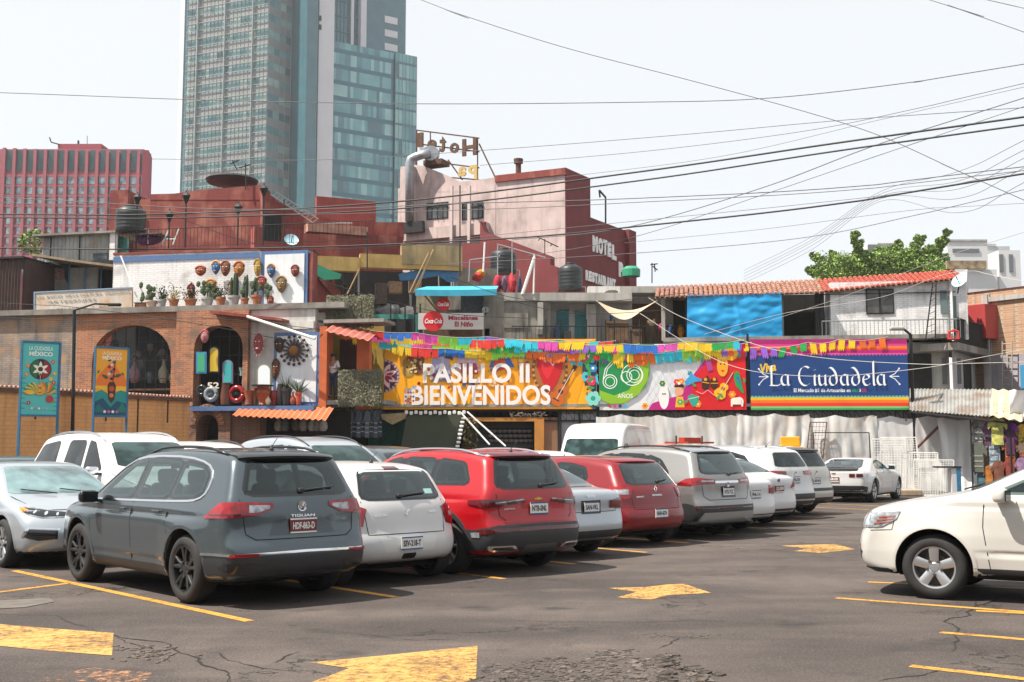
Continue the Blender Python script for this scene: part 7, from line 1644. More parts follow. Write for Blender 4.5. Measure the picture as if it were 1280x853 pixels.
mb=MB();p=[FE.pt(743,376,.5),FE.pt(760,383,1.6),FE.pt(792,384,1.2),FE.pt(832,372,.8),FE.pt(828,378,-.8),FE.pt(765,372,-.8)]
mb.grid(lambda u,v: (FE.pt(744,375,.9)*(1-u)+FE.pt(826,373,.9)*u)*(1-v)+(FE.pt(762,392,1.9)*(1-u)+FE.pt(800,390,1.9)*u)*v+Vector((0,0,-.5*math.sin(math.pi*u)*(1-.4*v))),20,8)
single('shade_cloth',mb,mat('tan shade cloth',(.48,.38,.27),.8,var=.15,vscale=2),'tan shade cloth stretched over the brown cabinets','shade cloth',FE.pt(790,385,1),smooth=True)
for i_,(a_,b_) in enumerate((((653,368),(668,322)),((667,368),(668,318)),((604,340),(606,303)))): mb=MB();mb.bar(FE.pt(*a_,.2),FE.pt(*b_,.2),.07 if not i_ else .04,n=6);single('roof_pole',mb,mat('white pole',(.7,.69,.66),.5),('thick white pole leaning beside the dark water tank','thin upright white pole beside the leaning one','short white pole left of the black water tank')[i_],'pole',FE.pt(*a_,.2))
RL2=[((586,352),(587,325)),((587,325),(625,320)),((621,305),(682,322)),((622,305),(622,352)),((640,303),(640,345))]
mb=MB()
for a_,b_ in RL2: mb.bar(at(*a_,51),at(*b_,51),.03,n=4)
single('pipe_frame',mb,mat('grey rail',(.4,.4,.4),.5),'thin pipe frame standing round the black tank above the blue canopy','frame',at(621,352,51))
clutter(FE,[(617,342,626,366,'b02838','bundle','dark red hanging cloth under the black tank','cloth'),(626,344,634,366,'7a5a78','bundle','mauve patterned cloth under the black tank','cloth'),(636,342,645,366,'c03440','bundle','red blanket hanging right of the black tank','cloth'),(647,344,652,368,'203a5a','bundle','narrow navy cloth beside the leaning white pole','cloth'),
 (676,366,688,373,'34506a','bundle','blue grey heap on the flats roof','bundle'),(688,364,700,373,'2a2826','bundle','black basin heap on the flats roof','bundle'),(704,366,722,373,'8a6a50','bundle','brown timber heap on the flats roof','bundle'),(730,366,752,374,'6a5a4a','bundle','pile of scrap wood on the flats roof','bundle'),(756,362,774,370,'4a4038','bundle','dark scrap heap at the corner of the maroon hotel','bundle'),
 (693,404,700,428,'4a6a90','bundle','blue patterned clothes left of the first teal door','clothes'),(806,398,822,434,'5a4a38','bundle','tangled dark plants and junk by the plank wall','junk'),(824,404,829,414,'d02878','bundle','small bright pink cloth by the junk','cloth'),(848,406,856,422,'d08a28','bundle','orange cloth hanging beside the blue tarp','cloth'),(836,406,842,420,'2a4a80','bundle','blue cloth hanging left of the orange one','cloth'),
 (705,414,714,436,'6a6058','crate','grey wooden box standing before the first teal door','box'),(640,412,664,432,'5a2a24','crate','dark red lattice panel behind the railing','panel'),(762,393,766,402,'2a6a90','bundle','small blue bag hanging on the white wall','bag')],-.3)
# ------------------------------------------------------------ tiled roof house with the blue tarpaulin
FG=FR(810,49.8,1204,47.8)
G=thing('white_house','white brick house with a tiled roof and a long balcony railing','house',FG.P(8,0,-2));hg=lambda px,py,d=0: FG.hit(px,py,d)
mb=MB();FG.box(mb,hg(1028,0)[0],hg(1100,426)[1],hg(1195,0)[0],hg(1100,352)[1],-5,0);part('wall',mb,BRICK_W,G)
mb=MB();FG.box(mb,hg(1020,0)[0],0,hg(1172,0)[0],hg(1100,428)[1],-4,-.3);part('wall',mb,CONCL,G)
mb=MB();FG.box(mb,hg(822,0)[0],0,hg(1030,0)[0],hg(1100,358)[1],-5,-2.2);part('wall',mb,DARKIN,G)
mb=MB();FG.box(mb,hg(824,0)[0],hg(1100,426)[1],hg(1170,0)[0],hg(1100,421)[1],-3,.9);part('balcony_slab',mb,CONC,G)
for x in (827,862,975,1020,1026): mb=MB();FG.pbox(mb,x,366,x+4,426,-.5,-.3);part('post',mb,CONCL if x < 1000 else IRON,G)
for x0,x1,y0,y1 in ((1083,1117,361,393),):
 mb=MB();FG.pbox(mb,x0,y0,x1,y1,0,.04);wv=part('window',mb,IRON,G);mb=MB();FG.pbox(mb,x0+1.5,y0+1.5,x1-1.5,y1-1.5,.04,.05);sub('pane',mb,mat('patched pane',(.14,.13,.115),.3,var=.6,vscale=1.5,c2=(.05,.06,.06)),wv,G)
 mb=MB();FG.pbox(mb,(x0+x1)/2-.7,y0,(x0+x1)/2+.7,y1,.05,.08);sub('frame',mb,IRON,wv,G)
for x0,x1,y0,y1 in ((1176,1183,363,392),(1187,1195,370,424)): mb=MB();FG.pbox(mb,x0,y0,x1,y1,.02,.05);part('narrow_window' if x0 < 1180 else 'door',mb,mat('dark grey green',(.12,.17,.17),.5),G)
def tiles(F,x0,x1,yt0,yt1,yb0,yb1,d0,d1,m,nm,lb=None):
 """roof slope of half round tiles, its top edge (yt) at depth d0 and its eaves (yb) at d1"""
 a0,zt0=F.hit(x0,yt0,d0);a1,zt1=F.hit(x1,yt1,d0);_,zb0=F.hit(x0,yb0,d1);_,zb1=F.hit(x1,yb1,d1);mb=MB();n=int((a1-a0)/.21)
 def P(a,v): k=(a-a0)/(a1-a0);zt=zt0+(zt1-zt0)*k;zb=zb0+(zb1-zb0)*k;return F.P(a,zt*(1-v)+zb*v,d0*(1-v)+d1*v)
 rr=random.Random(int(x0));rows=7
 for i in range(n):
  ac=a0+(i+.5)*(a1-a0)/n
  for r in range(rows):
   v0,v1=r/rows,(r+1.12)/rows;j=rr.uniform(-.012,.012);pr=[]
   for vv,k in ((v0,.85),(v1,1.0)):
    for q in range(5): an=math.pi*q/4;pr.append(P(ac-.095*k*math.cos(an)+j,vv)+Vector((0,0,.075*k*math.sin(an)+(.025 if vv == v1 else 0))))
   mb.add(pr,[[q,q+5,q+6,q+1] for q in range(4)]+[[5,9,8,7,6]])
 mb2=MB();mb2.add([P(a0,0)-Vector((0,0,.05)),P(a1,0)-Vector((0,0,.05)),P(a1,1)-Vector((0,0,.05)),P(a0,1)-Vector((0,0,.05))],[[0,1,2,3]])
 o=part(nm,mb,m,G,label=lb);sub('roof_deck',mb2,WOOD,o,G)
tiles(FG,820,1022,359,350,372,366,-1.8,.6,mat('sun bleached tile',(.44,.24,.17),.8,var=.6,vscale=7,c2=(.40,.12,.08)),'roof','pale weathered half of the tiled roof')
tiles(FG,1022,1192,350,339,365,348,-1.8,.25,mat('new red tile',(.46,.085,.05),.7,var=.5,vscale=9),'roof','bright red half of the tiled roof')
mb=MB();FG.poly(mb,[(1190,338),(1204,360),(1210,372),(1204,372),(1188,350)],-1.0,2.5);part('gable_edge',mb,IRON,G)
mb=MB();FG.pbox(mb,1018,365,1195,368,-.1,.12);part('eaves',mb,IRON,G)
t=thing('railing','pale grey vertical bar railing along the white house balcony','railing',FG.pt(1100,425,.85));mb=MB();a0,z0=hg(1028,425,.85);a1,z1=hg(1200,399,.85);rail(FG,mb,a0,z0,a1,z1,.85,.16,.013,.022);part('bars',mb,mat('grey green rail',(.22,.24,.24),.5),t)
FS2=FR(1200,47.0,1238,50.5);t=thing('balcony_screen','black mesh balcony side at the corner of the white house','balcony',FS2.P(0,5));a0,z0=FS2.hit(1200,438);a1,z1=FS2.hit(1200,399);mb=MB();FS2.box(mb,0,z0+.3,FS2.len,z1,-.02,.0);part('mesh',mb,mat('black mesh',(.015,.016,.02),.7,alpha=.85),t)
mb=MB();rail(FS2,mb,0,z0+.3,FS2.len,z1,.03,.14,.012,.03);part('bars',mb,IRON,t);mb=MB();FS2.box(mb,-.2,z0,FS2.len,z0+.3,-1.5,.05);part('slab',mb,CONC,t)
FW=FR(1195,47.7,1235,53);mb=MB();FW.box(mb,0,0,FW.len,hg(1100,430)[1],-.1,0);part('side_wall',mb,mat('pale lilac render',(.48,.44,.45),.85,var=.2,vscale=1,streak=.4),G)
mb=MB();FW.box(mb,0,hg(1100,428)[1],FW.len*.35,hg(1100,352)[1],-.1,0);part('side_wall',mb,BRICK_W,G)
mb=MB();a0,z0=FW.hit(1205,490);a1,z1=FW.hit(1213,455);FW.box(mb,a0,z0,a1,z1,0,.03);part('doorway',mb,DARKIN,G)
mb=MB();FG.pbox(mb,1135,442,1164,495,-.3,-.25);part('dark_opening',mb,DARKIN,G)
for x in (1179,1197): mb=MB();FG.pbox(mb,x,448,x+4,480,-.29,-.2);part('slit_window',mb,mat('grey slit',(.12,.12,.13),.6),G)
t=thing('lattice_mast','slim black lattice mast standing in front of the white house','mast',FG.pt(1162,425,1.1));mb=MB()
for a_,b_ in (((1157,425),(1166,353)),((1169,425),(1170,353))): mb.bar(FG.pt(*a_,1.1),FG.pt(*b_,1.1),.03)
for k in range(9): mb.bar(FG.pt(1157+k,425-k*8,1.1),FG.pt(1169,421-k*8,1.1),.015,n=4)
part('lattice',mb,IRON,t)
a0,z1=hg(859,367,.6);a1,z0=hg(979,428,.9);mb=MB();mb.grid(lambda u,v: FG.P(a0+(a1-a0)*u-.05*v*(1-u),z1+(z0-z1)*v+.08*math.sin(u*math.pi)*(1-v)*-1,.6+.10*noise.noise(Vector((u*5,v*3,1)))+.018*noise.noise(Vector((u*14+v*9,v*4,5)))+.05*noise.noise(Vector((u*7,v*9,8)))+.035*math.exp(-((u-.5-v*.1)/.02)**2)),60,30)
single('blue_tarpaulin',mb,mat('bright blue tarpaulin',(.008,.27,.56),.4,var=.12,vscale=3),'large bright blue tarpaulin hung from the tiled roof','tarpaulin',FG.P(a0,z0,.6),smooth=True)
# satellite dishes
def dish(px,py,Y,r_px,az,label,m=None):
 c=at(px,py,Y);r=r_px/F_PX*Y;t=thing('satellite_dish',label,'satellite dish',c);mb=MB();M=Matrix.Rotation(R(az),4,'Z') @ Matrix.Rotation(R(60),4,'X');pr=[(r*k/6,.25*r*(k/6)**2) for k in range(7)]
 q=MB();q.lathe(pr,(0,0,0),20,cap=False);mb.add([c+(M @ Vector(v)) for v in q.v],q.f);part('reflector',mb,m or mat('dish grey',(.45,.47,.48),.4),t,True);mb=MB();mb.bar(c,c+Vector((0,.3,-r*1.4)),.03);mb.bar(c-Vector((0,0,r*.5)),c+(M @ Vector((0,0,r*1.1))),.02);part('mount',mb,IRON,t)
dish(364,301,47.5,9,20,'pale blue satellite dish over the white tile panel',mat('dish blue',(.35,.55,.62),.4));dish(1200,352,47,10,-50,'light blue satellite dish at the end of the red tiles',mat('dish blue',(.35,.55,.62),.4));dish(607,388,48.8,4.5,0,'small white satellite dish beside the grey window grille')
# ---- brick building, far right
FX=FR(1196,52,1330,48)
t=thing('brown_brick_building','raw brown brick building with red painted top at the right edge','building',FX.P(3,0,-2));mb=MB();FX.gbox(mb,1206,367,1330,-5,0);part('wall',mb,BRICK_B,t)
mb=MB();FX.pbox(mb,1202,352,1330,367,-5,.06);part('parapet',mb,mat('red parapet',(.28,.06,.06),.8,var=.3,vscale=1.5,streak=.3),t)
mb=MB();FX.pbox(mb,1232,367,1330,372,.0,.12);part('concrete_band',mb,CONCL,t)
mb=MB();FX.gbox(mb,1236,445,1330,-.2,.3);part('lower_wall',mb,mat('grey lilac wall',(.35,.32,.34),.85,var=.25,vscale=1,streak=.3),t)
mb=MB();FX.pbox(mb,1202,380,1231,425,.02,1.0);part('red_panel',mb,mat('red metal panel',(.34,.035,.035),.5),t)
mb=MB();FX.pbox(mb,1231,368,1233.5,500,.3,.4);FX.pbox(mb,1233,368,1236,480,-.02,.1);part('post',mb,CONCL,t)
mb=MB();FX.pbox(mb,1276,455,1300,486,.31,.36);part('blue_panel',mb,mat('blue panel',(.04,.22,.40),.5),t)
mb=MB()
for a_,b_ in (((1253,485),(1253,427)),((1265,485),(1265,427))): mb.bar(FX.pt(*a_,.6),FX.pt(*b_,.6),.03)
for k in range(7): mb.bar(FX.pt(1253,430+k*8.5,.6),FX.pt(1265,430+k*8.5,.6),.022)
single('ladder',mb,mat('weathered ladder',(.35,.30,.25),.8),'pale ladder leaning on the brown brick building','ladder',FX.pt(1259,485,.6))
t=thing('red_chair','small red plastic chair frame hanging on the balcony slab','chair',FG.pt(1192,424,1));mb=MB();mb.tube([FG.pt(1186,424,1.1),FG.pt(1186,415,1.1),FG.pt(1192,413,1.1),FG.pt(1198,415,1.1),FG.pt(1198,424,1.1)],.06,6);part('frame',mb,mat('red plastic',(.45,.03,.03),.4),t);mb=MB();mb.rbox(FG.pt(1192,424,1.1),(.42,.35,.06),.02,1);part('seat',mb,mat('red plastic',(.45,.03,.03),.4),t)
# ------------------------------------------------------------ market front: banners on their steel frame
FY=FR(474,45.6,1140,44.6);hy=lambda px,py,d=0: FY.hit(px,py,d)
t=thing('sign_truss','black steel truss and posts carrying the three long banners','frame',FY.P(FY.len/2,0,0))
zb0,zb1=hy(600,513)[1],hy(600,516.5)[1];ztp=hy(800,431)[1]
for z in (zb0-.02,zb0-.42): mb=MB();mb.bar(FY.P(-1,z,-.12),FY.P(FY.len+.1,z,-.12),.045,n=4);part('rail',mb,IRON,t)
mb=MB();n_=70
for k in range(n_): a=-1+(FY.len+1)*k/n_;mb.bar(FY.P(a,zb0-.02,-.12),FY.P(a+(FY.len+1)/n_,zb0-.42,-.12),.015,n=4);mb.bar(FY.P(a,zb0-.02,-.12),FY.P(a,zb0-.42,-.12),.015,n=4)
part('web',mb,IRON,t)
for x,y0 in ((747,426),(935,417),(1139.5,418),(476,425),(700,515),(1044,513),(573,428)):
 a,z1=hy(x,y0,.04);mb=MB();mb.bar(FY.P(a,0,-.1),FY.P(a,z1,-.1),.07 if x > 1130 else .05,n=6);part('post',mb,IRON,t)
a,z=hy(1139,418,0);p0=FY.P(a,z,-.1);p1=FY.pt(1121,411,.9);L1=thing('street_lamp','cobra head street lamp on the post right of the navy banner','street lamp',p0);mb=MB();mb.tube([p0,(p0+p1)/2+Vector((0,0,.1)),p1],.05,6);part('lamp_arm',mb,IRON,L1);mb=MB();mb.rbox(p1,(.55,.25,.14),.05,2);part('lamp_head',mb,CONCL,L1)
def banner(x0,y0,x1,y1,label,draw,base):
 a0,z1=hy(x0,y0,.06);a1,z0=hy(x1,y1,.06);t=thing('banner',label,'banner',FY.P((a0+a1)/2,z0,0));mb=MB()
 mb.grid(lambda u,v: FY.P(a0+(a1-a0)*u,z0+(z1-z0)*v,.04),40,8);mb.grid(lambda u,v: FY.P(a1-(a1-a0)*u,z0+(z1-z0)*v,.02),1,1)
 part('sheet',mb,mat('banner '+base,hexc(base),.45),t,True);p=Pic(t,FY,a0,z0,a1,z1,.045);draw(p);p.flush();return t
def yellow(p):
 K=p.h/p.w
 p.poly([(.70,1),(.55,.7),(.40,0),(.9,0),(1,1)],'ffa600');p.poly([(0,.0),(.12,.0),(.10,1),(0,1)],'ffae08')
 p.circ(.0,.48,.078,'3a2230',26,a0=-90,a1=90);p.circ(.0,.48,.068,'5c2c44',26,a0=-90,a1=90)
 for a_ in (62,20,-25,-65): p.leaf(.004,.48,.066,a_,'f2c8cc');p.leaf(.012,.48,.04,a_,'a02838')
 for k in range(12): p.circ(.074*math.cos(R(-75+k*14)),.48+.074*math.sin(R(-75+k*14))/K,.008,'b8a0a8',6)
 p.circ(.125,.66,.033,'a07828',16);p.circ(.165,.72,.033,'8a5a20',16);p.circ(.12,.55,.03,'b08a38',16);p.circ(.165,.60,.035,'7a4a1c',16);p.poly([(.105,.84),(.145,.70),(.12,.72)],'b82820');p.poly([(.13,.86),(.155,.90),(.15,.78)],'c83020')
 rr=random.Random(5)
 for k in range(60): a_=rr.uniform(0,6.28);r_=rr.uniform(0,.045);p.circ(.145+r_*math.cos(a_),.63+r_*math.sin(a_)/K*1.1,.006,rr.choice(('d8b060','5a2a14','e8d090','8a2a20')),5)
 p.poly([(.225,.50),(.235,.78),(.26,.88),(.285,.88),(.31,.76),(.32,.50)],'a8a0c0');p.poly([(.22,.80),(.33,.70),(.33,.76),(.23,.86)],'4a4258');p.circ(.272,.80,.026,'c8c0d8',14);p.poly([(.225,.40),(.25,.52),(.30,.5),(.31,.40)],'8a80a8')
 p.poly([(.34,.55),(.36,.82),(.43,.82),(.46,.55)],'c8a8b8');p.circ(.40,.80,.022,'d8b090',12);p.poly([(.37,.5),(.36,.66),(.44,.66),(.45,.5)],'b04060')
 p.line([(.50,.80),(.58,.74),(.66,.80)],.012,'8a2a18');p.poly([(.50,.60),(.52,.76),(.60,.72),(.62,.60)],'3a6ab0');p.circ(.55,.64,.03,'d84a2a',14)
 p.poly([(.64,.45),(.63,.78),(.655,.92),(.70,.90),(.71,.80),(.705,.45)],'d88a30');p.circ(.672,.84,.024,'6a3418',12)
 for k in range(8): p.circ(.65+.03*(k % 2),.50+.05*k,.012,('8a3018','f0c050','2a6a5a')[k % 3],8)
 for k in range(70): p.circ(rr.uniform(.14,.60),rr.uniform(.30,.60),rr.uniform(.004,.010),rr.choice(('c83a30','6a4a90','e8d8b0','3a5a90','d87a28')),6)
 p.circ(.785,.56,.084,'7a3a1c',24,ry=.36);p.circ(.785,.56,.072,'a8682c',24,ry=.31)
 for k in range(26): a_=2*math.pi*k/26;p.circ(.785+.078*math.cos(a_),.56+.335*math.sin(a_),.007,'c8925a',6)
 ht=[(0,-.30),(.030,-.16),(.052,.02),(.054,.14),(.044,.22),(.028,.235),(.012,.19),(0,.12),(-.012,.19),(-.028,.235),(-.044,.22),(-.054,.14),(-.052,.02),(-.030,-.16)]
 p.poly([(.785+x*1.15,.56+y*1.15) for x,y in ht],'c8101c');p.poly([(.785+x*.6-.012,.60+y*.6) for x,y in ht],'e02030');p.poly([(.750,.76),(.760,.76),(.768,.66),(.756,.68)],'f8c8c8');p.line([(.785,.68),(.800,.62),(.81,.70),(.825,.68)],.005,'f4d0d0')
 p.guitar(.845,.30,.20,60,'c8641c','4a2010')
 p.poly([(.935,.55),(.95,.85),(1,.98),(1,0),(.985,.0),(.955,.2)],'183848')
 for x,y,r_,c,c2 in ((.97,.75,.034,'38b8b0','f0f0d8'),(.945,.72,.02,'d82868','f8d0d0'),(.985,.58,.02,'2a8ac8','ffffff'),(.955,.46,.024,'48c0d0','1a5a70'),(.978,.40,.024,'e02858','f8b8b8'),(.985,.15,.036,'88d8c8','2a9a90'),(.96,.28,.018,'f0a020','8a3a10'),(.99,.88,.03,'40c8c0','e8f8e8')): p.flower(x,y,r_,c,c2)
 for k in range(8): p.leaf(.955+.005*k,.3+.08*k,.04,40*k,'3a9a4a')
 p.text('Ciudadela',.50,.77,.16,.07,'f8d880',0)
 W1=[('P',.200),('A',.245),('S',.297),('I',.336),('L',.366),('L',.408),('O',.462),('I',.560),('I',.590)]
 def bigtext(tx,cx,cy,w_,hgt):
  p.text(tx,cx,cy,w_,hgt,'f2ece6',.03)
 bigtext('PASILLO II',.44,.515,.50,.285);bigtext('BIENVENIDOS',.463,.20,.65,.285)
 p.poly([(.01+.09,.06),(.105,.30),(.15,.30),(.155,.06),(.14,.06),(.135,.16),(.115,.16),(.11,.06)],'d8c8c0')
 for k in range(12): p.circ(.11+.012*(k % 4),.12+.06*(k//4),.006,('c83a50','3a6ab0','e8a020')[k % 3],6)
banner(479,425,745.5,511.5,'long yellow banner reading PASILLO II BIENVENIDOS with a big red heart',yellow,'ffb400')
def sixty(p):
 K=p.h/p.w
 for k in range(9):
  for j in range(5): x,y=.34+k*.045,.15+j*.17;p.line([(x-.02,y),(x,y+.09),(x+.02,y),(x,y-.09),(x-.02,y)],.0025,'c8ccd0')
 p.poly([(0,.22),(0,1),(.38,1),(.345,.80),(.345,.55),(.315,.35),(.25,.20),(.14,.10),(.05,.12)],'0e8a48');p.poly([(.0,.30),(0,.16),(.08,.09),(.17,.10),(.27,.24),(.33,.45),(.345,.70),(.345,.85),(.20,.95),(.30,.6),(.2,.3),(.1,.22)],'8cbc20')
 p.text('LA CIUDADELA',.14,.88,.17,.055,'e8f4e0',.01);p.text('MERCADO DE ARTESANÍAS',.15,.80,.17,.025,'e8f4e0')
 def ring(x,y,r_,w_,c): n=30;po=circ(x,y,r_,n,r_/K);pi=circ(x,y,r_-w_,n,(r_-w_)/K);kk=p.k;[(setattr(p,'k',kk),p.poly([po[i],po[(i+1) % n],pi[(i+1) % n],pi[i]],c)) for i in range(n)]
 ring(.072,.43,.050,.006,'f4f8f0');ring(.072,.43,.034,.005,'f4f8f0');p.line([(.026,.47),(.04,.62),(.085,.74)],.006,'f4f8f0');p.line([(.042,.50),(.055,.62),(.095,.71)],.005,'f4f8f0')
 ring(.225,.53,.075,.006,'f4f8f0');ring(.24,.53,.055,.005,'f4f8f0');ring(.24,.53,.036,.005,'f4f8f0');ring(.185,.50,.04,.005,'f4f8f0');p.text('AÑOS',.175,.22,.105,.085,'f4f8f0',.01)
 for k in range(4): p.circ(.07+k*.035,.06,.012,('b04848','d83a78','203a70','3ab0d8')[k],10)
 p.poly([(.33,0),(.36,.10),(.40,.13),(.48,.18),(.56,.22),(.60,.40),(.66,.58),(.72,.75),(.78,.78),(.86,1),(1,1),(1,0)],'c0107a');p.poly([(.52,0),(.62,.16),(.64,.50),(.72,.66),(.76,.85),(.82,1),(1,1),(1,0)],'d8101c')
 p.circ(.44,.20,.035,'f4f0ec',16,ry=.19);p.circ(.44,.34,.025,'f4f0ec',12);p.circ(.433,.24,.007,'3a9aa0',8);p.circ(.448,.24,.007,'c83a70',8)
 p.circ(.545,.28,.03,'e8a880',14);p.circ(.545,.34,.034,'3a1a18',14,a0=0,a1=180);p.poly([(.515,.04),(.525,.2),(.57,.2),(.58,.04)],'f0b020');p.flower(.53,.42,.022,'e83050','f8d020');p.flower(.56,.43,.022,'f08020','f8e070');p.flower(.55,.12,.02,'3ab060','f8e070')
 for x,y,r_,c,c2 in ((.31,.06,.022,'f0a020','c04818'),(.43,.40,.02,'1a7a48','e0b020'),(.62,.55,.016,'1a7a48','e8b020'),(.67,.09,.026,'f08a1c','f8e8b0'),(.905,.23,.026,'f08a1c','f8d060'),(.545,.40,.01,'ffffff','f0c020')): p.flower(x,y,r_,c,c2)
 p.poly([(.58,.42),(.62,.52),(.60,.60),(.66,.50),(.72,.44),(.65,.42),(.60,.36)],'3aa0d8');p.poly([(.62,.10),(.60,.20),(.63,.24),(.68,.20),(.67,.10),(.64,.04)],'28a890');p.line([(.60,.16),(.68,.20)],.004,'f0e0b0')
 p.poly([(.70,.32),(.70,.46),(.74,.52),(.76,.42),(.74,.30)],'3a1c10');p.poly([(.76,.34),(.76,.46),(.80,.50),(.81,.38),(.79,.30)],'3a1c10');p.circ(.725,.46,.012,'e8a020',8);p.circ(.785,.46,.012,'e8a020',8);p.line([(.70,.42),(.75,.40)],.006,'e8a020');p.line([(.76,.40),(.81,.40)],.006,'e8a020')
 p.poly([(.72,.86),(.74,.58),(.78,.60),(.75,.84)],'b0408a');p.circ(.842,.66,.038,'f0a81c',22,ry=.16);p.circ(.842,.76,.035,'f8c848',16,a0=0,a1=180);p.circ(.83,.69,.006,'5a1a10',8);p.circ(.856,.69,.006,'5a1a10',8);p.poly([(.828,.60),(.858,.60),(.843,.56)],'d8301c');p.line([(.825,.73),(.838,.73)],.004,'8a2a10');p.line([(.85,.73),(.862,.73)],.004,'8a2a10')
 p.guitar(.855,.36,.22,58,'f4b81c','9a3a10');p.poly([(.915,.50),(.93,.60),(.955,.56),(.985,.24),(.97,.26),(.93,.36)],'1f9a50');p.circ(.925,.58,.014,'e0301c',10);p.poly([(.93,.5),(.95,.5),(.97,.34)],'2a6ac8')
 p.flower(.90,.85,.05,'f4b020','f8e0a0',9);p.circ(.90,.85,.022,'e8601c',12);p.line([(.90,.05),(.90,.16),(.96,.18),(.975,.14),(.97,.05)],.012,'f4ecdc');p.poly([(.905,.08),(.905,.17),(.965,.17),(.965,.08)],'f4ecdc')
 p.line([(.66,.28),(.70,.24),(.74,.30),(.78,.22)],.005,'f8a0a0')
 for x,y,a_ in ((.57,.1,30),(.80,.15,60),(.84,.18,120),(.70,.7,80),(.99,.4,100),(.66,.35,140),(.97,.82,200)): p.leaf(x,y,.04,a_,'2aa05a')
banner(749,430.5,933,512.5,'green and red banner reading 60 AÑOS with a golden guitar',sixty,'e4e6e8')
def navy(p):
 for y0,y1,c in ((.93,1.0,'a8146a'),(.90,.93,'d8388c'),(.865,.90,'f07a3a'),(.84,.865,'e8481c'),(.80,.84,'b0187a'),(.765,.80,'e84a98')): p.poly([(0,y0),(1,y0),(1,y1),(0,y1)],c)
 for y0,y1,c in ((.0,.025,'3a9a5a'),(.025,.05,'7cc878'),(.05,.10,'e8381c'),(.10,.14,'f0781c'),(.14,.18,'f4b81c')): p.poly([(0,y0),(1,y0),(1,y1),(0,y1)],c)
 p.poly([(0,.19),(1,.19),(1,.765),(0,.765)],'14407c')
 n=46
 for k in range(n): kk=p.k;p.circ((k+.5)/n,.765,.0085,'14407c',10);p.k=kk;p.circ((k+.5)/n,.19,.0085,'5cc0b0',10);p.k=kk
 p.k += 3;p.poly([(0,.20),(1,.20),(1,.755),(0,.755)],'14407c')
 p.text('Viva',.115,.60,.10,.13,'f4c81c',.03,shear=.25,tilt=.15);p.text('El Mercado #1 de Artesanías en',.455,.275,.36,.06,'f2f4f6',.02);p.text('MÉX',.665,.275,.045,.045,'2a9a5a',.04);p.text('I',.695,.275,.006,.045,'f2f4f6',.04);p.text('CO',.72,.275,.03,.045,'c8202c',.04)
 for sx,x0 in ((1,.055),(-1,.945)):
  for dy in (-.09,0,.09): p.line([(x0+sx*.0,.47+dy*1.2),(x0+sx*.028,.47+dy*.4),(x0+sx*.062,.47)],.005,'eef2f6')
  p.circ(x0,.58,.006,'eef2f6',8);p.circ(x0,.36,.006,'eef2f6',8)
tN=banner(937,424.5,1136.5,512.5,'navy blue banner with pink and orange stripes reading Viva La Ciudadela',navy,'14407c')
# hand lettered name, written with a broad pen
arc=lambda cx,cy,rx,ry,a0,a1,n=9: [(cx+rx*math.cos(R(a0+(a1-a0)*k/(n-1))),cy+ry*math.sin(R(a0+(a1-a0)*k/(n-1)))) for k in range(n)]
def o_(x): return [arc(x+.28,.30,.27,.29,60,420,13)]
GL={'L': (.62,[[(.05,1.0),(.20,1.02)],[(.13,1.0),(.13,.02)],[(.02,.03),(.60,.0),(.64,.10)]]),'a': (.60,[arc(.25,.30,.22,.28,60,300),[(.44,.56),(.44,.10),(.50,.0),(.60,.06)]]),
  'C': (.82,[arc(.45,.50,.40,.50,55,310,14)]),'i': (.26,[[(.12,.56),(.12,.08),(.18,.0),(.26,.06)],[(.12,.80),(.15,.83)]]),'u': (.58,[[(.06,.56),(.06,.18),(.14,.01),(.32,.04),(.42,.18)],[(.44,.56),(.44,.08),(.50,.0),(.58,.06)]]),
  'd': (.62,[arc(.27,.28,.23,.27,70,400,12),[(.50,.30),(.44,.62),(.30,.82),(.14,.94),(.02,.92)]]),'e': (.50,[[(.06,.30),(.42,.36),(.40,.52),(.26,.58)]+arc(.27,.29,.24,.29,100,320)]),'l': (.22,[[(.10,1.25),(.10,.08),(.16,.0),(.26,.06)]])}
st=[];x=0
for ch in 'La Ciudadela':
 if ch == ' ': x += .40;continue
 w_,ss=GL[ch];st += [[(x+a,b) for a,b in s] for s in ss];x += w_+.08
a0,z0=hy(962,482,.06);a1,_=hy(1110,482,.06);sc=(a1-a0)/x
mb=MB();nib(FY,mb,st,962,482.5,sc,sc*1.22,.095,.085,32);part('name_lettering',mb,ink('f2f5f8'),tN)
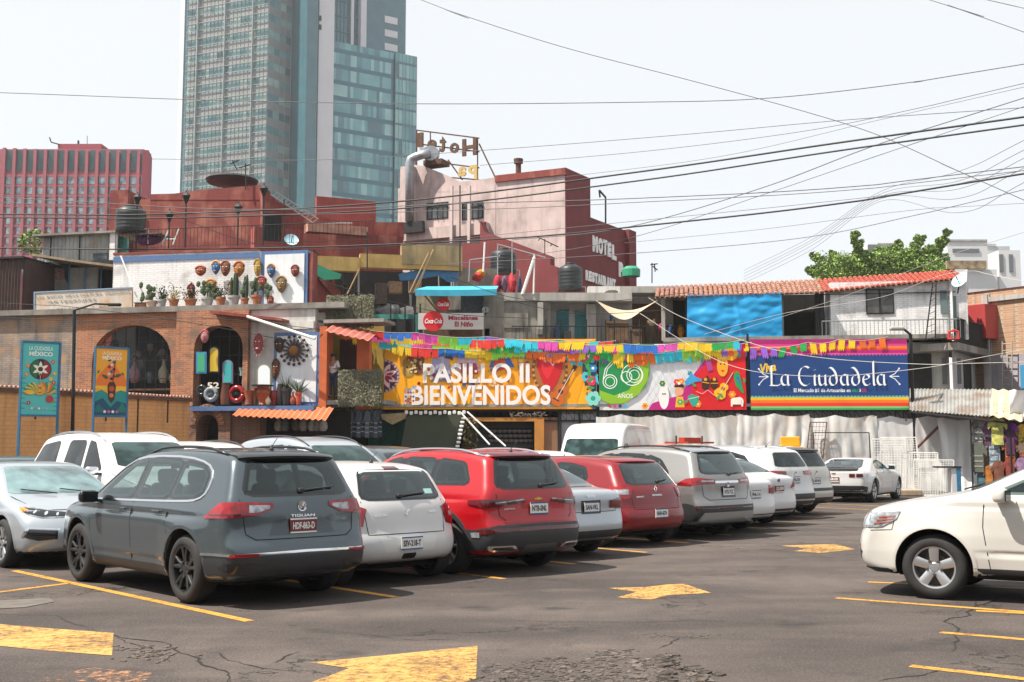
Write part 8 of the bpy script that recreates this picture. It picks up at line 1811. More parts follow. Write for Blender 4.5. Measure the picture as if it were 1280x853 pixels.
# paper flags strung over the banner tops
def bunting(name,pts,dd,seq,size,label,gap=0.0,drop=.32,seed=1):
 P=[FY.pt(x,y,d_) for (x,y),d_ in zip(pts,dd)];rr=random.Random(seed);t=thing('bunting',label,'bunting',P[0],group='strings of cut paper flags')
 poly_=[];
 for a,b in zip(P,P[1:]):
  for k in range(12): u=k/12;poly_.append(a.lerp(b,u)+Vector((0,0,-.10*math.sin(math.pi*u))))
 poly_.append(P[-1]);mb=MB();mb.tube(poly_,.008,4);part('string',mb,mat('string',(.5,.48,.45),.8),t)
 cum=[0]
 for a,b in zip(poly_,poly_[1:]): cum.append(cum[-1]+(b-a).length)
 def atl(s):
  for i in range(len(poly_)-1):
   if cum[i+1] >= s: return poly_[i].lerp(poly_[i+1],(s-cum[i])/(cum[i+1]-cum[i]+1e-9))
  return poly_[-1]
 s=.05;k=0;run=0;ci=0
 while s+size < cum[-1] and k < 98:
  if run <= 0: ci += 1;run=rr.randint(3,5)
  run -= 1;c=seq[ci % len(seq)];A,B_=atl(s),atl(s+size*.94);lean=rr.gauss(0,.045);sw=rr.uniform(-.03,.06);h_=drop*rr.uniform(.85,1.25);mb=MB();n=6;V=[]
  nn=FY.n*sw*h_
  for j in range(n+1):
   u=j/n;top=A.lerp(B_,u);zz=h_*(.78+.22*(j % 2));V += [top,top+Vector((0,0,-zz*.55))+nn*.8+FY.u*lean*.5,top+Vector((0,0,-zz))+nn*rr.uniform(.7,1.6)+FY.u*lean]
  mb.add(V,[[3*j,3*j+1,3*j+4,3*j+3] for j in range(n)]+[[3*j+1,3*j+2,3*j+5,3*j+4] for j in range(n)])
  part('paper_flag',mb,mat('paper '+c,hexc(c),.8,var=.25,vscale=20,c2=tuple(min(1,q*1.5+.03) for q in hexc(c))),t);s += size+gap;k += 1
CY,PU,MG,GR,LG,YE,OR,BL,RD_='2ac0d8','8a5ac0','d848a8','18a048','8ad048','f4c010','f06818','1a68c0','e03028'
bunting('b',[(418,407),(470,424),(560,431),(650,432),(748,430)],[0.96,0.084,0.077,0.073,0.073],[YE,OR,BL,LG,RD_,YE,CY,PU,MG,GR,YE],.27,'lowest string of paper flags over the yellow banner',0,.36,3)
bunting('b',[(420,404),(480,418),(560,424),(660,428),(750,427)],[1.14,0.094,0.084,0.082,0.082],[OR,YE,CY,LG,MG,PU,CY,YE,RD_,BL],.27,'middle string of paper flags starting at the pink awning',0,.34,4)
bunting('b',[(436,408),(520,416),(610,421),(700,425),(770,426)],[1.14,0.9,0.094,0.09,0.088],[YE,RD_,BL,MG,LG,CY,PU,OR,GR],.27,'topmost string of paper flags over the yellow banner',0,.30,5)
bunting('b',[(620,431),(700,435),(780,431),(870,429),(940,428)],[0.077,0.077,0.077,0.077,0.077],[YE,OR,BL,LG,RD_,YE,CY,PU,MG,GR,YE,OR,BL,LG],.27,'string of paper flags crossing from the yellow banner to the green one',0,.40,6)
bunting('b',[(690,429),(760,440),(840,436),(930,431)],[0.084,0.084,0.084,0.084],[YE,CY,PU,MG,GR,YE,OR,BL,LG],.27,'string of paper flags sagging before the 60 AÑOS banner',0,.38,7)
bunting('b',[(760,447),(830,442),(900,434)],[0.09,0.09,0.088],[GR,YE,OR,CY,LG],.27,'short lowest string of paper flags before the 60 AÑOS banner',0,.36,8)
bunting('b',[(925,430),(950,434),(1010,428),(1050,424),(1110,421)],[0.079,0.079,0.077,0.077,0.077],[CY,PU,GR,YE,OR,BL],.27,'sparse string of paper flags over the navy banner',.12,.40,9)
bunting('b',[(440,416),(500,426),(590,431),(690,433),(760,436)],[0.9,0.114,0.096,0.09,0.09],[RD_,YE,CY,MG,LG,PU,YE,CY,OR],.27,'string of paper flags close under the topmost one',0,.38,13)
bunting('b',[(560,427),(640,430),(720,431),(800,430)],[0.12,0.114,0.108,0.108],[MG,LG,YE,OR,CY,PU,GR],.27,'string of paper flags above the heart of the yellow banner',0,.38,14)
bunting('b',[(740,434),(800,440),(870,433),(936,428)],[0.114,0.114,0.114,0.108],[PU,GR,YE,OR,CY,LG,YE],.27,'string of paper flags across the top of the 60 AÑOS banner',0,.44,15)
bunting('b',[(700,435),(735,445),(748,470)],[0.082,0.082,0.082],[CY,CY],.22,'string of turquoise paper flags at the right end of the yellow banner',0,.40,10)
bunting('b',[(480,428),(560,436),(650,437),(740,440)],[.16,.14,.14,.14],[OR,YE,RD_,BL,YE,LG,OR],.27,'string of paper flags low across the yellow banner top',0,.36,16)
bunting('b',[(600,428),(690,427),(780,430),(860,427),(930,425)],[.2,.2,.2,.2,.2],[YE,GR,CY,RD_,PU,YE,BL,MG],.27,'string of paper flags along the upper edge of the 60 AÑOS banner',0,.34,17)
bunting('b',[(460,414),(540,420),(640,424),(740,425)],[.6,.3,.25,.2],[CY,MG,YE,OR,LG,RD_],.27,'string of paper flags just over the top edge of the yellow banner',0,.34,18)
# ------------------------------------------------------------ market hall behind and below the banners
FZ=FR(430,45.75,1215,44.75);hz=lambda px,py,d=0: FZ.hit(px,py,d)
t=thing('market_hall','low market hall with a flat tin roof behind the banners','market hall',FZ.P(10,0,-5));zr2=3.3
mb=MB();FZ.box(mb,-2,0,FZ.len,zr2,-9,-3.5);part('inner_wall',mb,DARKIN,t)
mb=MB();FZ.box(mb,-2,zr2,FZ.len,zr2+.12,-9,.2);part('roof',mb,CORRG,t)
mb=MB();FZ.box(mb,hz(700,0)[0],0,hz(1200,0)[0],zr2,-.3,-.15);part('wall',mb,mat('dusty block wall',(.36,.34,.31),.9,var=.3,vscale=1.2,streak=.5),t)
mb=MB();FZ.pbox(mb,584,522,668,527,-.6,.1);part('lintel',mb,mat('orange render',(.55,.23,.045),.8,var=.2,vscale=2),t)
for x0,x1 in ((668,680),(560,566)): mb=MB();FZ.gbox(mb,x0,522,x1,-.6,.12);part('column',mb,mat('orange render',(.55,.23,.045),.8),t)
mb=MB();FZ.gbox(mb,680,522,697,-.4,.0);part('wall',mb,mat('brown door wall',(.30,.15,.08),.8,var=.2,vscale=2,streak=.4),t)
for x in (697,723,760,790): mb=MB();FZ.gbox(mb,x,516,x+3,-.1,.05);part('post',mb,IRON,t)
mb=MB();FZ.gbox(mb,700,518,745,-.12,-.05);part('panel',mb,mat('grey panel',(.36,.37,.39),.6,var=.2,vscale=2,streak=.3),t)
# silver wares on the wall of the orange shop
rr=random.Random(9);t2=thing('hat_display','dark display rack with rows of silver round hats in the orange shop','display rack',FZ.pt(625,556,-.5));mb=MB();FZ.pbox(mb,588,528,667,560,-.9,-.8);part('back_panel',mb,mat('grey black board',(.06,.065,.07),.8),t2)
for r_ in range(4):
 mb=MB();a0,z=hz(590,536+r_*6,-.7);a1,_=hz(666,536+r_*6,-.7);mb.bar(FZ.P(a0,z,-.7),FZ.P(a1,z,-.7),.02,n=4);part('rail',mb,IRON,t2)
for r_ in range(3):
 for k in range(9):
  a,z=hz(612+k*6.2+r_,538+r_*6,-.6);mb=MB();mb.lathe([(0,0),(.06,.01),(.09,.05),(.1,.10),(.03,.12)],FZ.P(a,z-.1,-.6),8,cap=False);part('round_hat',mb,mat('pewter',(.25,.25,.26),.4,.5),t2)
# olive awning with black and white valance
t2=thing('olive_awning','dark olive canvas stall front with a black and white strip along its top','awning',FZ.pt(540,560,1.2));mb=MB();FZ.poly(mb,[(508,520),(577,518),(568,566),(500,566)],1.0,.05);part('canvas',mb,mat('olive canvas',(.06,.07,.045),.85,var=.15,vscale=2),t2)
for k in range(13):
 mb=MB();a,z=hz(508+k*6,515.5+(k % 2),1.15);mb.rbox(FZ.P(a,z,1.15),(.13,.03,.14),.02,1);part('white_flap',mb,ink('e8e6e0'),t2)
for k in range(9): mb=MB();a,z=hz(579-k*1.0,523+k*5,1.1);mb.rbox(FZ.P(a,z,1.1),(.16,.04,.10),.02,1);part('white_flap',mb,ink('e8e6e0'),t2)
for i_,(a_,b_) in enumerate((((576,516),(612,556)),((584,515),(632,558)))): mb=MB();mb.bar(FZ.pt(*a_,.9),FZ.pt(*b_,1.5),.035,n=5);single('pale_pole',mb,mat('white pole',(.7,.69,.66),.5),('left one of the two slanted pale poles by the olive awning','right one of the two slanted pale poles by the olive awning')[i_],'pole',FZ.pt(*b_,1.5))
mb=MB();FZ.poly(mb,[(476,518),(508,516),(505,524),(490,531),(478,524)],.9,.4);single('straw_awning',mb,mat('straw',(.46,.36,.20),.9,var=.3,vscale=8),'small straw coloured awning left of the olive stall front','awning',FZ.pt(490,524,.9))
# plants and beads hanging by the olive stall
mb=MB();rr=random.Random(4)
for k in range(260): o=FZ.pt(rr.uniform(578,598),rr.uniform(524,562),rr.uniform(.2,.8));s_=rr.uniform(.05,.11);q_=Vector((rr.uniform(-1,1),rr.uniform(-1,1),rr.uniform(-1,1))).normalized()*s_;w2=q_.cross(Vector((.3,.5,.8))).normalized()*s_*.5;mb.add([o-q_,o+w2,o+q_,o-w2],[[0,1,2,3]])
for k in range(4): mb.bar(FZ.pt(581+k*5,521,.5),FZ.pt(581+k*5,562,.5),.02,n=4)
single('hanging_plant',mb,mat('dry olive leaves',(.14,.12,.05),.9,var=.6,vscale=8),'dry olive green hanging plants right of the olive stall front','plant',FZ.pt(588,562,.5))
# cable tangle under the yellow banner
mb=MB();rr=random.Random(12)
for k in range(14): x=640+k*3.2;mb.tube([FZ.pt(x+rr.uniform(-4,4),515+rr.uniform(0,7),.5+rr.uniform(-.1,.1)) for _ in range(6)],.014,4)
single('cable_tangle',mb,mat('dull cable',(.16,.13,.11),.8),'tangle of pale cables hanging under the yellow banner','cables',FZ.pt(660,520,.5))
# stalls with hanging clothes on the left
def garment(F,px,pyt,wp,hp,c,label,d,c2=None,pattern=False):
 a,z=F.hit(px,pyt,d);w_=wp/F_PX*45/2;hh=hp/F_PX*45;o=F.P(a,z,d);rr=random.Random(int(px*7+pyt));t=thing('hanging_garment',label,'garment',o-Vector((0,0,hh)),group='clothes hung at the market stalls')
 S_=[(0,0),(.25,-.02),(.55,-.07),(1.0,-.32),(.92,-.48),(.58,-.36),(.60,-1.0),(0,-1.0)];prof=S_+[(-x,y) for x,y in S_[::-1][1:-1]]
 V=[];mb=MB();F.poly(mb,[(a+x*w_,z+y*hh) for x,y in prof],d,.10,px=False)
 m=mat('cloth '+c,hexc(c),.9,var=.55 if pattern else .25,vscale=16 if pattern else 5,c2=hexc(c2) if c2 else None);part('cloth',mb,m,t)
 mb=MB();mb.tube([F.P(a-w_*.4,z-.03,d-.04),F.P(a,z+.05,d-.04),F.P(a,z+.14,d-.04)],.012,4);part('hanger',mb,IRON,t)
 if pattern:
  for k in range(3): mb=MB();F.pbox(mb,0,0,1,1,0,0) if False else F.box(mb,a-w_*.5,z-hh*(.45+.17*k),a+w_*.5,z-hh*(.49+.17*k),d-.02,d+.012);part('woven_band',mb,ink(c2 or 'e0d8c8'),t)
i_=0
for k,c in enumerate(['1a2028','5a6a78','20242c','48586a','181c22','6a7884','2a3038','3c4a5a','14181e']):
 garment(FZ,432+k*5.4,512+(k % 2),9,34,c,['darkest blue black garment, first on the left under the camouflage net','pale slate garment, second from the left under the camouflage net','charcoal garment, third from the left under the camouflage net','steel blue garment, fourth from the left under the camouflage net','near black garment in the middle under the camouflage net','light grey blue garment right of the middle under the camouflage net','dull grey garment, third from the right under the camouflage net','blue grey garment, second from the right under the camouflage net','black garment, last on the right under the camouflage net'][k],.6+.1*(k % 2),'a8b4c0',True)
for k,(x,c) in enumerate(((348,'a8a090'),(356,'6a6e70'),(370,'5a5650'),(379,'9a928a'),(390,'a8a8a0'),(396,'8a8478'),(404,'b0b0a8'))):
 P0=FL.pt(x,539,-.3);mb=MB();mb.lathe([(.02,.62),(.08,.55),(.06,.45),(.16,.30),(.17,.1),(.1,0),(0,0)],P0,10,cap=False);single('stall_figurine',mb,mat('ware '+c,hexc(c),.6,var=.4,vscale=9),['pale clay figurine, leftmost under the orange scalloped roof','grey clay figurine, second under the orange scalloped roof','dark clay figurine, third under the orange scalloped roof','tan clay figurine in the middle under the orange scalloped roof','white clay figurine, third from the right under the scalloped roof','brown grey clay figurine, second from the right under the scalloped roof','whitish clay figurine, rightmost under the orange scalloped roof'][k],'figurine',P0,'clay figurines in the stall',45)
# white tarpaulins hung along the hall
TARP=mat('dirty white tarpaulin',(.66,.65,.63),.55,var=.10,vscale=1.0,stain=(.52,.45,.37),streak=.08)
TARP2=mat('clean white tarpaulin',(.72,.71,.70),.5,var=.08,vscale=1.6,streak=.05)
def sheet(x0,y0,x1,y1,d,label,m=TARP,F=FZ,wav=.10,seed=0,lean=0.0,z0=None):
 a0,zt_=F.hit(x0,y0,d);a1,_=F.hit(x1,y0,d);zb_=F.hit(x0,y1,d)[1] if z0 is None else z0;mb=MB();w_=a1-a0
 def fn(u,v):
  q=Vector((u*w_*1.1+seed*5.3,v*1.2,seed));n=noise.noise(q*1.3)*1.4+1.5*abs(noise.noise(Vector((u*w_*2.4+v*1.1*math.sin(seed*2+u*3)+seed,v*.5,2.2))))+.30*abs(noise.noise(q*2.6))+.12*noise.noise(q*7)+.7*max(0,noise.noise(Vector((u*w_*.9+v*1.6,v*1.1-u*w_*.5,seed*3))))
  pull=.12*abs(math.sin(u*w_*2.2+seed));return F.P(a0+w_*u+.05*noise.noise(q*2),zt_-pull*(1-v)+(zb_-zt_)*v,d+n*wav*(.4+.6*v)+lean*v)
 mb.grid(fn,max(24,int(w_/.06)),44);return single('white_tarpaulin',mb,m,label,'tarpaulin',F.P((a0+a1)/2,zb_,d),'white tarpaulins along the market hall',True)
sheet(745,518,812,600,.20,'white tarpaulin behind the panel van',TARP,seed=1,z0=.02);sheet(806,519,922,600,.25,'wide grey white tarpaulin right of the panel van',TARP,seed=2,z0=.02)
sheet(920,517,1012,600,.22,'creased white tarpaulin behind the yellow chair',TARP,seed=3,wav=.16,z0=.02);sheet(1010,519,1096,600,.20,'white tarpaulin with rusty brown top behind the black metal frame',TARP,seed=4,wav=.16,z0=.02)
sheet(1094,520,1180,600,.15,'flat white tarpaulin behind the wire mesh panels',TARP2,seed=5,wav=.07,z0=.02);sheet(1172,522,1216,612,.65,'bright white plastic sheet flowing to the ground beside the clothes',TARP2,seed=6,wav=.20,lean=.35,z0=.02)
# slanted brown board, yellow chair, lattice rack, frames, panels
mb=MB();mb.bar(FZ.pt(1146,560,.9),FZ.pt(1184,523,.6),.06,n=4);single('brown_beam',mb,mat('rusty beam',(.14,.06,.045),.8),'slanted rusty brown beam across the white tarpaulin','beam',FZ.pt(1146,560,.9))
def zrack(F,x0,x1,yt,d,nm,lb,cat,m,cols=5,rows=12,tilt=0.0):
 a0,z1=F.hit(x0,yt,d);a1,_=F.hit(x1,yt,d);t=thing(nm,lb,cat,F.P((a0+a1)/2,0,d));P=lambda a,z: F.P(a+tilt*z,z,d-.2*z/max(z1,.1));mb=MB()
 for q in ((a0,0,a0,z1),(a1,0,a1,z1),(a0,z1,a1,z1),(a0,.03,a1,.03)): mb.bar(P(q[0],q[1]),P(q[2],q[3]),.025,n=4)
 part('frame',mb,m,t);mb=MB()
 for k in range(1,cols): mb.bar(P(a0+(a1-a0)*k/cols,0),P(a0+(a1-a0)*k/cols,z1),.007,n=3)
 for k in range(1,rows): mb.bar(P(a0,z1*k/rows),P(a1,z1*k/rows),.007,n=3)
 if cols > 1: part('wire_mesh',mb,m,t)
 return t
WP=mat('white wire',(.66,.65,.62),.5,var=.2,vscale=5);FN=FR(1080,41.5,1200,39.5)
zrack(FN,1088,1130,549,.3,'wire_panel','tall white wire panel behind the white coupe','wire panel',WP,12,22);zrack(FN,1106,1150,547,0,'wire_panel','tall white wire panel leaning to the right in front of the others','wire panel',WP,12,24,-.1)
zrack(FN,1125,1170,566,.25,'wire_panel','shorter white wire panel in the middle of the stack','wire panel',WP,14,22);zrack(FN,1140,1190,575,.5,'wire_panel','lowest white wire panel, right in front of the plastic sheet','wire panel',WP,16,20)
zrack(FZ,1018,1088,541,.9,'steel_rack','large empty black metal frame leaning on the tarpaulins','frame',IRON,1,1)
t=zrack(FZ,1001,1022,528,.7,'lattice_rack','dark reddish brown lattice rack leaning beside the yellow chair','rack',mat('red brown lattice',(.13,.05,.04),.8),5,16,.15)
mb=MB();P0=FN.pt(1130,613,.7);P0.z=.12;mb.rbox(P0,(1.1,.5,.24),.05,2);single('cardboard_box',mb,mat('old cardboard',(.42,.32,.22),.9,var=.3,vscale=4),'crushed cardboard box at the foot of the wire panels','box',(P0.x,P0.y,0))
c0=FZ.pt(990,560,1.6);t=thing('yellow_chair','bright yellow plastic chairs stack seen over the cars','chair',(c0.x,c0.y,0));YL=mat('yellow plastic',(.75,.40,.01),.4);zt_=FZ.hit(990,548,1.6)[1]
mb=MB();mb.rbox((c0.x,c0.y,zt_-.35),(.75,.5,.05),.02,2);part('seat',mb,YL,t);mb=MB();mb.rbox((c0.x,c0.y+.25,zt_-.12),(.75,.06,.36),.03,2);part('backrest',mb,YL,t)
for sx in (-1,1):
 for sy in (-1,1): mb=MB();mb.bar((c0.x+sx*.32,c0.y+sy*.22,0),(c0.x+sx*.30,c0.y+sy*.2,zt_-.35),.03);part('leg',mb,YL,t)
mb=MB();mb.rbox((c0.x-.42,c0.y-.1,zt_-.28),(.1,.5,.05),.02,1);part('armrest',mb,YL,t)
# blue stand with its flat shelf
P0=at(1194,600,37.5);x0=xat(1170,37.5,587);t=thing('blue_stand','narrow blue and white upright stand with a flat black shelf arm','stand',(P0.x,37.5,0));zt_=zat(585,37.5)
mb=MB();mb.box(P0.x+.02,37.4,0,P0.x+.16,37.8,zt_);part('blue_side',mb,BLUEM,t);mb=MB();mb.box(P0.x-.14,37.42,0,P0.x+.018,37.78,zt_-.01);part('white_panel',mb,mat('stand white',(.55,.55,.56),.5),t);mb=MB();mb.box(x0,37.38,zt_,P0.x+.18,37.82,zt_+.05);part('shelf',mb,IRON,t)
# corrugated roofs of the corner stall and its clothes
FQ=FR(1137,44.3,1290,42.0);t=thing('corner_stall','corner stall with a grey corrugated roof and tan cloth edge','market stall',FQ.P(3,0,-1))
def slope(x0,x1,yt0,yt1,yb0,yb1,m,nm,d0=-2.2,d1=.7,n=90,amp=.025):
 a0,zt0=FQ.hit(x0,yt0,d0);a1,zt1=FQ.hit(x1,yt1,d0);b0,zb0=FQ.hit(x0,yb0,d1);b1,zb1=FQ.hit(x1,yb1,d1);mb=MB();V=[]
 for i in range(n+1):
  u=i/n;o=amp*math.sin(i*math.pi/2);V += [FQ.P(a0+(a1-a0)*u,zt0+(zt1-zt0)*u+o,d0),FQ.P(b0+(b1-b0)*u,zb0+(zb1-zb0)*u+o,d1)]
 mb.add(V,[[2*i,2*i+1,2*i+3,2*i+2] for i in range(n)]);part(nm,mb,m,t)
slope(1137,1240,486,487,513,521,CORRG,'tin_roof');slope(1238,1278,487,488,520,527,mat('tan cloth',(.52,.42,.30),.85,var=.25,vscale=2),'cloth_edge',-2.3,.85,12,.04)
mb=MB();mb.bar(FQ.pt(1137,515,.7),FQ.pt(1262,529,.7),.04);part('eaves_rail',mb,IRON,t)
for x in (1213,1262): mb=MB();a,z=FQ.hit(x,525,.5);mb.bar(FQ.P(a,0,.5),FQ.P(a,z,.5),.035);part('post',mb,IRON,t)
mb=MB();FQ.box(mb,FQ.hit(1212,0,-.6)[0],0,FQ.len+2,3.0,-1.6,-1.5);part('back_wall',mb,DARKIN,t)
GC=[(1221,524,17,22,'3a3434','a0a098'),(1222,535,17,30,'9a9a98','3a3a38'),(1222,552,20,36,'4a5048','8a8a80'),(1246,520,22,34,'c8c060','4a6a50'),(1242,540,20,42,'a8b4bc','5a6a78'),(1262,528,20,30,'6a1a8a','a83ac0'),(1262,552,18,22,'8a4a1c','c87a30'),(1262,536,16,30,'2a1a28','6a2a60'),
  (1226,580,16,28,'48707a','2a3a40'),(1236,582,14,26,'b8742c','6a3a18'),(1248,576,18,30,'7a4a38','4a2a20'),(1262,572,16,30,'8a3a2c','5a241c'),(1234,528,12,28,'502a48','8a5a80'),(1278,530,18,34,'e0a018','3a8a4a'),(1280,552,18,26,'3a6a5a','c83a20'),(1276,572,14,26,'9a7a9a','5a4a6a'),(1254,518,10,26,'9a2a30','5a1a20')]
GLB=['charcoal jumper, upper left of the corner stall','grey patterned jumper below the charcoal one','dark grey green poncho with bands at the left of the corner stall','yellow green shirt hanging at the top of the corner stall','long pale blue patterned tunic in the middle of the corner stall','bright purple bag like top in the corner stall','orange brown leather bag in the corner stall','dark plum garment behind the purple one',
  'teal skirt low at the left of the corner stall','ochre skirt beside the teal one','brown skirt low in the middle of the corner stall','rust red skirt low in the corner stall','dull plum shirt between the charcoal and the yellow green','yellow and green shirt at the right edge of the photo','green garment with red bands under the yellow and green one','mauve garment low at the right edge of the photo','dark red shirt right of the yellow green one']
for k,g in enumerate(GC): garment(FQ,g[0],g[1],g[2],g[3],g[4],GLB[k],.35+.05*(k % 4),g[5],k in (1,2,4,6,13,14))
mb=MB();mb.grid(lambda u,v: FQ.pt(1262+26*u,488+38*v,.2+.2*math.sin(u*5+v*3)),8,8);single('white_cloth',mb,TARP2,'white cloth hanging from the stall roof at the right edge','cloth',FQ.pt(1275,526,.2),smooth=True)
# plain ground level backdrop walls behind the cars at the left of the hall
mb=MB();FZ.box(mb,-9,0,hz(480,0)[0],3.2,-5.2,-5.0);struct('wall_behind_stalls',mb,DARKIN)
# ------------------------------------------------------------ towers behind
HAZEW=0
G1=[mat('tower glass %d' % i,c,.12,spec=.6,var=.25,vscale=.3) for i,c in enumerate([(.15,.29,.30),(.10,.23,.25),(.24,.38,.38),(.34,.43,.41),(.06,.15,.18)])]
G2=[mat('teal glass %d' % i,c,.10,spec=.7,var=.2,vscale=.3) for i,c in enumerate([(.10,.29,.31),(.15,.36,.38),(.07,.21,.25),(.27,.47,.47),(.05,.14,.17)])]
SP=mat('tower spandrel',(.22,.22,.22),.6,var=.15,vscale=.4);SPT=mat('teal spandrel',(.035,.13,.17),.3);MUL=mat('tower mullion',(.27,.30,.29),.5);CONW=mat('white tower concrete',(.60,.58,.60),.8,var=.08,vscale=.2)
def curtain(F,root,a0,a1,z0,z1,fl,cw,gm,sp,frac=.55,d=0.0,seed=1,mull=True,wts=(4,3,3,2,1),name='glazing_band',veil=None):
 rr=random.Random(seed);z=z0;n=max(1,int((a1-a0)/cw));cw=(a1-a0)/n
 while z < z1-.1:
  zt_=min(z+fl,z1);zb_=z+fl*(1-frac)
  mb=MB();cur=0
  for k in range(n):
   if k % 2 == 0 or rr.random() < .5: cur=rr.choices(range(5),wts)[0]
   if zt_-zb_ > .2:
    V=[F.P(a,zz,d+.02) for zz in (zb_,zt_) for a in (a0+k*cw,a0+(k+1)*cw)];mb.add(V,[[0,1,3,2]],cur)
  if mb.v: part(name,mb,gm,root)
  z += fl
 mb=MB();z=z0
 while z < z1-.1: F.box(mb,a0,z,a1,min(z+fl*(1-frac),z1),d-.1,d+.05);z += fl
 part('spandrels',mb,sp,root)
 if mull:
  mb=MB()
  for k in range(n+1): F.box(mb,a0+k*cw-.025,z0,a0+k*cw+.025,z1,d+.05,d+.18)
  part('mullions',mb,MUL,root)
YT=300
p331=at(331,250,YT);gu1=Vector((.93,-.37,0));gu2=Vector((.54,.84,0));FT1=_F(p331-gu1*60,gu1);FT2=_F(p331,gu2)
T1=thing('glass_tower','tall grey green glass tower with striped floors, left of the white service shaft','tower',(p331.x,p331.y,0))
aL=FT1.hit(229,150)[0];aR=60;ztop=FT1.hit(331,-120)[1];FL1=FT1.hit(331,120)[1]-FT1.hit(331,140)[1]
FT1_z0=FT1.hit(331,278)[1]-8*FL1
mb=MB();FT1.box(mb,aL,0,aR-.3,ztop,-30,-.05);part('core',mb,SP,T1)
curtain(FT1,T1,aL+.8,aR,FT1_z0,ztop,FL1,(aR-aL)/22,G1,SP,.48)
aE=FT2.hit(378,200)[0];curtain(FT2,T1,0,aE*.62,FT1_z0,ztop,FL1,aE/8,G1,SP,.48,seed=5);mb=MB();FT2.box(mb,aE*.62,0,aE,ztop,-3,.1);part('flank',mb,mat('tower flank',(.20,.185,.195),.6,var=.2,vscale=.5),T1)
mb=MB();FT2.box(mb,0,0,aE,ztop,-20,-.15);part('core',mb,SP,T1)
mb=MB();FT1.box(mb,aL-1.6,0,aL-.2,ztop,-20,.4);part('edge_fin',mb,mat('pale fin',(.62,.63,.65),.6),T1)
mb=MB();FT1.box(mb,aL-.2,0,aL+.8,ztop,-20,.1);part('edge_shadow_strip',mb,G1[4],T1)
mb=MB();
for k in range(3): a=aL+(aR-aL)*(k+.5)/3;FT1.box(mb,a-.1,FT1_z0,a+.1,ztop,.2,.9)
part('outer_fins',mb,MUL,T1)
mb=MB();zz=FT1_z0
while zz < ztop: FT1.box(mb,aL+.8,zz+.05,aR,zz+.18,.3,.7);FT1.box(mb,aL+.8,zz+FL1*.55,aR,zz+FL1*.58,.3,.5);zz += FL1
part('sun_shades',mb,MUL,T1)
# teal tower with white shaft
FT3=FR(380,306,520,324);T2=thing('glass_tower','teal glass tower with a white concrete shaft and set back top','tower',FT3.P(15,0,-5));h3=lambda px,py,d=0: FT3.hit(px,py,d);zt3=h3(460,60)[1];ztt=h3(460,-130)[1]
mb=MB();FT3.box(mb,h3(381,0)[0]-2,0,h3(386,0)[0],ztt,-10,7);part('dark_slot',mb,G2[4],T2)
mb=MB();FT3.box(mb,h3(387,120)[0],0,h3(406,120)[0],ztt,-12,6);part('service_shaft',mb,CONW,T2)
for y in (20,31): mb=MB();FT3.pbox(mb,399,y,402,y+6,6,6.1);part('shaft_window',mb,IRON,T2)
FLT=(h3(460,100)[1]-h3(460,119.5)[1])
mb=MB();FT3.box(mb,h3(406,0)[0],0,h3(519,120)[0],zt3,-30,-.2);part('core',mb,SPT,T2)
curtain(FT3,T2,h3(408,120)[0],h3(492,120)[0],h3(460,290)[1],zt3,FLT,(h3(492,0)[0]-h3(408,0)[0])/24,G2,SPT,.72,seed=3,mull=False);curtain(FT3,T2,h3(492,120)[0]+.1,h3(519,120)[0],h3(460,290)[1],zt3,FLT,(h3(519,0)[0]-h3(492,0)[0])/7,G2,SPT,.85,seed=8,d=.8,wts=(4,5,2,3,1))
mb=MB();FT3.box(mb,h3(410,0)[0],zt3,h3(455,20)[0],ztt,-20,-4);part('upper_glass',mb,G2[4],T2)
mb=MB();n_=10
for k in range(n_): a=h3(410,0)[0]+(h3(455,20)[0]-h3(410,0)[0])*k/n_;FT3.box(mb,a,zt3,a+.15,ztt,-4,-3.8)
for k in range(14): z=zt3+k*FLT;FT3.box(mb,h3(410,0)[0],z,h3(455,20)[0],z+.3,-4,-3.75)
part('upper_mullions',mb,SPT,T2)
for x0,x1,d in ((444.5,448,-3),(455,462,-2)): mb=MB();FT3.box(mb,h3(x0,20)[0],zt3,h3(x1,20)[0],ztt,-20,d);part('white_pier',mb,CONW,T2)
mb=MB();FT3.box(mb,h3(462,20)[0],zt3,h3(511,20)[0],h3(0,13)[1],-20,-4.5);part('white_block',mb,CONW,T2)
mb=MB();FT3.box(mb,h3(462,20)[0],h3(0,13)[1],h3(514,20)[0],ztt,-20,-3.5);part('upper_glass',mb,G2[4],T2)
for k in range(3):
 for j in range(3): mb=MB();FT3.pbox(mb,482+j*5.2,13+k*17,486+j*5.2,22+k*17,-4.4,-4.3);part('shaft_window',mb,IRON,T2)
 mb=MB();FT3.pbox(mb,481,23+k*17,497,28+k*17,-4.4,-3.4);part('balcony',mb,CONW,T2)
# pink brick tower on the left
FK=FR(-30,207,190,207);K_=thing('pink_office_block','pink brick office block with a grid of windows at the far left','office block',FK.P(12,0,-6));hk=lambda px,py,d=0: FK.hit(px,py,d)
PB=mat('pink brick block',(.36,.10,.12),.8,var=.15,vscale=.4);WN=mat('pale office window',(.28,.38,.42),.25,var=.7,vscale=1.0,c2=(.16,.2,.22))
mb=MB();FK.box(mb,hk(4.5,0)[0],0,hk(185,0)[0],hk(5,186)[1],-2,-.35);part('core',mb,PB,K_)
sx0,sx1=5,186;nb=14
for k in range(nb+1): x=sx0+(sx1-sx0)*k/nb;mb=MB();a,z=hk(x,184.5+.04*x,.25);FK.box(mb,a-.28,0,a+.28,z,-.4,.2);part('pier',mb,PB,K_)
rows=[221+k*12.6 for k in range(8)]
mb=MB()
for k in range(nb): FK.pbox(mb,sx0+(sx1-sx0)*k/nb+2.5,188,sx0+(sx1-sx0)*(k+1)/nb-2,214,-.3,-.25)
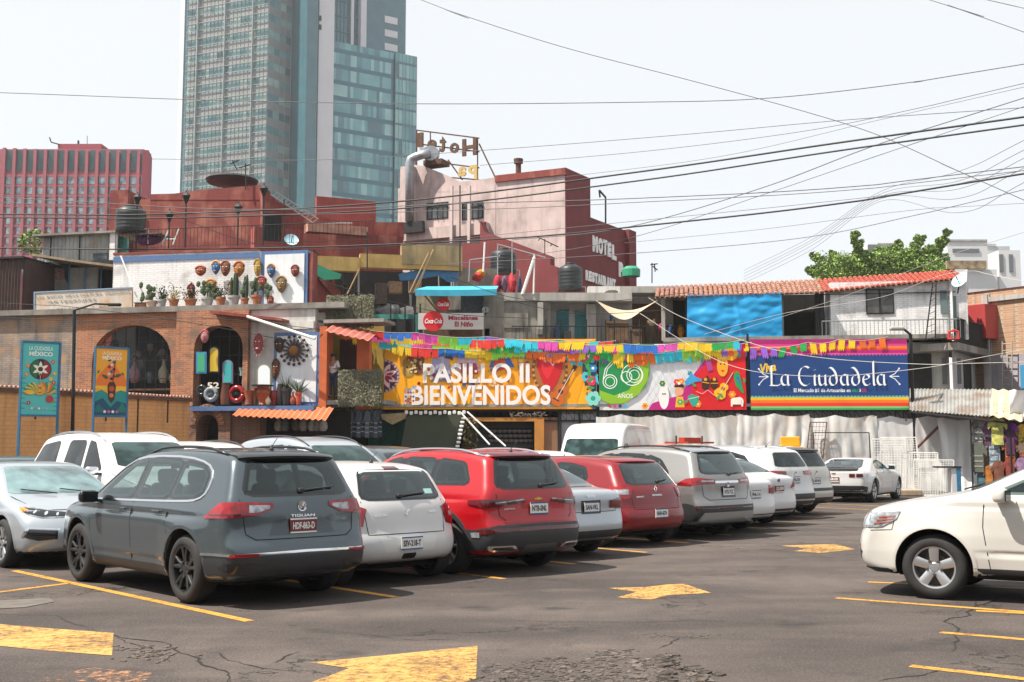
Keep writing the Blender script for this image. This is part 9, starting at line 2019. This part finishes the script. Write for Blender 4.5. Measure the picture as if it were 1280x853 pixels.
part('top_glazing',mb,mat('dark teal glazing',(.05,.10,.11),.3,var=.3,vscale=.5),K_)
for j,y in enumerate(rows[:7]):
 mb=MB();FK.pbox(mb,5,y-2.8,186,y,-.34,.05);part('floor_band',mb,PB,K_)
 for k in range(nb):
  x=sx0+(sx1-sx0)*k/nb;mb=MB();FK.pbox(mb,x+2.6,y+.2,x+11.2,y+9.2,-.34,.0);part('window',mb,WN,K_)
mb=MB()
for y in rows[7:]+[322,335]: FK.pbox(mb,5,y-2.8,186,y,-.34,.05)
part('floor_band',mb,PB,K_)
mb=MB()
for y in (rows[7],322,335):
 for k in range(nb): x=sx0+(sx1-sx0)*k/nb;FK.pbox(mb,x+2.6,y+.2,x+11.2,y+9.2,-.34,.0)
o=part('window',mb,WN,K_,kind='stuff')
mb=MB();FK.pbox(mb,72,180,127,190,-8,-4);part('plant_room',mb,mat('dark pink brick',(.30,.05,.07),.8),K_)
mb=MB();mb.bar(FK.pt(64,178,-4),FK.pt(75,181,-4),.12);mb.bar(FK.pt(64,178,-4),FK.pt(62,172,-4),.12);mb.bar(FK.pt(98,181,-5),FK.pt(98,176,-5),.2);mb.bar(FK.pt(109,181,-5),FK.pt(109,170,-5),.06);part('roof_mast',mb,IRON,K_)
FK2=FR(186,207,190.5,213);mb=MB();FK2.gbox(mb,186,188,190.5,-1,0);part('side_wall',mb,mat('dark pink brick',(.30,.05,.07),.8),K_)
# small yellow green bush by the shed
def foliage(mb,c,r,n,s0,s1,seed,up=.25):
 rr=random.Random(seed)
 for k in range(n):
  d=Vector((rr.gauss(0,1),rr.gauss(0,1),rr.gauss(0,1))).normalized();q=rr.uniform(.35,1)**.5*(1+.25*noise.noise(d*2+Vector((seed,0,0))));o=Vector(c)+Vector((d.x*r[0],d.y*r[1],d.z*r[2]))*q
  s_=rr.uniform(s0,s1);a=Vector((rr.uniform(-1,1),rr.uniform(-1,1),rr.uniform(-.6,1))).normalized()*s_;b=a.cross(Vector((rr.uniform(-1,1),rr.uniform(-1,1),rr.uniform(-1,1)))).normalized()*s_*.45
  mb.add([o-a,o+b,o+a,o-b],[[0,1,2,3]],rr.randrange(3))
LEAF=[mat('leaf light',(.26,.36,.05),.6),mat('leaf mid',(.15,.25,.04),.6),mat('leaf dark',(.05,.10,.02),.6)]
c=at(44,303,60);t=thing('bush','yellow green bush behind the rooftop shed at the far left','bush',(c.x,c.y,c.z-1));mb=MB();foliage(mb,c,(.9,.7,.7),700,.06,.13,2);part('crown',mb,LEAF,t);mb=MB();mb.bar((c.x,c.y,c.z-2),c,.06);part('stem',mb,WOOD,t)
# trees at the right: shaggy upright limbs of dense foliage
YTr=95
Tt=thing('tree','broad bright green tree with shaggy upright limbs behind the red tiled roof','tree',(xat(1095,YTr),YTr,0))
limbs=[((1060,350),(1018,322),8),((1060,350),(1040,318),8),((1085,350),(1068,296),8),((1085,350),(1080,322),12),((1100,350),(1102,318),13),((1110,350),(1124,306),10),((1120,350),(1140,318),13),((1130,350),(1150,300),9),((1140,350),(1168,312),12),((1150,350),(1184,292),9),((1150,350),(1178,325),12),((1075,345),(1052,332),12),((1120,345),(1120,330),16),((1090,345),(1094,334),15),((1150,345),(1160,334),14),((1030,346),(1012,338),8),((1040,350),(1060,338),20),((1070,350),(1085,336),22),((1100,350),(1115,334),24),((1130,350),(1145,332),24),((1160,350),(1172,335),18)]
tr=MB();base_=Vector((xat(1095,YTr),YTr,0));fork=at(1100,380,YTr);tr.tube([base_,(base_+fork)/2+Vector((.3,0,0)),fork],.4,8,radii=[.6,.45,.38]);cr_=MB();rr=random.Random(11)
for i,(a_,b_,wd) in enumerate(limbs):
 A=at(*a_,YTr+rr.uniform(-2,2));Bq=at(*b_,YTr+rr.uniform(-3,3));tr.tube([fork,A,Bq],.1,5,radii=[.25,.15,.03]);w_=wd/F_PX*YTr
 for q in range(6):
  u=q/5;o=A.lerp(Bq,u);ww=w_*(1.25-.75*u)*rr.uniform(.8,1.2);foliage(cr_,o+Vector((rr.uniform(-.2,.2),0,0)),(ww,ww*1.1,ww*.9),760,.06,.17,i*7+q)
  for s_ in range(6): dd=Vector((rr.uniform(-1,1),rr.uniform(-.5,.5),rr.uniform(.1,.9))).normalized();foliage(cr_,o+dd*ww*1.2,(ww*.5,ww*.4,ww*.4),90,.07,.18,i*50+q*3+s_)
part('trunk',tr,WOOD,Tt,True);part('crown',cr_,LEAF,Tt)
# far white blocks at the right
def block(px0,py0,px1,Y,label,m,extra=None,depth=8,nm='white_block_building'):
 F=FR(px0,Y,px1,Y*1.0);t=thing(nm,label,'building',F.P(F.len/2,0,-depth/2));mb=MB();F.gbox(mb,px0,py0,px1,-depth,0);part('wall',mb,m,t)
 for q in extra or []: mb=MB();F.pbox(mb,*q[:4],.0,q[6] if len(q) > 6 else .1);part(q[5],mb,q[4],t)
 return t
DG=mat('dark grey panel',(.14,.15,.16),.5);WB=mat('far white render',(.62,.62,.62),.8,var=.06,vscale=.5)
block(1184,302,1234,120,'white modern block with a slit window behind the tree',WB,[(1191,311,1224,315.5,DG,'slit_window'),(1184,299.5,1234,302,CONCL,'parapet')])
block(1233,308,1262,128,'narrow grey white block with a dark canopy right of the slit window',mat('far grey render',(.42,.43,.44),.8),[(1246,318,1258,330,DG,'canopy',2.0),(1233,305,1245,308,CONCL,'parapet'),(1236,320,1243,345,DG,'window')])
block(1248,313,1275,122,'pale block behind the red parapet at the right',WB,[(1250,318,1254,340,DG,'window'),(1262,318,1266,340,DG,'window')])
block(1085,305,1122,150,'distant pale block seen above the tree',WB,[(1085,306,1097,318,DG,'dark_panel'),(1097,304,1122,306,CONCL,'parapet')])
block(1210,337,1246,85,'low white building in front of the white modern block',WB,[(1184,326,1233,336,mat('beige lattice',(.40,.30,.18),.8,var=.7,vscale=2.5),'lattice_roof',.3)])
block(785,358,830,70,'low pale roof parapet right of the maroon hotel',CONCL)
# ------------------------------------------------------------ overhead wires
CB=mat('cable black',(.012,.012,.013),.6)
def wire(pts,dd,r,label,m=CB):
 P=[at(x,y,d) for (x,y),d in zip(pts,dd)];S_=[]
 if pts[-1][0] > 1285: P.append(P[-1]+(P[-1]-P[-2]).normalized()*22)
 if pts[0][0] > 1285: P.insert(0,P[0]+(P[0]-P[1]).normalized()*22)
 if pts[0][0] < 0 or pts[0][1] < 0: P.insert(0,P[0]+(P[0]-P[1]).normalized()*22)
 for i in range(len(P)-1):
  p0=P[max(i-1,0)];p1,p2=P[i],P[i+1];p3=P[min(i+2,len(P)-1)]
  for k in range(10): u=k/10;S_.append(.5*((2*p1)+(-p0+p2)*u+(2*p0-5*p1+4*p2-p3)*u*u+(-p0+3*p1-3*p2+p3)*u*u*u))
 S_.append(P[-1]);mb=MB();mb.tube(S_,r,5);single('overhead_cable',mb,m,label,'cable',P[0],'overhead cables crossing the sky',True)
D2=lambda a,b,n=3: [a+(b-a)*k/(n-1) for k in range(n)]
CG=mat('cable grey',(.10,.10,.105),.6)
wire([(-40,268),(200,268),(500,252),(800,215),(1040,180),(1320,141)],D2(30,18,6),.019,'upper thick black cable of the pair rising to the right edge')
wire([(-40,272),(200,273),(500,261),(800,226),(1040,190),(1320,151)],D2(30,18,6),.017,'lower thick black cable of the pair rising to the right edge')
wire([(-40,310),(200,312),(420,308),(640,298),(790,284),(1040,256),(1320,211)],D2(30,18,7),.017,'single thick black cable passing below the thick pair')
wire([(-30,115),(250,125),(520,130),(800,128),(960,123),(1140,103),(1320,74)],D2(26,20,7),.009,'thin cable sagging level across the upper sky',CG)
wire([(500,-10),(560,13),(700,58),(860,100),(1000,138),(1100,170),(1200,215),(1320,268)],D2(24,20,8),.007,'thin cable falling from the top of the sky to the right edge',CG)
wire([(190,199),(400,200),(620,187),(860,168),(1060,150),(1320,132)],D2(30,20,6),.007,'thin grey cable above the hotel sign',CG)
wire([(600,207),(800,190),(1000,165),(1150,135),(1320,95)],D2(30,20,5),.007,'thin grey cable just above the hotel roof',CG)
wire([(640,300),(780,285),(950,236),(1100,180),(1320,110)],D2(28,20,5),.010,'dark cable rising steeply from the hotel towards the right edge',CG)
wire([(660,320),(790,297),(950,245),(1100,194),(1320,120)],D2(28,20,5),.007,'thin cable just below the steep dark cable',CG)
wire([(-20,246),(300,262),(600,254),(800,248),(1060,234),(1320,204)],D2(26,20,6),.009,'thin cable running level in front of the pink hotel',CG)
wire([(-20,252),(300,268),(600,262),(800,253),(1060,238),(1320,209)],D2(26,20,6),.007,'thin cable a hand below the level one in front of the hotel',CG)
wire([(560,300),(800,276),(1000,256),(1160,237),(1320,205)],D2(28,20,5),.006,'faint cable rising slowly from the cream building',CG)
wire([(780,304),(960,286),(1150,262),(1320,252)],D2(28,22,4),.005,'faint cable crossing low over the tree',CG)
wire([(560,330),(790,317),(1000,298),(1150,268),(1320,228)],D2(30,22,5),.008,'dark thin cable crossing low towards the tree',CG)
for k,(y1,y2) in enumerate(((170,296),(182,300),(192,303),(204,307),(222,312))):
 wire([(1320,y1-14),(1200,y1+44),(1100,240+k*3),(1015,y2),(930,338+k*4)],D2(20,46,5),.006,'fan of drop cables meeting above the tree, '+('highest strand','second strand','third strand','fourth strand','lowest strand')[k],CG)
wire([(1320,278),(1180,322),(1040,376),(900,420)],D2(24,46,4),.007,'pale drop cable slanting across the white house',mat('cable pale',(.45,.43,.40),.6))
wire([(1330,428),(1140,462),(1000,470),(900,452),(800,392)],D2(30,45,5),.009,'pale sagging cable across the navy banner',mat('cable pale',(.45,.43,.40),.6))
wire([(1330,452),(1140,455),(980,440),(860,400),(810,372)],D2(30,45,5),.009,'second pale sagging cable ending under the tiled roof',mat('cable pale',(.45,.43,.40),.6))
wire([(1330,360),(1200,340),(1100,372),(980,392),(880,418)],D2(30,45,5),.008,'pale cable crossing the blue tarpaulin',mat('cable pale',(.45,.43,.40),.6))
wire([(1130,-10),(1200,12),(1330,58)],D2(22,20),.007,'short thin cable in the top right corner, lower one',CG);wire([(1190,-10),(1330,22)],D2(22,20,2),.007,'short thin cable in the top right corner, upper one',CG)
wire([(700,222),(900,196),(1100,150),(1320,100)],D2(26,20,4),.005,'faint cable between the thin grey ones above the hotel',CG)
for k,(pp,nm) in enumerate((([(-20,396),(120,402),(260,398),(400,412)],'dark cable drooping across the brick arcade'),([(-20,378),(90,384),(240,404),(390,432)],'thin dark cable slanting over the big arch'),([(400,350),(470,372),(560,392),(660,398)],'thin dark cable before the teal shop'),([(560,345),(640,372),(740,378),(860,366)],'dark cable sagging over the grey flats'),([(620,372),(720,392),(830,388)],'thin cable sagging before the teal doors'),([(200,262),(300,300),(390,312),(520,306)],'dark cable drooping over the brick red walls'))):
 wire(pp,[43.2]*len(pp),.012,nm)
# a slim mast in front of the red building
for k,(x,y0,y1,Y,nm) in enumerate(((355,250,330,48,'thin black mast beside the satellite dish over the tile panel'),(459,290,337,49,'thin black mast before the cream building, left'),(575,232,345,49.5,'thin black mast crossing the pink hotel wall'))):
 mb=MB();mb.bar(at(x,y0,Y),at(x,y1,Y),.03,n=5);single('thin_mast',mb,IRON,nm,'mast',at(x,y1,Y))
# distant ground floor skyline so the far edge of the town is closed
mb=MB();rr=random.Random(21);y=420;x=-520
while x < 520: w_=rr.uniform(14,40);mb.box(x,y,0,x+w_,y+20,rr.uniform(8,16));x += w_+rr.uniform(0,6)
for x0_,x1_,y0_,y1_,st_ in ((-70,90,-26,-18,9),(-75,-60,-20,60,10),(95,110,-20,40,10)):  # near blocks unseen behind and beside the camera, added to darken car reflections
 x,y=x0_,y0_
 while (x < x1_ and y < y1_ and (x1_-x0_ > y1_-y0_)) or (y < y1_ and (x1_-x0_ <= y1_-y0_)):
  w_=rr.uniform(st_*.6,st_*1.5);hh_=rr.uniform(4.5,9)
  if x1_-x0_ > y1_-y0_: mb.box(x,y0_,0,x+w_,y1_,hh_);x += w_
  else: mb.box(x0_,y,0,x1_,y+w_,hh_);y += w_
tag(mb.build('town_and_reflection_blocks',mat('distant town',(.25,.20,.17),.9,var=.5,vscale=.15)),'low distant town blocks closing the horizon',None,None,'stuff')
# thin midday smog
mb=MB();mb.box(-525,-64,-2,525,445,165);hz_=mb.build('haze',None);hz_.data.materials.clear()
m=bpy.data.materials.new('haze air');m.use_nodes=True;N=m.node_tree.nodes;N.clear();pv=N.new('ShaderNodeVolumePrincipled');mo=N.new('ShaderNodeOutputMaterial')
pv.inputs['Density'].default_value=.00028;pv.inputs['Color'].default_value=(.93,.96,1,1);pv.inputs['Anisotropy'].default_value=.2;m.node_tree.links.new(pv.outputs[0],mo.inputs['Volume']);hz_.data.materials.append(m);hz_['kind']='stuff';hz_['label']='thin pale midday haze over the town'
